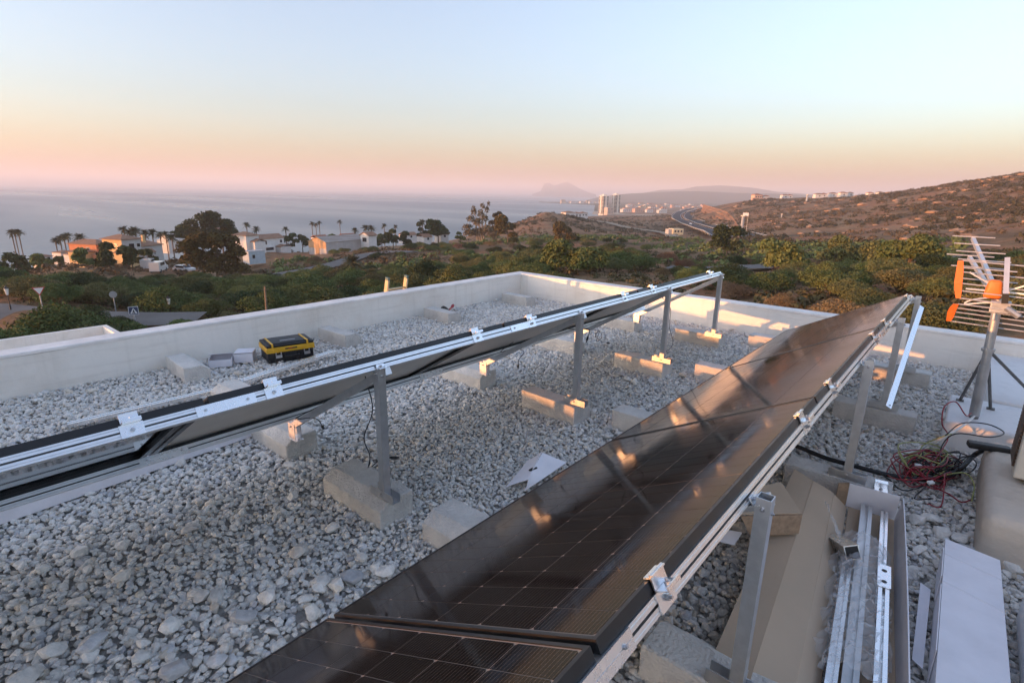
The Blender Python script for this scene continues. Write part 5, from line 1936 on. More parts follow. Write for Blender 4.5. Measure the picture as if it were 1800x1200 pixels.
# orange rock face cut beside the highway
def rock_cut():
    mt = mat('cut_rock', (0.46, 0.24, 0.12), 0.95, col2=(0.30, 0.155, 0.085), scale=0.12, bump=1.0, bscale=0.5, spec=0.1, stretch=(1, 1, 2.5))
    mt.node_tree.nodes['Bump'].inputs['Distance'].default_value = 1.5
    foot = [gpt(1300, 345), gpt(1276, 380), gpt(1252, 440), gpt(1236, 500), gpt(1228, 580), gpt(1226, 680), gpt(1232, 800)]
    crest = [(1298, 398), (1290, 384), (1278, 372), (1262, 367), (1246, 362), (1238, 360), (1236, 360)]
    vs, fs = [], []
    nx, ny = 70, 18
    fq = path2d(foot, 8.0)
    rnd = random.Random(2)
    n = len(fq)
    for i in range(n):
        t = i / (n - 1) * (len(crest) - 1)
        k = min(int(t), len(crest) - 2)
        cpx = crest[k][0] + (crest[k + 1][0] - crest[k][0]) * (t - k)
        cpy = crest[k][1] + (crest[k + 1][1] - crest[k][1]) * (t - k)
        dd = math.hypot(fq[i].x, fq[i].y)
        top = at(cpx, cpy, dd + 35)
        zf = tz(fq[i].x, fq[i].y) - 1.5
        for j in range(ny + 1):
            u = j / ny
            led = (math.floor(u * 5) / 5) * 0.35 + u * 0.65
            p = Vector((fq[i].x, fq[i].y, zf)).lerp(top, u)
            p.z = zf + (top.z - zf) * led
            nz = float(fbm(i * 0.55, j * 0.5, 4)) - 0.5
            p += Vector((0.6, -0.7, 0.35)) * nz * 7.0 * math.sin(math.pi * min(1, u * 1.1 + 0.05))
            vs.append(p)
        b_ = top + (top - Vector((fq[i].x, fq[i].y, top.z))).normalized() * 30
        vs.append(Vector((b_.x, b_.y, min(top.z, tz(b_.x, b_.y)) - 2)))
    m_ = ny + 2
    for i in range(n - 1):
        for j in range(m_ - 1):
            fs.append((i * m_ + j, i * m_ + j + 1, (i + 1) * m_ + j + 1, (i + 1) * m_ + j))
    tag(meshobj('rock_cutting', vs, fs, mt), kind='structure')


rock_cut()

# ------------------------------------------------------------------ vegetation
def foliage(name, c1, c2, objvar=0.22):
    mt = mat(name, c1, 0.85, col2=c2, scale=1.4, spec=0.15, objvar=objvar, ramp=(0.38, 0.66), detail=4)
    return mt


M_LEAF = foliage('olive_green_leaves', (0.088, 0.118, 0.036), (0.170, 0.185, 0.068))
M_LEAF_D = foliage('dark_green_leaves', (0.040, 0.060, 0.023), (0.080, 0.100, 0.040))
M_LEAF_Y = foliage('yellow_green_leaves', (0.112, 0.116, 0.042), (0.172, 0.160, 0.066))
M_LEAF_DRY = foliage('dry_russet_leaves', (0.17, 0.098, 0.055), (0.24, 0.155, 0.09))
M_LEAF_E = foliage('eucalyptus_leaves', (0.120, 0.105, 0.060), (0.185, 0.150, 0.090), 0.1)
M_BARK = mat('bark', (0.16, 0.12, 0.085), 0.9, var=0.3, scale=6, spec=0.1)
M_BARKP = mat('pale_bark', (0.36, 0.29, 0.22), 0.85, var=0.25, scale=3, spec=0.1)


def leaf_cloud(lobes, n, size, seed, up=0.35, shell=0.38, asp=1.7):
    """many small leaf faces spread through ellipsoid lobes [(centre, radii)]; returns verts, faces"""
    rng_ = np.random.default_rng(seed)
    vol = np.array([r_[0] * r_[1] * r_[2] for _, r_ in lobes]) ** 0.75
    pick = rng_.choice(len(lobes), n, p=vol / vol.sum())
    C = np.array([c for c, _ in lobes])[pick]
    Rr = np.array([r_ for _, r_ in lobes])[pick]
    d = rng_.normal(size=(n, 3))
    d /= np.linalg.norm(d, axis=1)[:, None]
    d[:, 2] = np.where(d[:, 2] < -0.35, -d[:, 2], d[:, 2])
    rad = 1 - shell * rng_.random(n) ** 1.4 + np.abs(rng_.normal(0, 0.09, n))
    # twiggy clumps: pull leaves towards random spray centres
    P = C + Rr * d * rad[:, None]
    nd = d / Rr
    nd /= np.linalg.norm(nd, axis=1)[:, None]
    nd = nd * 0.55 + rng_.normal(0, 0.55, (n, 3)) + np.array([0, 0, up])
    nd /= np.linalg.norm(nd, axis=1)[:, None]
    a = np.cross(nd, rng_.normal(size=(n, 3)))
    a /= np.linalg.norm(a, axis=1)[:, None]
    b_ = np.cross(nd, a)
    s = size * rng_.uniform(0.6, 1.35, n)[:, None]
    q = np.stack([P - a * s * asp * 0.5, P + b_ * s * 0.5, P + a * s * asp * 0.5, P - b_ * s * 0.5], 1).reshape(-1, 3)
    f = np.arange(4 * n).reshape(n, 4)
    return q, f


def cloud_mesh(name, q, f, mt):
    me = bpy.data.meshes.new(name)
    n = len(f)
    me.vertices.add(len(q))
    me.vertices.foreach_set('co', q.astype(np.float32).ravel())
    me.loops.add(4 * n)
    me.loops.foreach_set('vertex_index', f.astype(np.int32).ravel())
    me.polygons.add(n)
    me.polygons.foreach_set('loop_start', np.arange(0, 4 * n, 4, dtype=np.int32))
    me.polygons.foreach_set('loop_total', np.full(n, 4, dtype=np.int32))
    me.materials.append(mt)
    me.update(calc_edges=True)
    me.validate()
    return me


def stem_mesh(seed, h=0.55, n=5, r_=0.028, spread=0.45, mt=None, name='stem'):
    rnd = random.Random(seed)
    mb = MB()
    mb.tube([(0, 0, -0.25), (0, 0, 0.05), (rnd.uniform(-.03, .03), rnd.uniform(-.03, .03), h * 0.4)], [r_ * 1.6, r_ * 1.4, r_], 6)
    for k in range(n):
        a = 6.283 * k / n + rnd.uniform(-.4, .4)
        e = Vector((math.cos(a) * spread, math.sin(a) * spread, h * rnd.uniform(0.85, 1.2)))
        mb.tube(bez([(0, 0, 0.02), (e.x * 0.35, e.y * 0.35, h * 0.45), e], 4), [r_ * (1 - 0.7 * i / 8) for i in range(9)], 5)
    me = bpy.data.meshes.new(name)
    me.from_pydata([tuple(v) for v in mb.v], [], mb.f)
    me.materials.append(mt or M_BARK)
    me.update()
    return me


def bush_variant(seed, mt, n=11000, size=0.031, tall=0.62, lobes=19):
    rnd = random.Random(seed)
    L = []
    for k in range(lobes):
        a, q = rnd.uniform(0, 6.283), rnd.random() ** 0.6 * 0.62
        r_ = rnd.uniform(0.17, 0.38)
        L.append(((math.cos(a) * q, math.sin(a) * q, tall * (0.42 + 0.5 * rnd.random()) * (1.08 - q * 0.55)), (r_, r_, r_ * rnd.uniform(0.62, 0.9))))
    L.append(((0, 0, tall * 0.45), (0.6, 0.6, tall * 0.48)))
    q, f = leaf_cloud(L, n, size, seed)
    return cloud_mesh('foliage', q, f, mt), stem_mesh(seed)


BUSH = {
    'g': [bush_variant(s, M_LEAF, tall=0.75) for s in (1, 2, 3, 4)],
    'd': [bush_variant(s, M_LEAF_D, tall=0.85) for s in (5, 6)],
    'y': [bush_variant(s, M_LEAF_Y, size=0.029, tall=0.8) for s in (7, 8)],
    'r': [bush_variant(s, M_LEAF_DRY, n=7000, size=0.026, tall=0.6) for s in (9, 10)],
}
_bush_label = {
    'g': 'olive green scrub bush', 'd': 'dense dark green bush', 'y': 'feathery yellow-green bush', 'r': 'dry russet bush'}
_n_of = {}


def plant_bush(x, y, r_, h, kind, where, group):
    k = _n_of.get(kind, 0)
    _n_of[kind] = k + 1
    me, st = BUSH[kind][k % len(BUSH[kind])]
    z = tz(x, y)
    t = empty('bush', (x, y, z - 0.05), random.Random(k * 7 + len(kind)).uniform(0, 6.28), '%s%s %s' % ('small ' if r_ < 2.1 else 'broad ' if r_ > 2.9 else '', _bush_label[kind], where), 'bush', 'bushes on the slopes round the house')
    t.scale = (r_, r_ * 0.95, h / 1.15)
    for nm, m_ in (('foliage', me), ('stem', st)):
        o = bpy.data.objects.new(nm, m_)
        COL.objects.link(o)
        o.parent = t
    return t


_rb = random.Random(17)
_placed = []


LANDMARK = [(60, 'at the left edge of the view'), (170, 'above the lower gravel roof'), (265, 'around the pedestrian sign'), (345, 'by the street lantern'), (430, 'before the big brown tree'), (500, 'before the white villa'),
            (560, 'above the toolbox'), (640, 'before the long barn'), (700, 'behind the ladder'), (760, 'before the grey lot'), (830, 'before the round shore tree'), (890, 'before the eucalyptus clump'), (945, 'behind the roof corner'),
            (1000, 'left of the largest rounded tree'), (1060, 'right of the largest rounded tree'), (1120, 'by the grassy clearing'), (1180, 'right of the grassy clearing'), (1240, 'behind the end of the left row'), (1300, 'before the highway'), (1350, 'by the lantern lamp'),
            (1430, 'by the rounded green tree'), (1500, 'behind the right row'), (1560, 'before the broad tree'), (1630, 'behind the tip of the right row'), (1700, 'just left of the antenna'), (1760, 'right behind the antenna'), (9999, 'at the right edge of the view')]
DEPTH = [(45, 'closest to the house'), (60, 'in the near part'), (80, 'halfway down'), (105, 'in the far part'), (140, 'along its far edge'), (9999, 'out towards the shore')]


def where_words(px, d):
    return '%s, %s' % (next(w for lim, w in LANDMARK if px < lim), next(w for lim, w in DEPTH if d < lim))


def bush_zone(p0, p1, d0, d1, count, r0, r1, kinds, group, gap=0.55, hk=1.35, avoid=()):
    made = 0
    for tries in range(count * 30):
        if made >= count:
            break
        px = _rb.uniform(p0, p1)
        d = math.sqrt(_rb.uniform(d0 * d0, d1 * d1))
        p = gpt(px, d)
        r_ = _rb.uniform(r0, r1)
        if not road_clear(p.x, p.y, r_ * 0.75):
            continue
        if LOWER_BOX[0] - r_ < p.x < LOWER_BOX[1] + r_ and LOWER_BOX[2] - r_ < p.y < LOWER_BOX[3] + r_:
            continue
        if any((p.x - q[0]) ** 2 + (p.y - q[1]) ** 2 < (gap * (r_ + q[2])) ** 2 for q in _placed):
            continue
        if any(a0 < px < a1 and b0 < d < b1 for a0, a1, b0, b1 in avoid):
            continue
        _placed.append((p.x, p.y, r_))
        plant_bush(p.x, p.y, r_, r_ * hk * _rb.uniform(0.85, 1.15), _rb.choice(kinds), where_words(px, d), group)
        made += 1


CLEAR = [(1060, 1175, 42, 62), (200, 330, 108, 150), (420, 520, 150, 175), (690, 800, 95, 125), (0, 40, 80, 100), (1230, 1350, 70, 96), (130, 300, 118, 170), (400, 520, 160, 215)]
bush_zone(-60, 172, 33, 42, 11, 2.4, 3.2, 'ddg', 'bushes behind the lower roof', 0.5, 1.15)
bush_zone(95, 182, 41, 48, 10, 1.5, 2.1, 'dg', 'bushes behind the lower roof', 0.5, 1.0)
bush_zone(248, 420, 37, 47.5, 12, 1.6, 2.5, 'ggy', 'thicket behind the left parapet', 0.5, 1.0)
bush_zone(-40, 330, 62, 92, 30, 2.4, 3.6, 'gdgy', 'bushes beyond the left road', 0.55, 0.85, avoid=CLEAR)
bush_zone(255, 700, 40, 100, 58, 2.2, 3.6, 'gggydg', 'thicket behind the left parapet', 0.55, 0.95, avoid=CLEAR)
bush_zone(700, 1150, 34, 112, 66, 2.0, 3.5, 'gggyyd', 'thicket behind the roof corner', 0.55, 1.0, avoid=CLEAR)
bush_zone(1150, 1460, 38, 105, 30, 1.5, 2.9, 'gydrr', 'scrub behind the far parapet', 0.62, 1.0, avoid=CLEAR)
bush_zone(1440, 1830, 24, 80, 40, 1.5, 2.9, 'gyydr', 'scrub behind the antenna', 0.60, 0.95, avoid=CLEAR)
bush_zone(480, 1150, 112, 185, 52, 1.8, 3.2, 'gdygr', 'far scrub before the coast', 0.8, 0.85, avoid=CLEAR)

# far scrub, too small and many to count: one mesh of low clumps on the slopes
def scrub(name, count, zones, mt, size, label, seed):
    rng_ = np.random.default_rng(seed)
    V, Fc = [], []
    n0 = 0
    tot = sum(z[4] for z in zones)
    for (p0, p1, d0, d1, wgt) in zones:
        k = int(count * wgt / tot)
        px = rng_.uniform(p0, p1, k)
        d = np.sqrt(rng_.uniform(d0 ** 2, d1 ** 2, k))
        x = np.array([gpt(a, b_).x for a, b_ in zip(px, d)])
        y = np.array([gpt(a, b_).y for a, b_ in zip(px, d)])
        keep_ = (fbm(x / 30, y / 30, seed) + 0.5 * fbm(x / 7, y / 7, seed + 3)) > 0.74
        if len(_rp):
            for i in np.nonzero(keep_)[0]:
                if np.min(np.hypot(_rp[:, 0] - x[i], _rp[:, 1] - y[i]) - _rp[:, 2]) < 1.2:
                    keep_[i] = False
        x, y, d = x[keep_], y[keep_], d[keep_]
        z = terrain(x, y)
        m_ = 26
        for xx, yy, zz, dd in zip(x, y, z, d):
            s = size * min(1.7, max(0.4, math.exp(rng_.normal(-0.1, 0.4))))
            dirs = rng_.normal(size=(m_, 3))
            dirs /= np.linalg.norm(dirs, axis=1)[:, None]
            dirs[:, 2] = np.abs(dirs[:, 2])
            P = np.array([xx, yy, zz]) + dirs * np.array([s, s, s * 0.75]) * rng_.uniform(0.5, 1.0, (m_, 1))
            a = np.cross(dirs + rng_.normal(0, .4, (m_, 3)), rng_.normal(size=(m_, 3)))
            a /= np.linalg.norm(a, axis=1)[:, None]
            b_ = np.cross(dirs, a)
            w = s * rng_.uniform(0.14, 0.27, (m_, 1))
            V.append(np.stack([P - a * w, P + b_ * w * 0.8, P + a * w, P - b_ * w * 0.8], 1).reshape(-1, 3))
    q = np.concatenate(V)
    f = np.arange(len(q)).reshape(-1, 4)
    me = cloud_mesh(name, q, f, mt)
    o = bpy.data.objects.new(name, me)
    COL.objects.link(o)
    tag(o, label, 'scrub', kind='stuff')


scrub('hillside_scrub', 8500, [(1290, 1900, 150, 300, 1.6), (1240, 1900, 300, 640, 3.2), (1000, 1240, 300, 900, 1.6), (860, 1040, 330, 520, 0.7)], foliage('dark_hill_scrub', (0.058, 0.052, 0.028), (0.095, 0.080, 0.042), 0.0), 1.4, 'low dark scrub dotted over the inland hillside', 31)
scrub('hillside_scrub', 5000, [(1290, 1900, 150, 640, 3.0), (820, 1240, 190, 700, 1.4), (0, 820, 110, 230, 0.9)], foliage('brown_scrub', (0.10, 0.072, 0.042), (0.15, 0.11, 0.06), 0.0), 1.3, 'brown low scrub dotted over the inland hillside', 37)
scrub('undergrowth', 5200, [(-60, 700, 40, 130, 2.2), (700, 1250, 34, 130, 2.0), (1250, 1850, 26, 140, 2.6)], foliage('mixed_undergrowth', (0.075, 0.075, 0.032), (0.135, 0.105, 0.055), 0.0), 0.62, 'low undergrowth and dry grass between the bushes', 41)


scrub('far_thicket', 2600, [(480, 760, 105, 175, 1.0), (760, 1240, 95, 240, 2.4), (1240, 1700, 90, 170, 1.0)], M_LEAF, 1.35, 'green thicket filling the ground before the coast', 53)


def hill_rocks():
    mt = mat('hill_rock', (0.36, 0.235, 0.155), 0.95, var=0.25, scale=0.3, spec=0.1)
    rng_ = np.random.default_rng(8)
    vs, fs = [], []
    base = [tuple(v.co) for v in STONES[0].vertices]
    bf = [tuple(p.vertices) for p in STONES[0].polygons]
    bm = bmesh.new()
    bmesh.ops.create_icosphere(bm, subdivisions=1, radius=1.0)
    base = np.array([v.co[:] for v in bm.verts])
    bf = [tuple(v.index for v in f.verts) for f in bm.faces]
    bm.free()
    k = 0
    while k < 190:
        px, d = rng_.uniform(1260, 1880), math.sqrt(rng_.uniform(170 ** 2, 600 ** 2))
        p = gpt(px, d)
        if fbm(p.x / 60, p.y / 16, 12) < 0.53 and rng_.random() > 0.12:
            continue
        z = tz(p.x, p.y)
        s = rng_.uniform(0.35, 1.25) * (1 + d / 700)
        q = base * (1 + rng_.normal(0, 0.18, base.shape)) * np.array([s * 1.6, s * 1.2, s * 0.55]) + np.array([p.x, p.y, z])
        n0 = len(vs)
        vs += q.tolist()
        fs += [tuple(i + n0 for i in f) for f in bf]
        k += 1
    o = meshobj('hillside_rocks', vs, fs, mt)
    tag(o, 'pale orange rock ledges scattered over the inland hillside', 'rocks', kind='stuff')


hill_rocks()


# ---- trees that stand out one by one
def tree(name, px, d, h, crown, label, mt, group=None, trunk_h=0.45, n=5200, leaf=0.30, bark=None, seed=1, lean=0.0, stems=1, z=None):
    """crown = list of (dx, dz, rx, rz) in metres, dx sideways as seen from the roof; limbs run from the trunk to the lobes"""
    p = gpt(px, d)
    zz = tz(p.x, p.y) if z is None else z
    side = Vector((p.y, -p.x)).normalized()
    t = empty(name, (p.x, p.y, zz - 0.1), 0, label, 'tree', group)
    rnd = random.Random(seed)
    lobes = []
    for dx, dz, rx_, rz_ in crown:
        dep = rnd.uniform(-0.4, 0.4) * rx_
        c = Vector((side.x * dx + side.y * dep, side.y * dx - side.x * dep, dz))
        lobes.append((tuple(c), (rx_, rx_, rz_)))
    q, f = leaf_cloud(lobes, n, leaf, seed, shell=0.55)
    o = bpy.data.objects.new('crown', cloud_mesh('crown', q, f, mt))
    COL.objects.link(o)
    o.parent = t
    mb = MB()
    r0 = max(0.10, h * 0.022)
    for s_ in range(stems):
        off = Vector((side.x, side.y, 0)) * (s_ - (stems - 1) / 2) * h * 0.09
        top = off + Vector((side.x * lean, side.y * lean, h * trunk_h))
        mb.tube(bez([off * 0.4 + Vector((0, 0, -0.5)), off * 0.8 + Vector((0, 0, h * trunk_h * 0.5)), top], 5), [r0 * (1.2 - 0.05 * i) for i in range(11)], 7)
    for k, (c, r_) in enumerate(lobes):
        s_ = k % stems
        off = Vector((side.x, side.y, 0)) * (s_ - (stems - 1) / 2) * h * 0.09
        b0 = off + Vector((side.x * lean, side.y * lean, h * trunk_h * rnd.uniform(0.7, 1.0)))
        c = Vector(c)
        mb.tube(bez([b0, b0.lerp(c, 0.5) + Vector((0, 0, -0.05 * h)), c], 4), [r0 * 0.6 * (1 - 0.085 * i) for i in range(9)], 5)
    mb.build('trunk', bark or M_BARK, t, world=False)
    return t


def blob(w, h0, h1, n, seed, r0=0.22, r1=0.36):
    """lobes filling a crown w wide between heights h0 and h1"""
    rnd = random.Random(seed)
    out = []
    for k in range(n):
        u = rnd.uniform(-1, 1)
        v = rnd.random()
        ww = w * 0.5 * (1 - 0.6 * abs(v - 0.42)) * 0.75
        r_ = w * rnd.uniform(r0, r1) * 0.62
        out.append((u * ww, h0 + (h1 - h0) * (0.16 + 0.70 * v), r_, min(r_ * 0.8, (h1 - h0) * 0.42)))
    return out


tree('broadleaf_tree', 372, 112, 8.6, blob(15, 0.2, 8.4, 34, 1, 0.10, 0.19), 'large brownish broad tree standing between the houses and the thicket', mat('brown_green_leaves', (0.070, 0.060, 0.022), 0.85, col2=(0.125, 0.092, 0.036), scale=0.8, spec=0.1), n=9000, leaf=0.34, seed=3)
tree('pine_tree', 352, 205, 15, blob(14, 5, 15, 12, 4), 'dark umbrella pine behind the big brown tree', M_LEAF_D, seed=4, leaf=0.5)
tree('pine_tree', 326, 215, 13, blob(9, 5, 12, 8, 5), 'shorter dark pine at the left of the umbrella pine', M_LEAF_D, seed=5, leaf=0.5)
tree('pine_tree', 388, 210, 12.5, blob(12, 5, 12, 9, 6), 'dark pine at the right of the umbrella pine', M_LEAF_D, seed=6, leaf=0.5)
tree('round_tree', 770, 210, 10, blob(10.5, 2.4, 10, 10, 7), 'dark round crowned tree standing against the sea', M_LEAF_D, seed=7, leaf=0.42)
tree('tall_tree', 740, 215, 11, blob(5, 3, 9.5, 7, 8), 'narrow dark tree beside the round tree at the shore', M_LEAF_D, seed=8, leaf=0.42)
euc = [(-4.6, 5.2, 1.9, 1.5), (-3.4, 8.0, 1.5, 1.7), (-2.3, 10.4, 1.1, 1.5), (-1.1, 7.2, 1.4, 1.6), (0.0, 10.0, 1.1, 1.7), (0.6, 12.6, 0.8, 1.3), (1.3, 8.4, 1.3, 1.6), (2.1, 11.2, 0.8, 1.5),
       (2.7, 13.4, 0.6, 1.2), (-3.8, 3.2, 2.3, 1.6), (-0.8, 3.6, 2.6, 1.8), (2.3, 4.6, 2.2, 1.8), (4.4, 3.0, 2.2, 1.6), (-2.6, 12.0, 0.7, 1.0)]
tree('eucalyptus', 845, 195, 13.5, euc, 'tall thin eucalyptus clump with bare stems against the sea', M_LEAF_E, trunk_h=0.62, n=3600, leaf=0.36, bark=M_BARKP, seed=9, stems=4)
tree('eucalyptus', 868, 205, 12, [(0.5, 9.0, 1.0, 1.2), (2.0, 9.8, 1.1, 0.9), (3.3, 8.8, 0.9, 0.8), (-0.8, 6.4, 1.2, 1.2), (1.0, 7.0, 1.1, 0.8), (0.8, 4.0, 2.2, 1.6)], 'wind-bent eucalyptus at the right of the tall clump', mat('dark_eucalyptus', (0.06, 0.058, 0.035), 0.85, var=0.3, scale=1), trunk_h=0.6, n=1500, leaf=0.4, seed=10, stems=2)
tree('broadleaf_tree', 893, 170, 9, blob(9, 1.2, 8.6, 9, 11), 'olive brown tree right of the eucalyptus clump', mat('olive_brown_leaves', (0.095, 0.080, 0.030), 0.85, col2=(0.16, 0.12, 0.05), scale=0.8, spec=0.1), seed=11, leaf=0.36)
tree('broadleaf_tree', 993, 165, 5.6, blob(8, 0.6, 5.4, 10, 12), 'olive brown tree below the coastal ridge', mat('olive_brown_leaves_b', (0.10, 0.078, 0.034), 0.85, col2=(0.15, 0.115, 0.05), scale=0.8, spec=0.1), seed=12, leaf=0.36)
tree('broadleaf_tree', 1283, 118, 6.5, blob(7.5, 0.8, 6.2, 9, 13), 'dark green tree before the end of the highway', M_LEAF_D, seed=13, leaf=0.3)
tree('broadleaf_tree', 1008, 62, 3.8, blob(8.5, 0.2, 3.7, 14, 14, 0.16, 0.26), 'largest rounded bush-like tree behind the roof corner', M_LEAF, seed=14, leaf=0.20, n=9000)
tree('broadleaf_tree', 1505, 92, 4.4, blob(11, 0.2, 4.2, 16, 15, 0.14, 0.22), 'broad yellow-green tree below the hillside', M_LEAF_Y, seed=15, leaf=0.24, n=8000)
tree('broadleaf_tree', 1385, 66, 4.4, blob(6.4, 0.2, 4.2, 12, 16, 0.18, 0.28), 'rounded green tree beside the lantern lamp', M_LEAF, seed=16, leaf=0.2, n=7000)
tree('broadleaf_tree', 1610, 62, 4.0, blob(7.5, 0.2, 3.8, 12, 18, 0.16, 0.26), 'dark green tree left of the antenna', M_LEAF, seed=18, leaf=0.2, n=7000)
for k, (px, d, h) in enumerate(((55, 165, 5.5), (22, 160, 5.0), (5, 150, 6), (100, 165, 5), (505, 205, 7), (529, 205, 6.5), (585, 215, 6.5), (600, 222, 6.0), (690, 200, 7.0), (670, 205, 6.2), (715, 205, 6.0), (640, 225, 6.5), (810, 215, 4.5), (222, 128, 5.0), (180, 122, 5.2), (142, 130, 4.2), (250, 132, 4.0))):
    tree('shade_tree', px, d, h, blob(h * 1.0, h * 0.15, h, 7, 30 + k), ('dark garden tree at the left end of the houses', 'dark garden tree left of the low white roofs', 'dark garden tree at the left edge of the picture', 'low garden tree by the shore palms',
         'dark tree at the right end of the white villa', 'dark tree between the white villa and the barn', 'dark tree behind the barn roof', 'second dark tree behind the barn roof', 'dark tree right of the small white building', 'dark tree beside the small white building', 'dark tree above the grey lot',
         'dark tree behind the far end of the barn', 'low dark tree by the shore right of the round tree', 'dark garden tree in front of the grey house wall', 'dark garden tree in front of the terracotta house', 'low dark tree before the yellow house corner', 'low garden tree by the parked vans')[k],
         M_LEAF_D if k % 3 else M_LEAF, 'garden trees near the shore', n=2200, leaf=0.4, seed=40 + k)


# ---- palms
M_PALM = mat('palm_fronds', (0.050, 0.058, 0.026), 0.7, col2=(0.085, 0.085, 0.040), scale=2.0, spec=0.2)
M_PTRUNK = mat('palm_trunk', (0.20, 0.155, 0.115), 0.9, var=0.25, scale=5, spec=0.1)


def palm_meshes(seed):
    rnd = random.Random(seed)
    vs, fs = [], []
    for k in range(34):
        a = 6.283 * k / 34 + rnd.uniform(-.15, .15)
        el = rnd.uniform(-0.55, 1.25)
        ln = rnd.uniform(0.85, 1.1)
        d = Vector((math.cos(a), math.sin(a), 0))
        s = Vector((-d.y, d.x, 0))
        pts = []
        for i in range(7):
            u = i / 6
            r_ = ln * (math.cos(el) * u)
            z = ln * (math.sin(el) * u - 0.42 * u * u)
            pts.append(d * r_ + Vector((0, 0, z)))
        n0 = len(vs)
        for i, p in enumerate(pts):
            w = 0.15 * math.sin(math.pi * (0.12 + 0.86 * i / 6))
            vs += [p - s * w - Vector((0, 0, w * 0.5)), p, p + s * w - Vector((0, 0, w * 0.5))]
        for i in range(6):
            for j in (0, 1):
                # leaflets: gaps between the fingers of each frond
                q = n0 + i * 3 + j
                m0, m1 = vs[q].lerp(vs[q + 3], 0.72), vs[q + 1].lerp(vs[q + 4], 0.72)
                b0 = len(vs)
                vs += [m0, m1]
                fs.append((q, q + 1, b0 + 1, b0))
    me = bpy.data.meshes.new('crown')
    me.from_pydata([tuple(v) for v in vs], [], fs)
    me.materials.append(M_PALM)
    me.update()
    mb = MB()
    mb.tube(bez([(0, 0, -1.02), (rnd.uniform(-.01, .01), 0, -0.5), (0, 0, 0.0)], 5), [0.030, 0.027, 0.026, 0.024, 0.023, 0.022, 0.021, 0.021, 0.022, 0.026, 0.028], 7)
    tr = bpy.data.meshes.new('trunk')
    tr.from_pydata([tuple(v) for v in mb.v], [], mb.f)
    tr.materials.append(M_PTRUNK)
    tr.update()
    return me, tr


PALMS = [palm_meshes(s) for s in (1, 2, 3)]
# column, row of the crown, distance, height, crown radius, where
for k, (px, py, d, h, cr, lab) in enumerate((
        (20, 408, 230, 10, 1.9, 'leftmost tall palm standing against the sea'), (25, 407, 232, 10, 1.8, 'tall palm just right of the leftmost palm'), (32, 407, 228, 10.4, 1.9, 'third palm of the cluster at the far left'),
        (105, 419, 215, 7, 2.0, 'first palm of the group above the low white roofs'), (112, 416, 212, 8, 2.0, 'second palm of the group above the low white roofs'), (118, 414, 210, 8.6, 2.1, 'tallest palm of the group above the low white roofs'), (97, 422, 214, 6, 1.8, 'shortest palm of the group above the low white roofs'),
        (140, 417, 190, 9, 2.4, 'single palm left of the terracotta house'), (217, 402, 200, 11, 2.0, 'tall palm behind the yellow house'), (227, 408, 196, 9, 2.2, 'palm in the cluster behind the yellow house, left'), (232, 406, 198, 9.6, 2.2, 'palm in the cluster behind the yellow house, middle'), (237, 404, 200, 10.5, 2.4, 'palm in the cluster behind the yellow house, right'),
        (254, 409, 190, 9.5, 2.1, 'left palm of the pair behind the brown roof'), (267, 408, 190, 9.8, 2.1, 'right palm of the pair behind the brown roof'), (281, 412, 195, 8, 1.9, 'palm left of the far white house'), (291, 411, 200, 8, 1.9, 'palm above the far white house'), (302, 417, 165, 9.5, 2.1, 'dark palm standing before the far white house'),
        (433, 394, 215, 10, 1.7, 'palm rising behind the white villa roof'), (450, 402, 215, 8, 2.0, 'low palm behind the white villa ridge'), (502, 402, 215, 8.5, 1.7, 'palm at the right end of the white villa'),
        (548, 392, 260, 12, 1.6, 'left palm of the three against the sea'), (555, 394, 262, 11, 1.5, 'middle palm of the three against the sea'), (561, 391, 260, 12.4, 1.6, 'right palm of the three against the sea'), (597, 389, 265, 12.5, 1.6, 'lone tall palm behind the barn'),
        (624, 404, 225, 8, 2.0, 'palm above the far end of the barn'), (643, 400, 220, 8, 2.3, 'broad palm left of the pair behind the small white building'), (652, 400, 222, 8.2, 2.3, 'broad palm right of the pair behind the small white building'), (675, 396, 240, 10, 1.7, 'thin palm behind the dark trees, left'), (695, 398, 240, 9.5, 1.6, 'thin palm behind the dark trees, right'),
        (742, 390, 212, 10, 2.2, 'palm growing through the narrow dark tree'))):
    c = at(px, py, d)
    z0 = tz(c.x, c.y)
    t = empty('palm_tree', (c.x, c.y, z0 - 0.1), 0, lab, 'palm', 'palms along the shore')
    me, tr = PALMS[k % 3]
    hh = c.z - z0
    o = bpy.data.objects.new('crown', me)
    COL.objects.link(o)
    o.parent = t
    o.location = (0, 0, hh)
    o.scale = (cr * 1.02, cr * 1.02, cr * 1.02)
    o.rotation_euler.z = k * 1.3
    o = bpy.data.objects.new('trunk', tr)
    COL.objects.link(o)
    o.parent = t
    o.location = (0, 0, hh)
    o.scale = (5.0 + cr, 5.0 + cr, hh)

# agave-like fan palm near the dry path
for k, (px, d, r_) in enumerate(((617, 88, 1.9),)):
    p = gpt(px, d)
    t = empty('fan_palm', (p.x, p.y, tz(p.x, p.y)), 0, 'short fan palm growing beside the dry track', 'palm')
    o = bpy.data.objects.new('crown', PALMS[0][0])
    COL.objects.link(o)
    o.parent = t
    o.location, o.scale = (0, 0, 3.0), (r_ * 1.2, r_ * 1.2, r_ * 1.3)
    MB().tube([(0, 0, -0.3), (0.05, 0, 1.5), (0, 0, 3.0)], [0.35, 0.30, 0.34], 8).build('trunk', M_PTRUNK, t, world=False)
# ------------------------------------------------------------------ houses, from the nearest to the far town
def wall_mat(nm, c):
    return mat(nm, c, 0.85, var=0.07, scale=0.7, bump=0.1, bscale=3, spec=0.2)


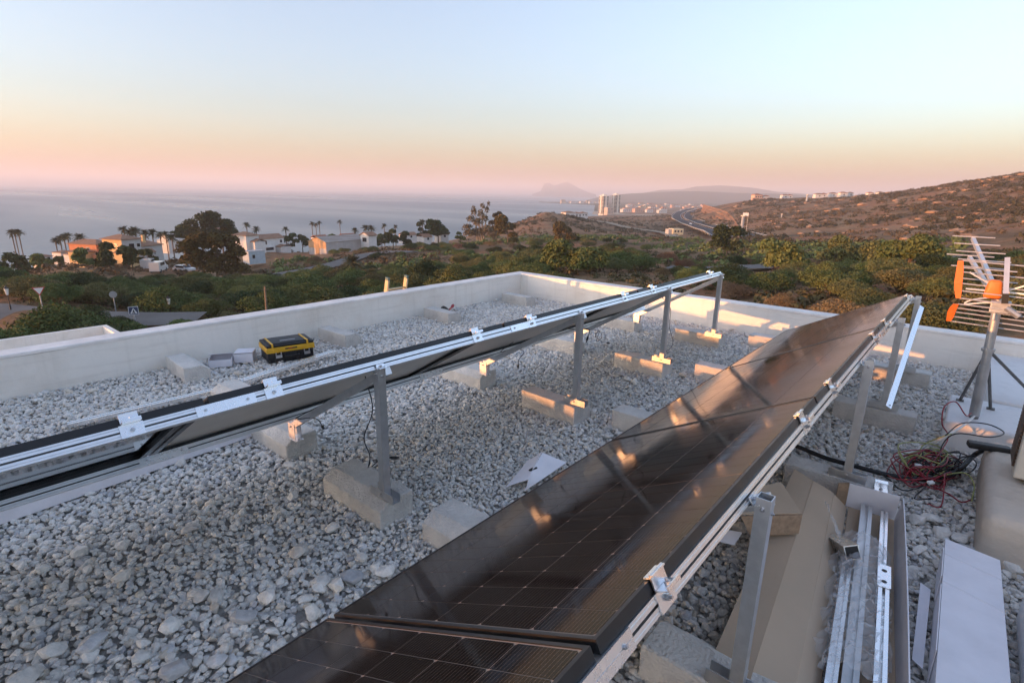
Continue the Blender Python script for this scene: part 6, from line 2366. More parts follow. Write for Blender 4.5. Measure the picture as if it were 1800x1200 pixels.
M_WWHITE, M_WYEL, M_WTERRA, M_WGREY = wall_mat('white_wall', (0.72, 0.70, 0.67)), wall_mat('yellow_wall', (0.66, 0.46, 0.24)), wall_mat('terracotta_wall', (0.58, 0.25, 0.14)), wall_mat('grey_wall', (0.50, 0.48, 0.46))
M_TILE = mat('roof_tiles', (0.26, 0.15, 0.095), 0.9, col2=(0.36, 0.23, 0.16), scale=1.2, bump=0.5, bscale=5, spec=0.15, stretch=(1, 1, 1))
M_TILE_R = mat('red_roof_tiles', (0.36, 0.15, 0.09), 0.9, var=0.2, scale=1.5, spec=0.15)
M_PANE = mat('dark_window', (0.02, 0.022, 0.026), 0.12, spec=0.6)
M_FRAMEW = mat('window_frame', (0.62, 0.60, 0.57), 0.6)
M_SHEET = mat('weathered_sheet_roof', (0.42, 0.37, 0.33), 0.8, col2=(0.30, 0.24, 0.20), scale=0.5, spec=0.2, stretch=(0.3, 2, 1))


class House:
    """a house whose near corner stands at a pixel column and distance; x runs along the shaded front, y along the sunlit side"""

    def __init__(self, name, px, d, alpha, label, cat='house', group=None, z=None, py=None):
        p = gpt(px, d)
        v = Vector((p.x, p.y)).normalized()
        left = Vector((-v.y, v.x))
        n1 = left * math.cos(R(alpha)) - v * math.sin(R(alpha))
        ex = -n1
        zz = at(px, py, d).z if py else (tz(p.x, p.y) if z is None else z)
        self.t = empty(name, (p.x, p.y, zz), math.atan2(ex.y, ex.x), label, cat, group)

    def block(self, x0, x1, y0, y1, z0, z1, mt, nm='wall'):
        return MB().box(x0, x1, y0, y1, z0, z1).build(nm, mt, self.t, world=False)

    def gable(self, x0, x1, y0, y1, z, rise, mt, axis='x', over=0.35, th=0.18, nm='roof', wallmt=None):
        mb = MB()
        if axis == 'x':
            ym = (y0 + y1) / 2
            prof = [(y0 - over, z - over * rise / ((y1 - y0) / 2)), (ym, z + rise), (y1 + over, z - over * rise / ((y1 - y0) / 2))]
            P = lambda a, b_: [(x, y, h + b_) for x in (a,) for y, h in prof]
            vs = [(x0 - over, y, h) for y, h in prof] + [(x0 - over, y, h + th) for y, h in prof] + [(x1 + over, y, h) for y, h in prof] + [(x1 + over, y, h + th) for y, h in prof]
        else:
            xm = (x0 + x1) / 2
            prof = [(x0 - over, z - over * rise / ((x1 - x0) / 2)), (xm, z + rise), (x1 + over, z - over * rise / ((x1 - x0) / 2))]
            vs = [(x, y0 - over, h) for x, h in prof] + [(x, y0 - over, h + th) for x, h in prof] + [(x, y1 + over, h) for x, h in prof] + [(x, y1 + over, h + th) for x, h in prof]
        fs = [(0, 1, 4, 3), (1, 2, 5, 4), (6, 9, 10, 7), (7, 10, 11, 8), (0, 6, 7, 1), (1, 7, 8, 2), (3, 4, 10, 9), (4, 5, 11, 10), (0, 3, 9, 6), (2, 8, 11, 5)]
        mb.add(vs, fs)
        r_ = mb.build(nm, mt, self.t, world=False)
        if wallmt:
            if axis == 'x':
                for x in (x0, x1 - 0.2):
                    MB().add([(x, y0, z), (x, y1, z), (x, (y0 + y1) / 2, z + rise), (x + 0.2, y0, z), (x + 0.2, y1, z), (x + 0.2, (y0 + y1) / 2, z + rise)],
                             [(0, 2, 1), (3, 4, 5), (0, 1, 4, 3), (1, 2, 5, 4), (2, 0, 3, 5)]).build('gable_wall', wallmt, self.t, world=False)
            else:
                for y in (y0, y1 - 0.2):
                    MB().add([(x0, y, z), (x1, y, z), ((x0 + x1) / 2, y, z + rise), (x0, y + 0.2, z), (x1, y + 0.2, z), ((x0 + x1) / 2, y + 0.2, z + rise)],
                             [(0, 1, 2), (3, 5, 4), (0, 3, 4, 1), (1, 4, 5, 2), (2, 5, 3, 0)]).build('gable_wall', wallmt, self.t, world=False)
        return r_

    def hip(self, x0, x1, y0, y1, z, rise, mt, over=0.4):
        x0, x1, y0, y1 = x0 - over, x1 + over, y0 - over, y1 + over
        w, d = x1 - x0, y1 - y0
        if w >= d:
            a, b_ = (x0 + d / 2, (y0 + y1) / 2), (x1 - d / 2, (y0 + y1) / 2)
        else:
            a, b_ = ((x0 + x1) / 2, y0 + w / 2), ((x0 + x1) / 2, y1 - w / 2)
        vs = [(x0, y0, z), (x1, y0, z), (x1, y1, z), (x0, y1, z), (x0, y0, z + 0.15), (x1, y0, z + 0.15), (x1, y1, z + 0.15), (x0, y1, z + 0.15), (*a, z + rise), (*b_, z + rise)]
        base = [(0, 3, 2, 1), (0, 1, 5, 4), (1, 2, 6, 5), (2, 3, 7, 6), (3, 0, 4, 7)]
        if w >= d:
            base += [(4, 5, 9, 8), (5, 6, 9), (6, 7, 8, 9), (7, 4, 8)]
        else:
            base += [(4, 5, 8), (5, 6, 9, 8), (6, 7, 9), (7, 4, 8, 9)]
        return MB().add(vs, base).build('roof', mt, self.t, world=False)

    def window(self, face, u, z, w=1.1, h=1.2, off=0.0, nm='window'):
        """face 'f' = shaded front (y = off), 's' = sunlit side (x = off)"""
        if face == 'f':
            fr = MB().box(u - w / 2 - 0.09, u + w / 2 + 0.09, off - 0.07, off - 0.004, z - 0.09, z + h + 0.09).build(nm, M_FRAMEW, self.t, world=False)
            MB().box(u - w / 2, u + w / 2, off - 0.085, off - 0.0715, z, z + h).build('pane', M_PANE, fr, world=False)
        else:
            fr = MB().box(off - 0.07, off - 0.004, u - w / 2 - 0.09, u + w / 2 + 0.09, z - 0.09, z + h + 0.09).build(nm, M_FRAMEW, self.t, world=False)
            MB().box(off - 0.085, off - 0.0715, u - w / 2, u + w / 2, z, z + h).build('pane', M_PANE, fr, world=False)
        return fr

    def chimney(self, x, y, z0, z1, mt):
        return MB().box(x - 0.35, x + 0.35, y - 0.3, y + 0.3, z0, z1).build('chimney', mt, self.t, world=False)


# terracotta and yellow villa
h = House('villa', 163, 150, 40, 'terracotta villa with a lower yellow wing at its left', 'house', py=463)
h.t.scale = (0.78, 0.78, 0.78)
h.block(0, 5.2, 0, 9.5, -3, 5.0, M_WTERRA)
h.hip(0, 5.2, 0, 9.5, 5.0, 1.3, M_TILE)
h.block(-1.6, 3.0, -3.5, -0.02, -3, 2.5, M_WTERRA, 'porch')
h.hip(-1.6, 3.0, -3.5, -0.5, 2.5, 0.8, M_TILE)
h.block(-3.4, -0.02, 1.0, 6.0, -3, 3.2, M_WYEL, 'wing')
h.hip(-3.4, -0.5, 1.0, 6.0, 3.2, 0.7, M_TILE)
h.window('f', 1.4, 3.0)
h.window('f', 3.6, 3.0)
h.window('f', 1.6, 0.6, 1.0, 1.6, -3.5, 'door')
h.window('s', 3.5, 0.8, 1.2, 1.3, -3.4)
h.window('s', 3.0, 3.0, 1.1, 1.2, 0.0)
# yellow villa with wing, front shade painted on in grey
h = House('villa', 209, 142, 38, 'two storey yellow and grey villa with hipped brown roofs', 'house', py=462)
h.t.scale = (0.80, 0.80, 0.78)
h.block(0, 5.4, 0, 6.8, -3, 6.0, M_WYEL)
MB().box(0.004, 5.396, -0.03, -0.004, -3, 5.98).build('front_shade', M_WGREY, h.t, world=False)  # grey layer over the yellow wall, painting the shade on this front
h.hip(0, 5.4, 0, 6.8, 6.0, 1.3, M_TILE)
h.block(5.42, 13.5, 2.0, 8.5, -3, 3.6, M_WGREY, 'wing')
h.hip(5.7, 13.5, 2.0, 8.5, 3.6, 1.7, M_TILE)
h.block(5.42, 8.6, -0.6, 1.98, -3, 2.2, M_WGREY, 'porch')
h.gable(5.6, 8.6, -0.6, 1.7, 2.2, 0.7, M_TILE)
h.block(-2.6, 0.9, -4.2, -0.06, -3, 2.9, M_WYEL, 'annex')
h.hip(-2.6, 0.9, -4.2, -0.4, 2.9, 0.8, M_TILE)
h.window('f', 2.6, 3.4, 1.5, 1.5, -0.03)
h.window('f', 4.6, 3.9, 0.9, 0.9, -0.03)
h.window('s', 2.0, 3.6, 0.9, 1.3)
h.window('s', 4.4, 3.6, 0.9, 1.3)
h.window('f', 7.0, 0.4, 1.3, 1.7, -0.6, 'door')
h.window('f', 10.4, 1.0, 1.2, 1.1, 2.0)
h.chimney(9.3, 3.6, 4.0, 6.6, M_WYEL)
# houses and roofs to the left and behind
for px, d, w, dd, hh, py, lab in ((58, 165, 6, 5, 2.4, 456, 'low white house with flat tiled roof at the far left'), (98, 168, 7, 6, 2.6, 449, 'low white house left of the terracotta villa'), (118, 160, 8, 6, 2.4, 452, 'low grey-roofed house just left of the terracotta villa')):
    h = House('cottage', px, d, 35, lab, 'house', py=py + 6)
    h.t.scale = (0.48, 0.48, 0.5)
    h.block(0, w, 0, dd, -3, hh, M_WWHITE)
    h.hip(0, w, 0, dd, hh, 1.0, M_TILE)
    h.window('f', w * 0.3, 0.8)
    h.window('f', w * 0.7, 0.8)
h = House('house', 292, 200, 38, 'white house with stepped flat roofs behind the palms', 'house', py=434)
h.t.scale = (0.8, 0.8, 0.7)
h.block(0, 7.5, 0, 6, -3, 3.0, M_WWHITE)
h.block(0.5, 3.8, 1.0, 5, 3.005, 5.4, M_WWHITE, 'upper_floor')
h.block(7.52, 11, 1.0, 6, -3, 2.2, M_WWHITE, 'wing')
h.window('f', 5.4, 0.6)
h.window('f', 2.2, 3.6, 1.0, 1.1, 1.0)
h = House('house', 385, 215, 38, 'small white house with brown roof between the pines and the villa', 'house', py=421)
h.block(0, 7, 0, 6, -3, 2.6, M_WWHITE)
h.gable(0, 7, 0, 6, 2.6, 1.4, M_TILE)
h.window('f', 3.5, 0.8)
# white villa
h = House('villa', 430, 190, 34, 'long white two storey villa with brown tiled roof', 'house', py=444)
h.t.scale = (0.86, 0.86, 0.72)
h.block(0, 5.2, 0, 7.5, -3, 7.0, M_WWHITE, 'tower')
h.hip(0, 5.2, 0, 7.5, 7.0, 1.5, M_TILE)
h.block(5.22, 17.0, 1.5, 8.0, -3, 5.2, M_WWHITE)
h.gable(5.6, 17.0, 1.5, 8.0, 5.2, 1.5, M_TILE, wallmt=M_WWHITE)
h.block(1.8, 6.2, -2.2, -0.02, -3, 4.6, M_WWHITE, 'bay')
h.gable(1.8, 6.2, -2.2, -0.4, 4.6, 1.0, M_TILE, 'y')
h.block(6.4, 11.5, -0.4, 1.48, -3, 1.6, M_WWHITE, 'porch')
h.block(13.0, 17.5, -1.6, 1.48, -3, 1.4, M_WWHITE, 'porch')
h.gable(13.0, 17.5, -1.6, 1.1, 1.4, 0.8, M_TILE, 'y')
h.window('f', 8.6, 2.6, 1.6, 1.5, 1.5)
h.window('f', 15.6, 3.0, 0.9, 1.2, 1.5)
h.window('f', 9.0, 0.2, 3.4, 1.2, -0.4, 'terrace_door')
h.window('s', 3.5, 1.2, 1.4, 1.6)
h.window('s', 4.2, 4.4, 1.2, 1.2)
# pale blue shed
h = House('shed', 432, 165, 30, 'flat pale blue shed below the white villa', 'shed', py=455)
h.t.scale = (0.85, 0.85, 0.8)
h.block(0, 5.6, 0, 3.6, -2, 2.3, mat('pale_blue_wall', (0.46, 0.52, 0.56), 0.8, var=0.1, scale=1))
h.block(-0.1, 5.7, -0.1, 3.7, 2.302, 2.42, M_WGREY, 'roof')
h.window('f', 1.6, 0.0, 0.9, 1.2, 0.0, 'door')
# barn
h = House('barn', 571, 185, 42, 'long low barn with sheet roof and ochre gable end', 'barn', py=443)
h.block(0, 17.5, 0, 8.0, -3, 3.0, M_WGREY)
h.gable(0, 17.5, 0, 8.0, 3.0, 1.5, M_SHEET, 'x', 0.25, 0.12, wallmt=mat('ochre_sheet', (0.58, 0.36, 0.19), 0.8, var=0.1, scale=0.8))  # ochre on the gable is orange sunlight put into the colour
MB().box(-0.05, -0.004, 0.003, 7.997, 1.0, 2.99).build('gable_sunlight', mat('sunlit_gable_b', (0.56, 0.35, 0.19), 0.8, var=0.1, scale=0.8), h.t, world=False)  # thin ochre layer painting sunlight on the gable side
for k in range(18):
    MB().box(0.5 + k * 0.95, 0.58 + k * 0.95, -0.06, -0.004, -1, 2.95).build('cladding_rib', M_WGREY, h.t, world=False)
MB().box(-0.12, -0.06, 3.2, 4.8, -1.0, 2.4).build('door', mat('barn_door', (0.40, 0.27, 0.16), 0.8), h.t, world=False)
# small white building and roofs behind
h = House('outbuilding', 647, 192, 40, 'small white outbuilding at the far end of the barn', 'house', py=431)
h.block(0, 3.4, 0, 4.2, -2, 3.2, M_WWHITE)
h.gable(0, 3.4, 0, 4.2, 3.2, 0.9, M_TILE, wallmt=M_WWHITE)
h.window('s', 2.1, 1.0, 2.0, 1.4)
for px, d, w, py, lab in ((557, 235, 7, 418, 'red roofed house half hidden behind the barn, left one'), (605, 240, 9, 415, 'red roofed house behind the barn roof, right one'), (712, 225, 8, 413, 'white house with pale roof between the dark trees and the round tree'), (745, 205, 5, 417, 'low white house below the narrow dark tree'), (775, 215, 5, 412, 'low white house below the round tree')):
    h = House('cottage', px, d, 36, lab, 'house', py=py + 7)
    h.t.scale = (0.72, 0.72, 0.68)
    h.block(0, w, 0, 6, -3, 2.2, M_WWHITE)
    h.gable(0, w, 0, 6, 2.2, 1.3, M_TILE_R if 'red' in lab else M_TILE)
    h.window('f', w * 0.5, 0.6)

# white houses on the low coastal ridge, building by the track, villa on the skyline
for px, d, w, hh, py, lab in ((994, 560, 12, 5, 383, 'larger white house on the seaward side of the low ridge'), (1009, 600, 10, 4, 382, 'white house on the low ridge, second from the left'), (1021, 640, 9, 4, 381, 'small white house nearest the towers on the low ridge')):
    h = House('house', px, d, 35, lab, 'house', 'white houses on the low ridge', py=py)
    h.block(0, w, 0, 9, -4, hh, M_WWHITE)
    h.hip(0, w, 0, 9, hh, 1.6, M_TILE)
    h.window('f', w * 0.3, 1.2, 1.6, 1.6)
    h.window('f', w * 0.7, 1.2, 1.6, 1.6)
h = House('house', 1184, 320, 30, 'yellow-lit flat building beside the track below the highway', 'house', py=411)
h.block(0, 7.0, 0, 6, -4, 3.6, wall_mat('sunny_wall', (0.74, 0.62, 0.40)))
h.block(-2.6, -0.02, 1, 5, -4, 3.2, M_WGREY, 'annex')
h.t.scale = (0.9, 0.9, 0.75)
for k in range(3):
    h.window('f', 1.4 + 2.1 * k, 1.2)
h = House('villa', 1316, 640, 30, 'sunlit pink villa behind a long garden wall on the skyline', 'house', py=351.5)
h.t.scale = (0.85, 0.85, 0.75)
h.block(0, 27, 0, 1.0, -4, 3.0, wall_mat('pink_wall', (0.66, 0.46, 0.36)), 'garden_wall')
h.block(5, 15, 4, 12, -4, 7.0, wall_mat('pink_wall_b', (0.66, 0.46, 0.36)))
h.hip(5, 15, 4, 12, 7.0, 1.8, M_TILE_R)
h.block(17, 25, 5, 12, -4, 5.5, M_WWHITE, 'wing')
h.hip(17, 25, 5, 12, 5.5, 1.5, M_TILE_R)
for k in range(3):
    h.window('f', 7 + 3 * k, 3.6, 1.4, 1.6, 4)
for k, (px, d, w, py) in enumerate(((1368, 680, 12, 345), (1378, 700, 8, 345), (1425, 660, 14, 343.5), (1436, 680, 9, 343), (1450, 690, 13, 342), (1468, 690, 12, 341), (1482, 700, 8, 341), (1516, 670, 9, 341.5), (1533, 650, 9, 341))):
    h = House('house', px, d, 32, 'white house on the hill skyline, %s counting from the pink villa' % ('first', 'second', 'third', 'fourth', 'fifth', 'sixth', 'seventh', 'eighth', 'ninth')[k], 'house', 'white houses on the skyline', py=py + 3.2)
    h.t.scale = (0.62, 0.62, 0.8)
    h.block(0, w, 0, 8, -10, 3.8, M_WWHITE)
    h.hip(0, w, 0, 8, 3.8, 1.5, M_TILE_R if k % 2 else M_TILE)
    h.window('f', w * 0.5, 1.0, 2.0, 1.5)

# ---- the two apartment towers on the beach
def tower(px, d, wx, wy, floors, label, py, wing=None):
    h = House('apartment_tower', px, d, 40, label, 'tower', py=py)
    M_T = wall_mat('tower_render', (0.84, 0.78, 0.68))
    fh = 3.0
    H_ = floors * fh
    h.block(0.6, wx - 0.6, 0.6, wy - 0.6, -6, H_, M_T)
    h.block(wx * 0.40, wx * 0.60, -0.8, 0.58, -6, H_ + 2.5, M_T, 'stair_shaft')
    h.block(-0.8, 0.58, wy * 0.42, wy * 0.62, -6, H_ + 2.5, M_T, 'lift_shaft')
    h.block(wx * 0.3, wx * 0.7, wy * 0.3, wy * 0.7, H_ + 0.002, H_ + 4.0, M_T, 'roof_house')
    for f_ in range(floors):
        z = f_ * fh
        for a, b_ in ((0.0, wx * 0.39), (wx * 0.61, wx)):
            h.block(a, b_, -0.9, 0.59, z + 2.55, z + 3.0, M_T, 'balcony')
            w_ = MB().box(a + 0.7, b_ - 0.7, 0.50, 0.597, z + 0.3, z + 2.3).build('window', M_PANE, h.t, world=False)
        for a, b_ in ((0.0, wy * 0.41), (wy * 0.63, wy)):
            h.block(-0.9, 0.59, a, b_, z + 2.55, z + 3.0, M_T, 'balcony')
            MB().box(0.50, 0.597, a + 0.7, b_ - 0.7, z + 0.3, z + 2.3).build('window', M_PANE, h.t, world=False)
    return h


tower(1058, 1290, 16, 17, 13, 'left and more sunlit of the two apartment towers on the beach', 376)
tower(1079, 1310, 15, 14, 13, 'right apartment tower on the beach, paler and partly shaded', 374)
h = House('apartment_block', 1066, 1280, 40, 'low apartment block joining the feet of the two towers', 'building', py=376)
h.block(0, 17, 0, 12, -5, 14, wall_mat('block_render', (0.66, 0.50, 0.40)))
for k in range(4):
    for f_ in range(4):
        h.window('f', 2.4 + 4 * k, 1.0 + 3.2 * f_, 2.0, 1.8)

# ---- the town along the bay
M_TOWNP, M_TOWNC = wall_mat('town_pink', (0.62, 0.40, 0.30)), wall_mat('town_cream', (0.66, 0.54, 0.38))
_rt = random.Random(23)
_town = [(1093 + 3.0 * k, 1500 + 40 * (k % 7), 371 - 0.35 * k) for k in range(24)] + [(1100 + 5.2 * k, 2100 + 60 * (k % 5), 0) for k in range(26)] + [(985 + 5.5 * k, 2720 + 30 * (k % 3), 0) for k in range(12)] + [(1196 + 3.4 * k, 1650 + 50 * (k % 4), 0) for k in range(14)]
_ord = ['white block', 'pink house', 'cream terrace', 'white villa', 'ochre block', 'pale house', 'white terrace', 'pink block']
for k, (px, d, py) in enumerate(_town):
    p = gpt(px + _rt.uniform(-2, 2), d)
    w, dd, hh = _rt.uniform(12, 28), _rt.uniform(9, 14), _rt.choice((6, 7, 8, 9, 12))
    base_z = max(-41.5, tz(p.x, p.y) if d < 2200 else -41.5)
    zone = 'near the beach right of the towers' if k < 24 else 'farther back in the town' if k < 50 else 'on the spit' if k < 62 else 'at the end of the highway'
    h = House('town_building', px, d, 35, '%s %s, %s' % (_ord[k % 8], zone, ('seaward part', 'middle part', 'inland part')[min(2, int(3 * (k % 26) / 26))]), 'building', 'buildings of the distant town', z=base_z)
    m_ = M_WWHITE if k % 8 in (0, 3, 5, 6) else M_TOWNP if k % 8 in (1, 7) else M_TOWNC
    h.block(0, w, 0, dd, -4, hh, m_)
    if k % 3:
        h.hip(0, w, 0, dd, hh, 2.0, M_TILE_R, 0.5)
    else:
        h.block(-0.4, w + 0.4, -0.4, dd + 0.4, hh + 0.003, hh + 0.5, m_, 'cornice')
    for f_ in range(int(hh // 3)):
        for j in range(max(2, int(w // 6))):
            MB().box(2 + j * 6, 4 + j * 6, -0.1, -0.01, 0.9 + f_ * 3, 2.4 + f_ * 3).build('window', M_PANE, h.t, world=False)


# ------------------------------------------------------------------ poles, lamps, signs, vehicles
M_POLE = mat('galvanised_pole', (0.42, 0.43, 0.44), 0.5, 0.5, var=0.1, scale=3)
M_WOODP = mat('wooden_pole', (0.26, 0.20, 0.14), 0.9, var=0.25, scale=4, spec=0.1)
M_LAMPG = mat('lamp_glass', (0.74, 0.73, 0.70), 0.3)
M_DARKP = mat('dark_iron', (0.05, 0.05, 0.052), 0.5, 0.4)
M_SIGNW = mat('sign_white', (0.78, 0.78, 0.78), 0.4)
M_SIGNB = mat('sign_blue', (0.05, 0.07, 0.13), 0.4)
M_SIGNK = mat('sign_black', (0.02, 0.02, 0.02), 0.4)
M_SIGNR = mat('sign_red', (0.45, 0.05, 0.05), 0.4)


def sign_frame(px, py, d, name, label, cat, group=None, top=None):
    """thing at the ground below the pixel that marks its head; local x to the right, -y towards the roof"""
    c = at(px, py, d)
    z0 = tz(c.x, c.y)
    v = Vector((c.x, c.y)).normalized()
    t = empty(name, (c.x, c.y, z0), math.atan2(-v.x, v.y), label, cat, group)
    return t, max(1.6, c.z - z0)


t, hh = sign_frame(235, 548, 50, 'pedestrian_sign', 'square pedestrian crossing sign on a pole beyond the lower roof', 'sign')
MB().tube([(0, 0, -0.4), (0, 0, hh + 0.3)], 0.045, 8).build('pole', M_POLE, t, world=False)
pl_ = MB().box(-0.32, 0.32, -0.075, -0.048, hh - 0.32, hh + 0.32).build('plate', M_SIGNW, t, world=False)
MB().box(-0.29, 0.29, -0.0785, -0.0755, hh - 0.29, hh + 0.29).build('blue_field', M_SIGNB, pl_, world=False)
MB().add([(-0.24, -0.082, hh - 0.22), (0.24, -0.082, hh - 0.22), (0, -0.082, hh + 0.22), (-0.24, -0.079, hh - 0.22), (0.24, -0.079, hh - 0.22), (0, -0.079, hh + 0.22)],
         [(0, 1, 2), (3, 5, 4), (0, 3, 4, 1), (1, 4, 5, 2), (2, 5, 3, 0)]).build('white_triangle', M_SIGNW, pl_, world=False)
mb = MB()
mb.tube([(0, -0.086, hh + 0.06), (0, -0.083, hh + 0.06)], 0.035, 8)
mb.add([(-0.03, -0.086, hh + 0.02), (0.03, -0.086, hh + 0.02), (0.09, -0.086, hh - 0.20), (0.03, -0.086, hh - 0.20), (0, -0.086, hh - 0.09), (-0.05, -0.086, hh - 0.20), (-0.10, -0.086, hh - 0.20)], [(0, 6, 5, 4, 3, 2, 1)])
mb.build('walking_figure', M_SIGNK, pl_, world=False)
t, hh = sign_frame(70, 519, 58, 'give_way_sign', 'inverted triangle give way sign by the left road', 'sign')
MB().tube([(0, 0, -0.4), (0, 0, hh + 0.2)], 0.045, 8).build('pole', M_POLE, t, world=False)
q = [(-0.42, hh + 0.28), (0.42, hh + 0.28), (0, hh - 0.42)]
pl_ = MB().add([(a, -0.075, b_) for a, b_ in q] + [(a, -0.05, b_) for a, b_ in q], [(0, 2, 1), (3, 4, 5), (0, 1, 4, 3), (1, 2, 5, 4), (2, 0, 3, 5)]).build('plate', M_SIGNR, t, world=False)
q = [(-0.32, hh + 0.22), (0.32, hh + 0.22), (0, hh - 0.30)]
MB().add([(a, -0.080, b_) for a, b_ in q] + [(a, -0.0755, b_) for a, b_ in q], [(0, 2, 1), (3, 4, 5), (0, 1, 4, 3), (1, 2, 5, 4), (2, 0, 3, 5)]).build('white_field', M_SIGNW, pl_, world=False)
t, hh = sign_frame(201, 531, 60, 'round_sign', 'round road sign seen from behind near the pedestrian sign', 'sign')
MB().tube([(0, 0, -0.4), (0, 0, hh + 0.2)], 0.045, 8).build('pole', M_POLE, t, world=False)
MB().tube([(0, -0.075, hh), (0, -0.05, hh)], 0.30, 20).build('disc', M_POLE, t, world=False)
for px, py, d, lab in ((16, 531, 60, 'street lantern at the left edge beside the road'), (298, 541, 55, 'street lantern right of the pedestrian sign'), (1360, 426, 92, 'lantern lamp standing by the track behind the left row')):
    t, hh = sign_frame(px, py, d, 'street_lantern', lab, 'lamp', 'street lanterns')
    t.scale = (0.72, 0.72, 1.0)
    MB().tube([(0, 0, -0.4), (0, 0, 0.5), (0, 0, 0.52), (0, 0, hh - 0.28)], [0.09, 0.08, 0.05, 0.04], 8).build('pole', M_DARKP, t, world=False)
    mb = MB()
    mb.tube([(0, 0, hh - 0.27), (0, 0, hh - 0.24), (0, 0, hh + 0.24), (0, 0, hh + 0.245)], [0.10, 0.12, 0.21, 0.20], 6)
    mb.build('lantern', M_LAMPG, t, world=False)
    MB().tube([(0, 0, hh + 0.246), (0, 0, hh + 0.27), (0, 0, hh + 0.42), (0, 0, hh + 0.50)], [0.25, 0.24, 0.06, 0.03], 6).build('cap', M_DARKP, t, world=False)
for px, py, d, lab in ((463, 503, 48, 'thin wooden pole standing in the thicket below the white villa'), (216, 484, 78, 'thin dark wooden pole left of the big brown tree')):
    t, hh = sign_frame(px, py, d, 'utility_pole', lab, 'pole', 'poles')
    MB().tube([(0, 0, -0.5), (0.1, 0, hh)], [0.10, 0.07], 8).build('pole', M_WOODP, t, world=False)
    MB().tube([(-0.18, -0.1, hh - 0.25), (0.38, -0.1, hh - 0.25)], 0.03, 6).build('cross_arm', M_WOODP, t, world=False)
for px, py, py2, d, lab in ((1417, 343, 357, 560, 'stone pillar high on the hillside'), (1372, 377, 392, 400, 'thin mast on the lower hillside'), (1303, 380, 408, 300, 'grey pylon foot beside the billboard')):
    a, b_ = at(px, py, d), at(px, py2 + 2, d)
    t = empty('hillside_mast', (b_.x, b_.y, b_.z), 0, lab, 'mast')
    w = {560: 1.0, 400: 0.5, 300: 0.9}[d]
    MB().tube([(0, 0, -4), (0, 0, a.z - b_.z)], [w, w * 0.8], 8).build('shaft', M_POLE, t, world=False)
    MB().box(-w * 1.1, w * 1.1, -w * 1.1, w * 1.1, a.z - b_.z, a.z - b_.z + 0.4).build('head', M_POLE, t, world=False)
a = at(1311, 377, 300)
v = Vector((a.x, a.y)).normalized()
t = empty('billboard', (a.x, a.y, tz(a.x, a.y)), math.atan2(-v.x, v.y), 'blank white billboard on the slope right of the road cutting', 'billboard')
zb = a.z - tz(a.x, a.y)
MB().box(-1.3, 1.3, -0.1, 0.1, zb - 0.8, zb + 0.8).build('panel', M_SIGNW, t, world=False)
for x in (-1.1, 1.1):
    MB().tube([(x, 0.16, -1), (x, 0.16, zb + 0.9)], 0.1, 6).build('leg', M_POLE, t, world=False)


def van(px, d, py, ang, label, col, kind):
    M_B = mat('car_paint', col, 0.3, 0.1, coat=0.6)
    c = at(px, py, d)
    t = empty('parked_van' if kind == 'van' else 'parked_car', (c.x, c.y, tz(c.x, c.y) + 0.1), ang, label, 'van' if kind == 'van' else 'car', 'vehicles')
    H_ = 2.0 if kind == 'van' else 1.35
    prof = ([(0, 0.35), (4.6, 0.35), (4.6, 1.0), (3.9, 1.15), (3.2, H_), (0.05, H_)] if kind == 'van' else [(0, 0.35), (4.2, 0.35), (4.2, 0.75), (3.2, 0.85), (2.6, H_), (0.9, H_), (0.2, 0.85), (0, 0.8)])
    n = len(prof)
    vs = [(x, -0.85, z) for x, z in prof] + [(x, 0.85, z) for x, z in prof]
    fs = [tuple(range(n)), tuple(reversed(range(n, 2 * n)))] + [(i, n + i, n + (i + 1) % n, (i + 1) % n) for i in range(n)]
    MB().add(vs, fs).build('body', M_B, t, world=False)
    for s_ in (-1, 1):
        MB().box(0.9, 3.0, s_ * 0.852 - 0.006, s_ * 0.852 + 0.006, H_ * 0.62, H_ * 0.92).build('side_window', M_PANE, t, world=False)
    MB().add([(p[0] + 0.01, y, p[1] + 0.01) for p, y in ((prof[3], -0.75), (prof[3], 0.75), (prof[4], 0.7), (prof[4], -0.7))], [(0, 1, 2, 3)]).build('windscreen', M_PANE, t, world=False)
    for x in (0.85, 3.5):
        for s_ in (-1, 1):
            MB().tube([(x, s_ * 0.70, 0.33), (x, s_ * 0.88, 0.33)], 0.33, 14).build('wheel', M_DARKP, t, world=False)


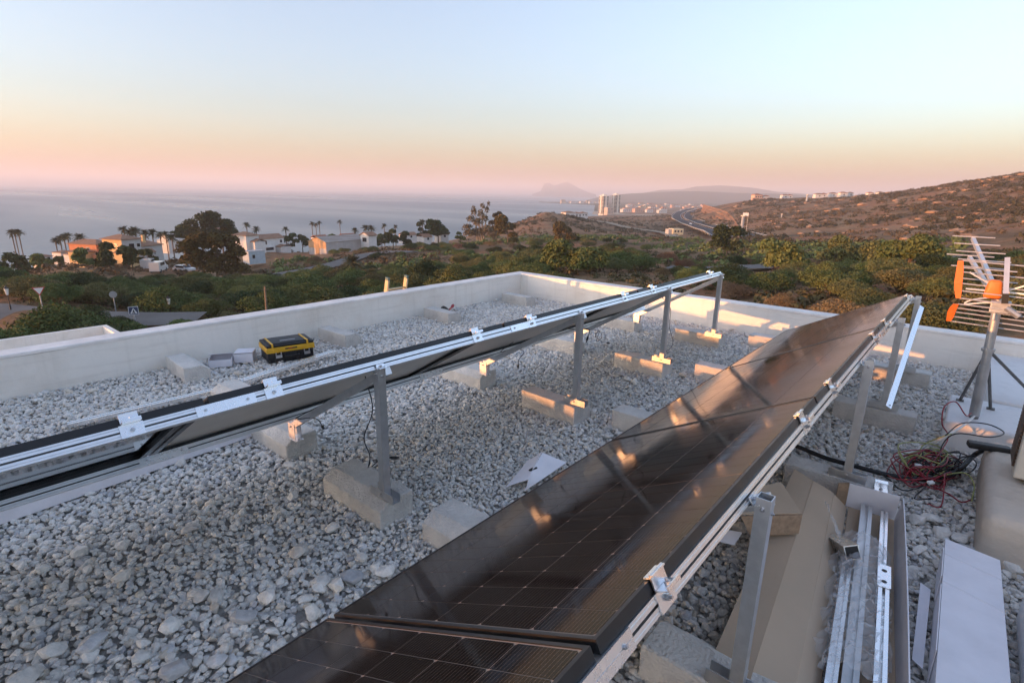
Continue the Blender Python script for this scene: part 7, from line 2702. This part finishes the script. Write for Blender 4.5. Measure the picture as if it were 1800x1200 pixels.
van(254, 128, 460, 2.6, 'white delivery van parked before the grey wing of the villa', (0.72, 0.72, 0.72), 'van')
van(270, 122, 468, 2.5, 'white van parked nearer, in front of the low hedge', (0.70, 0.69, 0.67), 'van')
van(308, 130, 462, 0.4, 'white car parked near the big brown tree', (0.70, 0.70, 0.70), 'car')
for k, (d, la, col, lab) in enumerate(((440, -6.2, (0.5, 0.5, 0.5), 'grey car on the seaward lanes of the highway'), (360, 6.2, (0.7, 0.7, 0.7), 'white car on the near inland lanes of the highway'))):
    _q = min(range(len(HW) - 1), key=lambda i: abs(HW[i].length - d))
    p = HW[_q]
    c_ = at(1800 * 0 + 1238 - 10 * (1 - k), 400, d)
    b_ = path2d(HW, 12.0)
    i_ = min(range(len(b_)), key=lambda i: abs(b_[i].length - d))
    dr = (b_[i_ + 1] - b_[i_ - 1]).normalized()
    nn = Vector((dr.y, -dr.x, 0))
    pp = b_[i_] + nn * la
    M_B = mat('car_paint', col, 0.3, 0.1, coat=0.6)
    zt_ = tz(pp.x, pp.y) + 2.2
    t = empty('parked_car', (pp.x, pp.y, zt_), math.atan2(dr.y, dr.x), lab, 'car', 'cars on the highway')
    t.name = 'car'
    prof = [(0, 0.35), (4.2, 0.35), (4.2, 0.75), (3.2, 0.85), (2.6, 1.4), (0.9, 1.4), (0.2, 0.85), (0, 0.8)]
    n = 8
    MB().add([(x, -0.85, z) for x, z in prof] + [(x, 0.85, z) for x, z in prof], [tuple(range(n)), tuple(reversed(range(n, 2 * n)))] + [(i, n + i, n + (i + 1) % n, (i + 1) % n) for i in range(n)]).build('body', M_B, t, world=False)
    for x in (0.85, 3.4):
        for s_ in (-1, 1):
            MB().tube([(x, s_ * 0.70, 0.33), (x, s_ * 0.88, 0.33)], 0.33, 12).build('wheel', M_DARKP, t, world=False)
# ------------------------------------------------------------------ sea haze
def build_haze():
    mt = bpy.data.materials.new('sea_haze')
    mt.use_nodes = True
    n, l = mt.node_tree.nodes, mt.node_tree.links
    n.clear()
    out = n.new('ShaderNodeOutputMaterial')
    v = n.new('ShaderNodeVolumePrincipled')
    v.inputs['Color'].default_value = (0.90, 0.91, 0.95, 1)
    v.inputs['Density'].default_value = 2.3e-4
    v.inputs['Anisotropy'].default_value = 0.1
    l.new(v.outputs[0], out.inputs['Volume'])
    mb = MB().box(-24500, 24500, -24500, 24500, -56.0, 195.0)
    o = mb.build('haze', mt)
    tag(o, 'thin pale sea haze over the coast', 'haze', kind='stuff')
    o.display_type = 'WIRE'
    return o


build_haze()
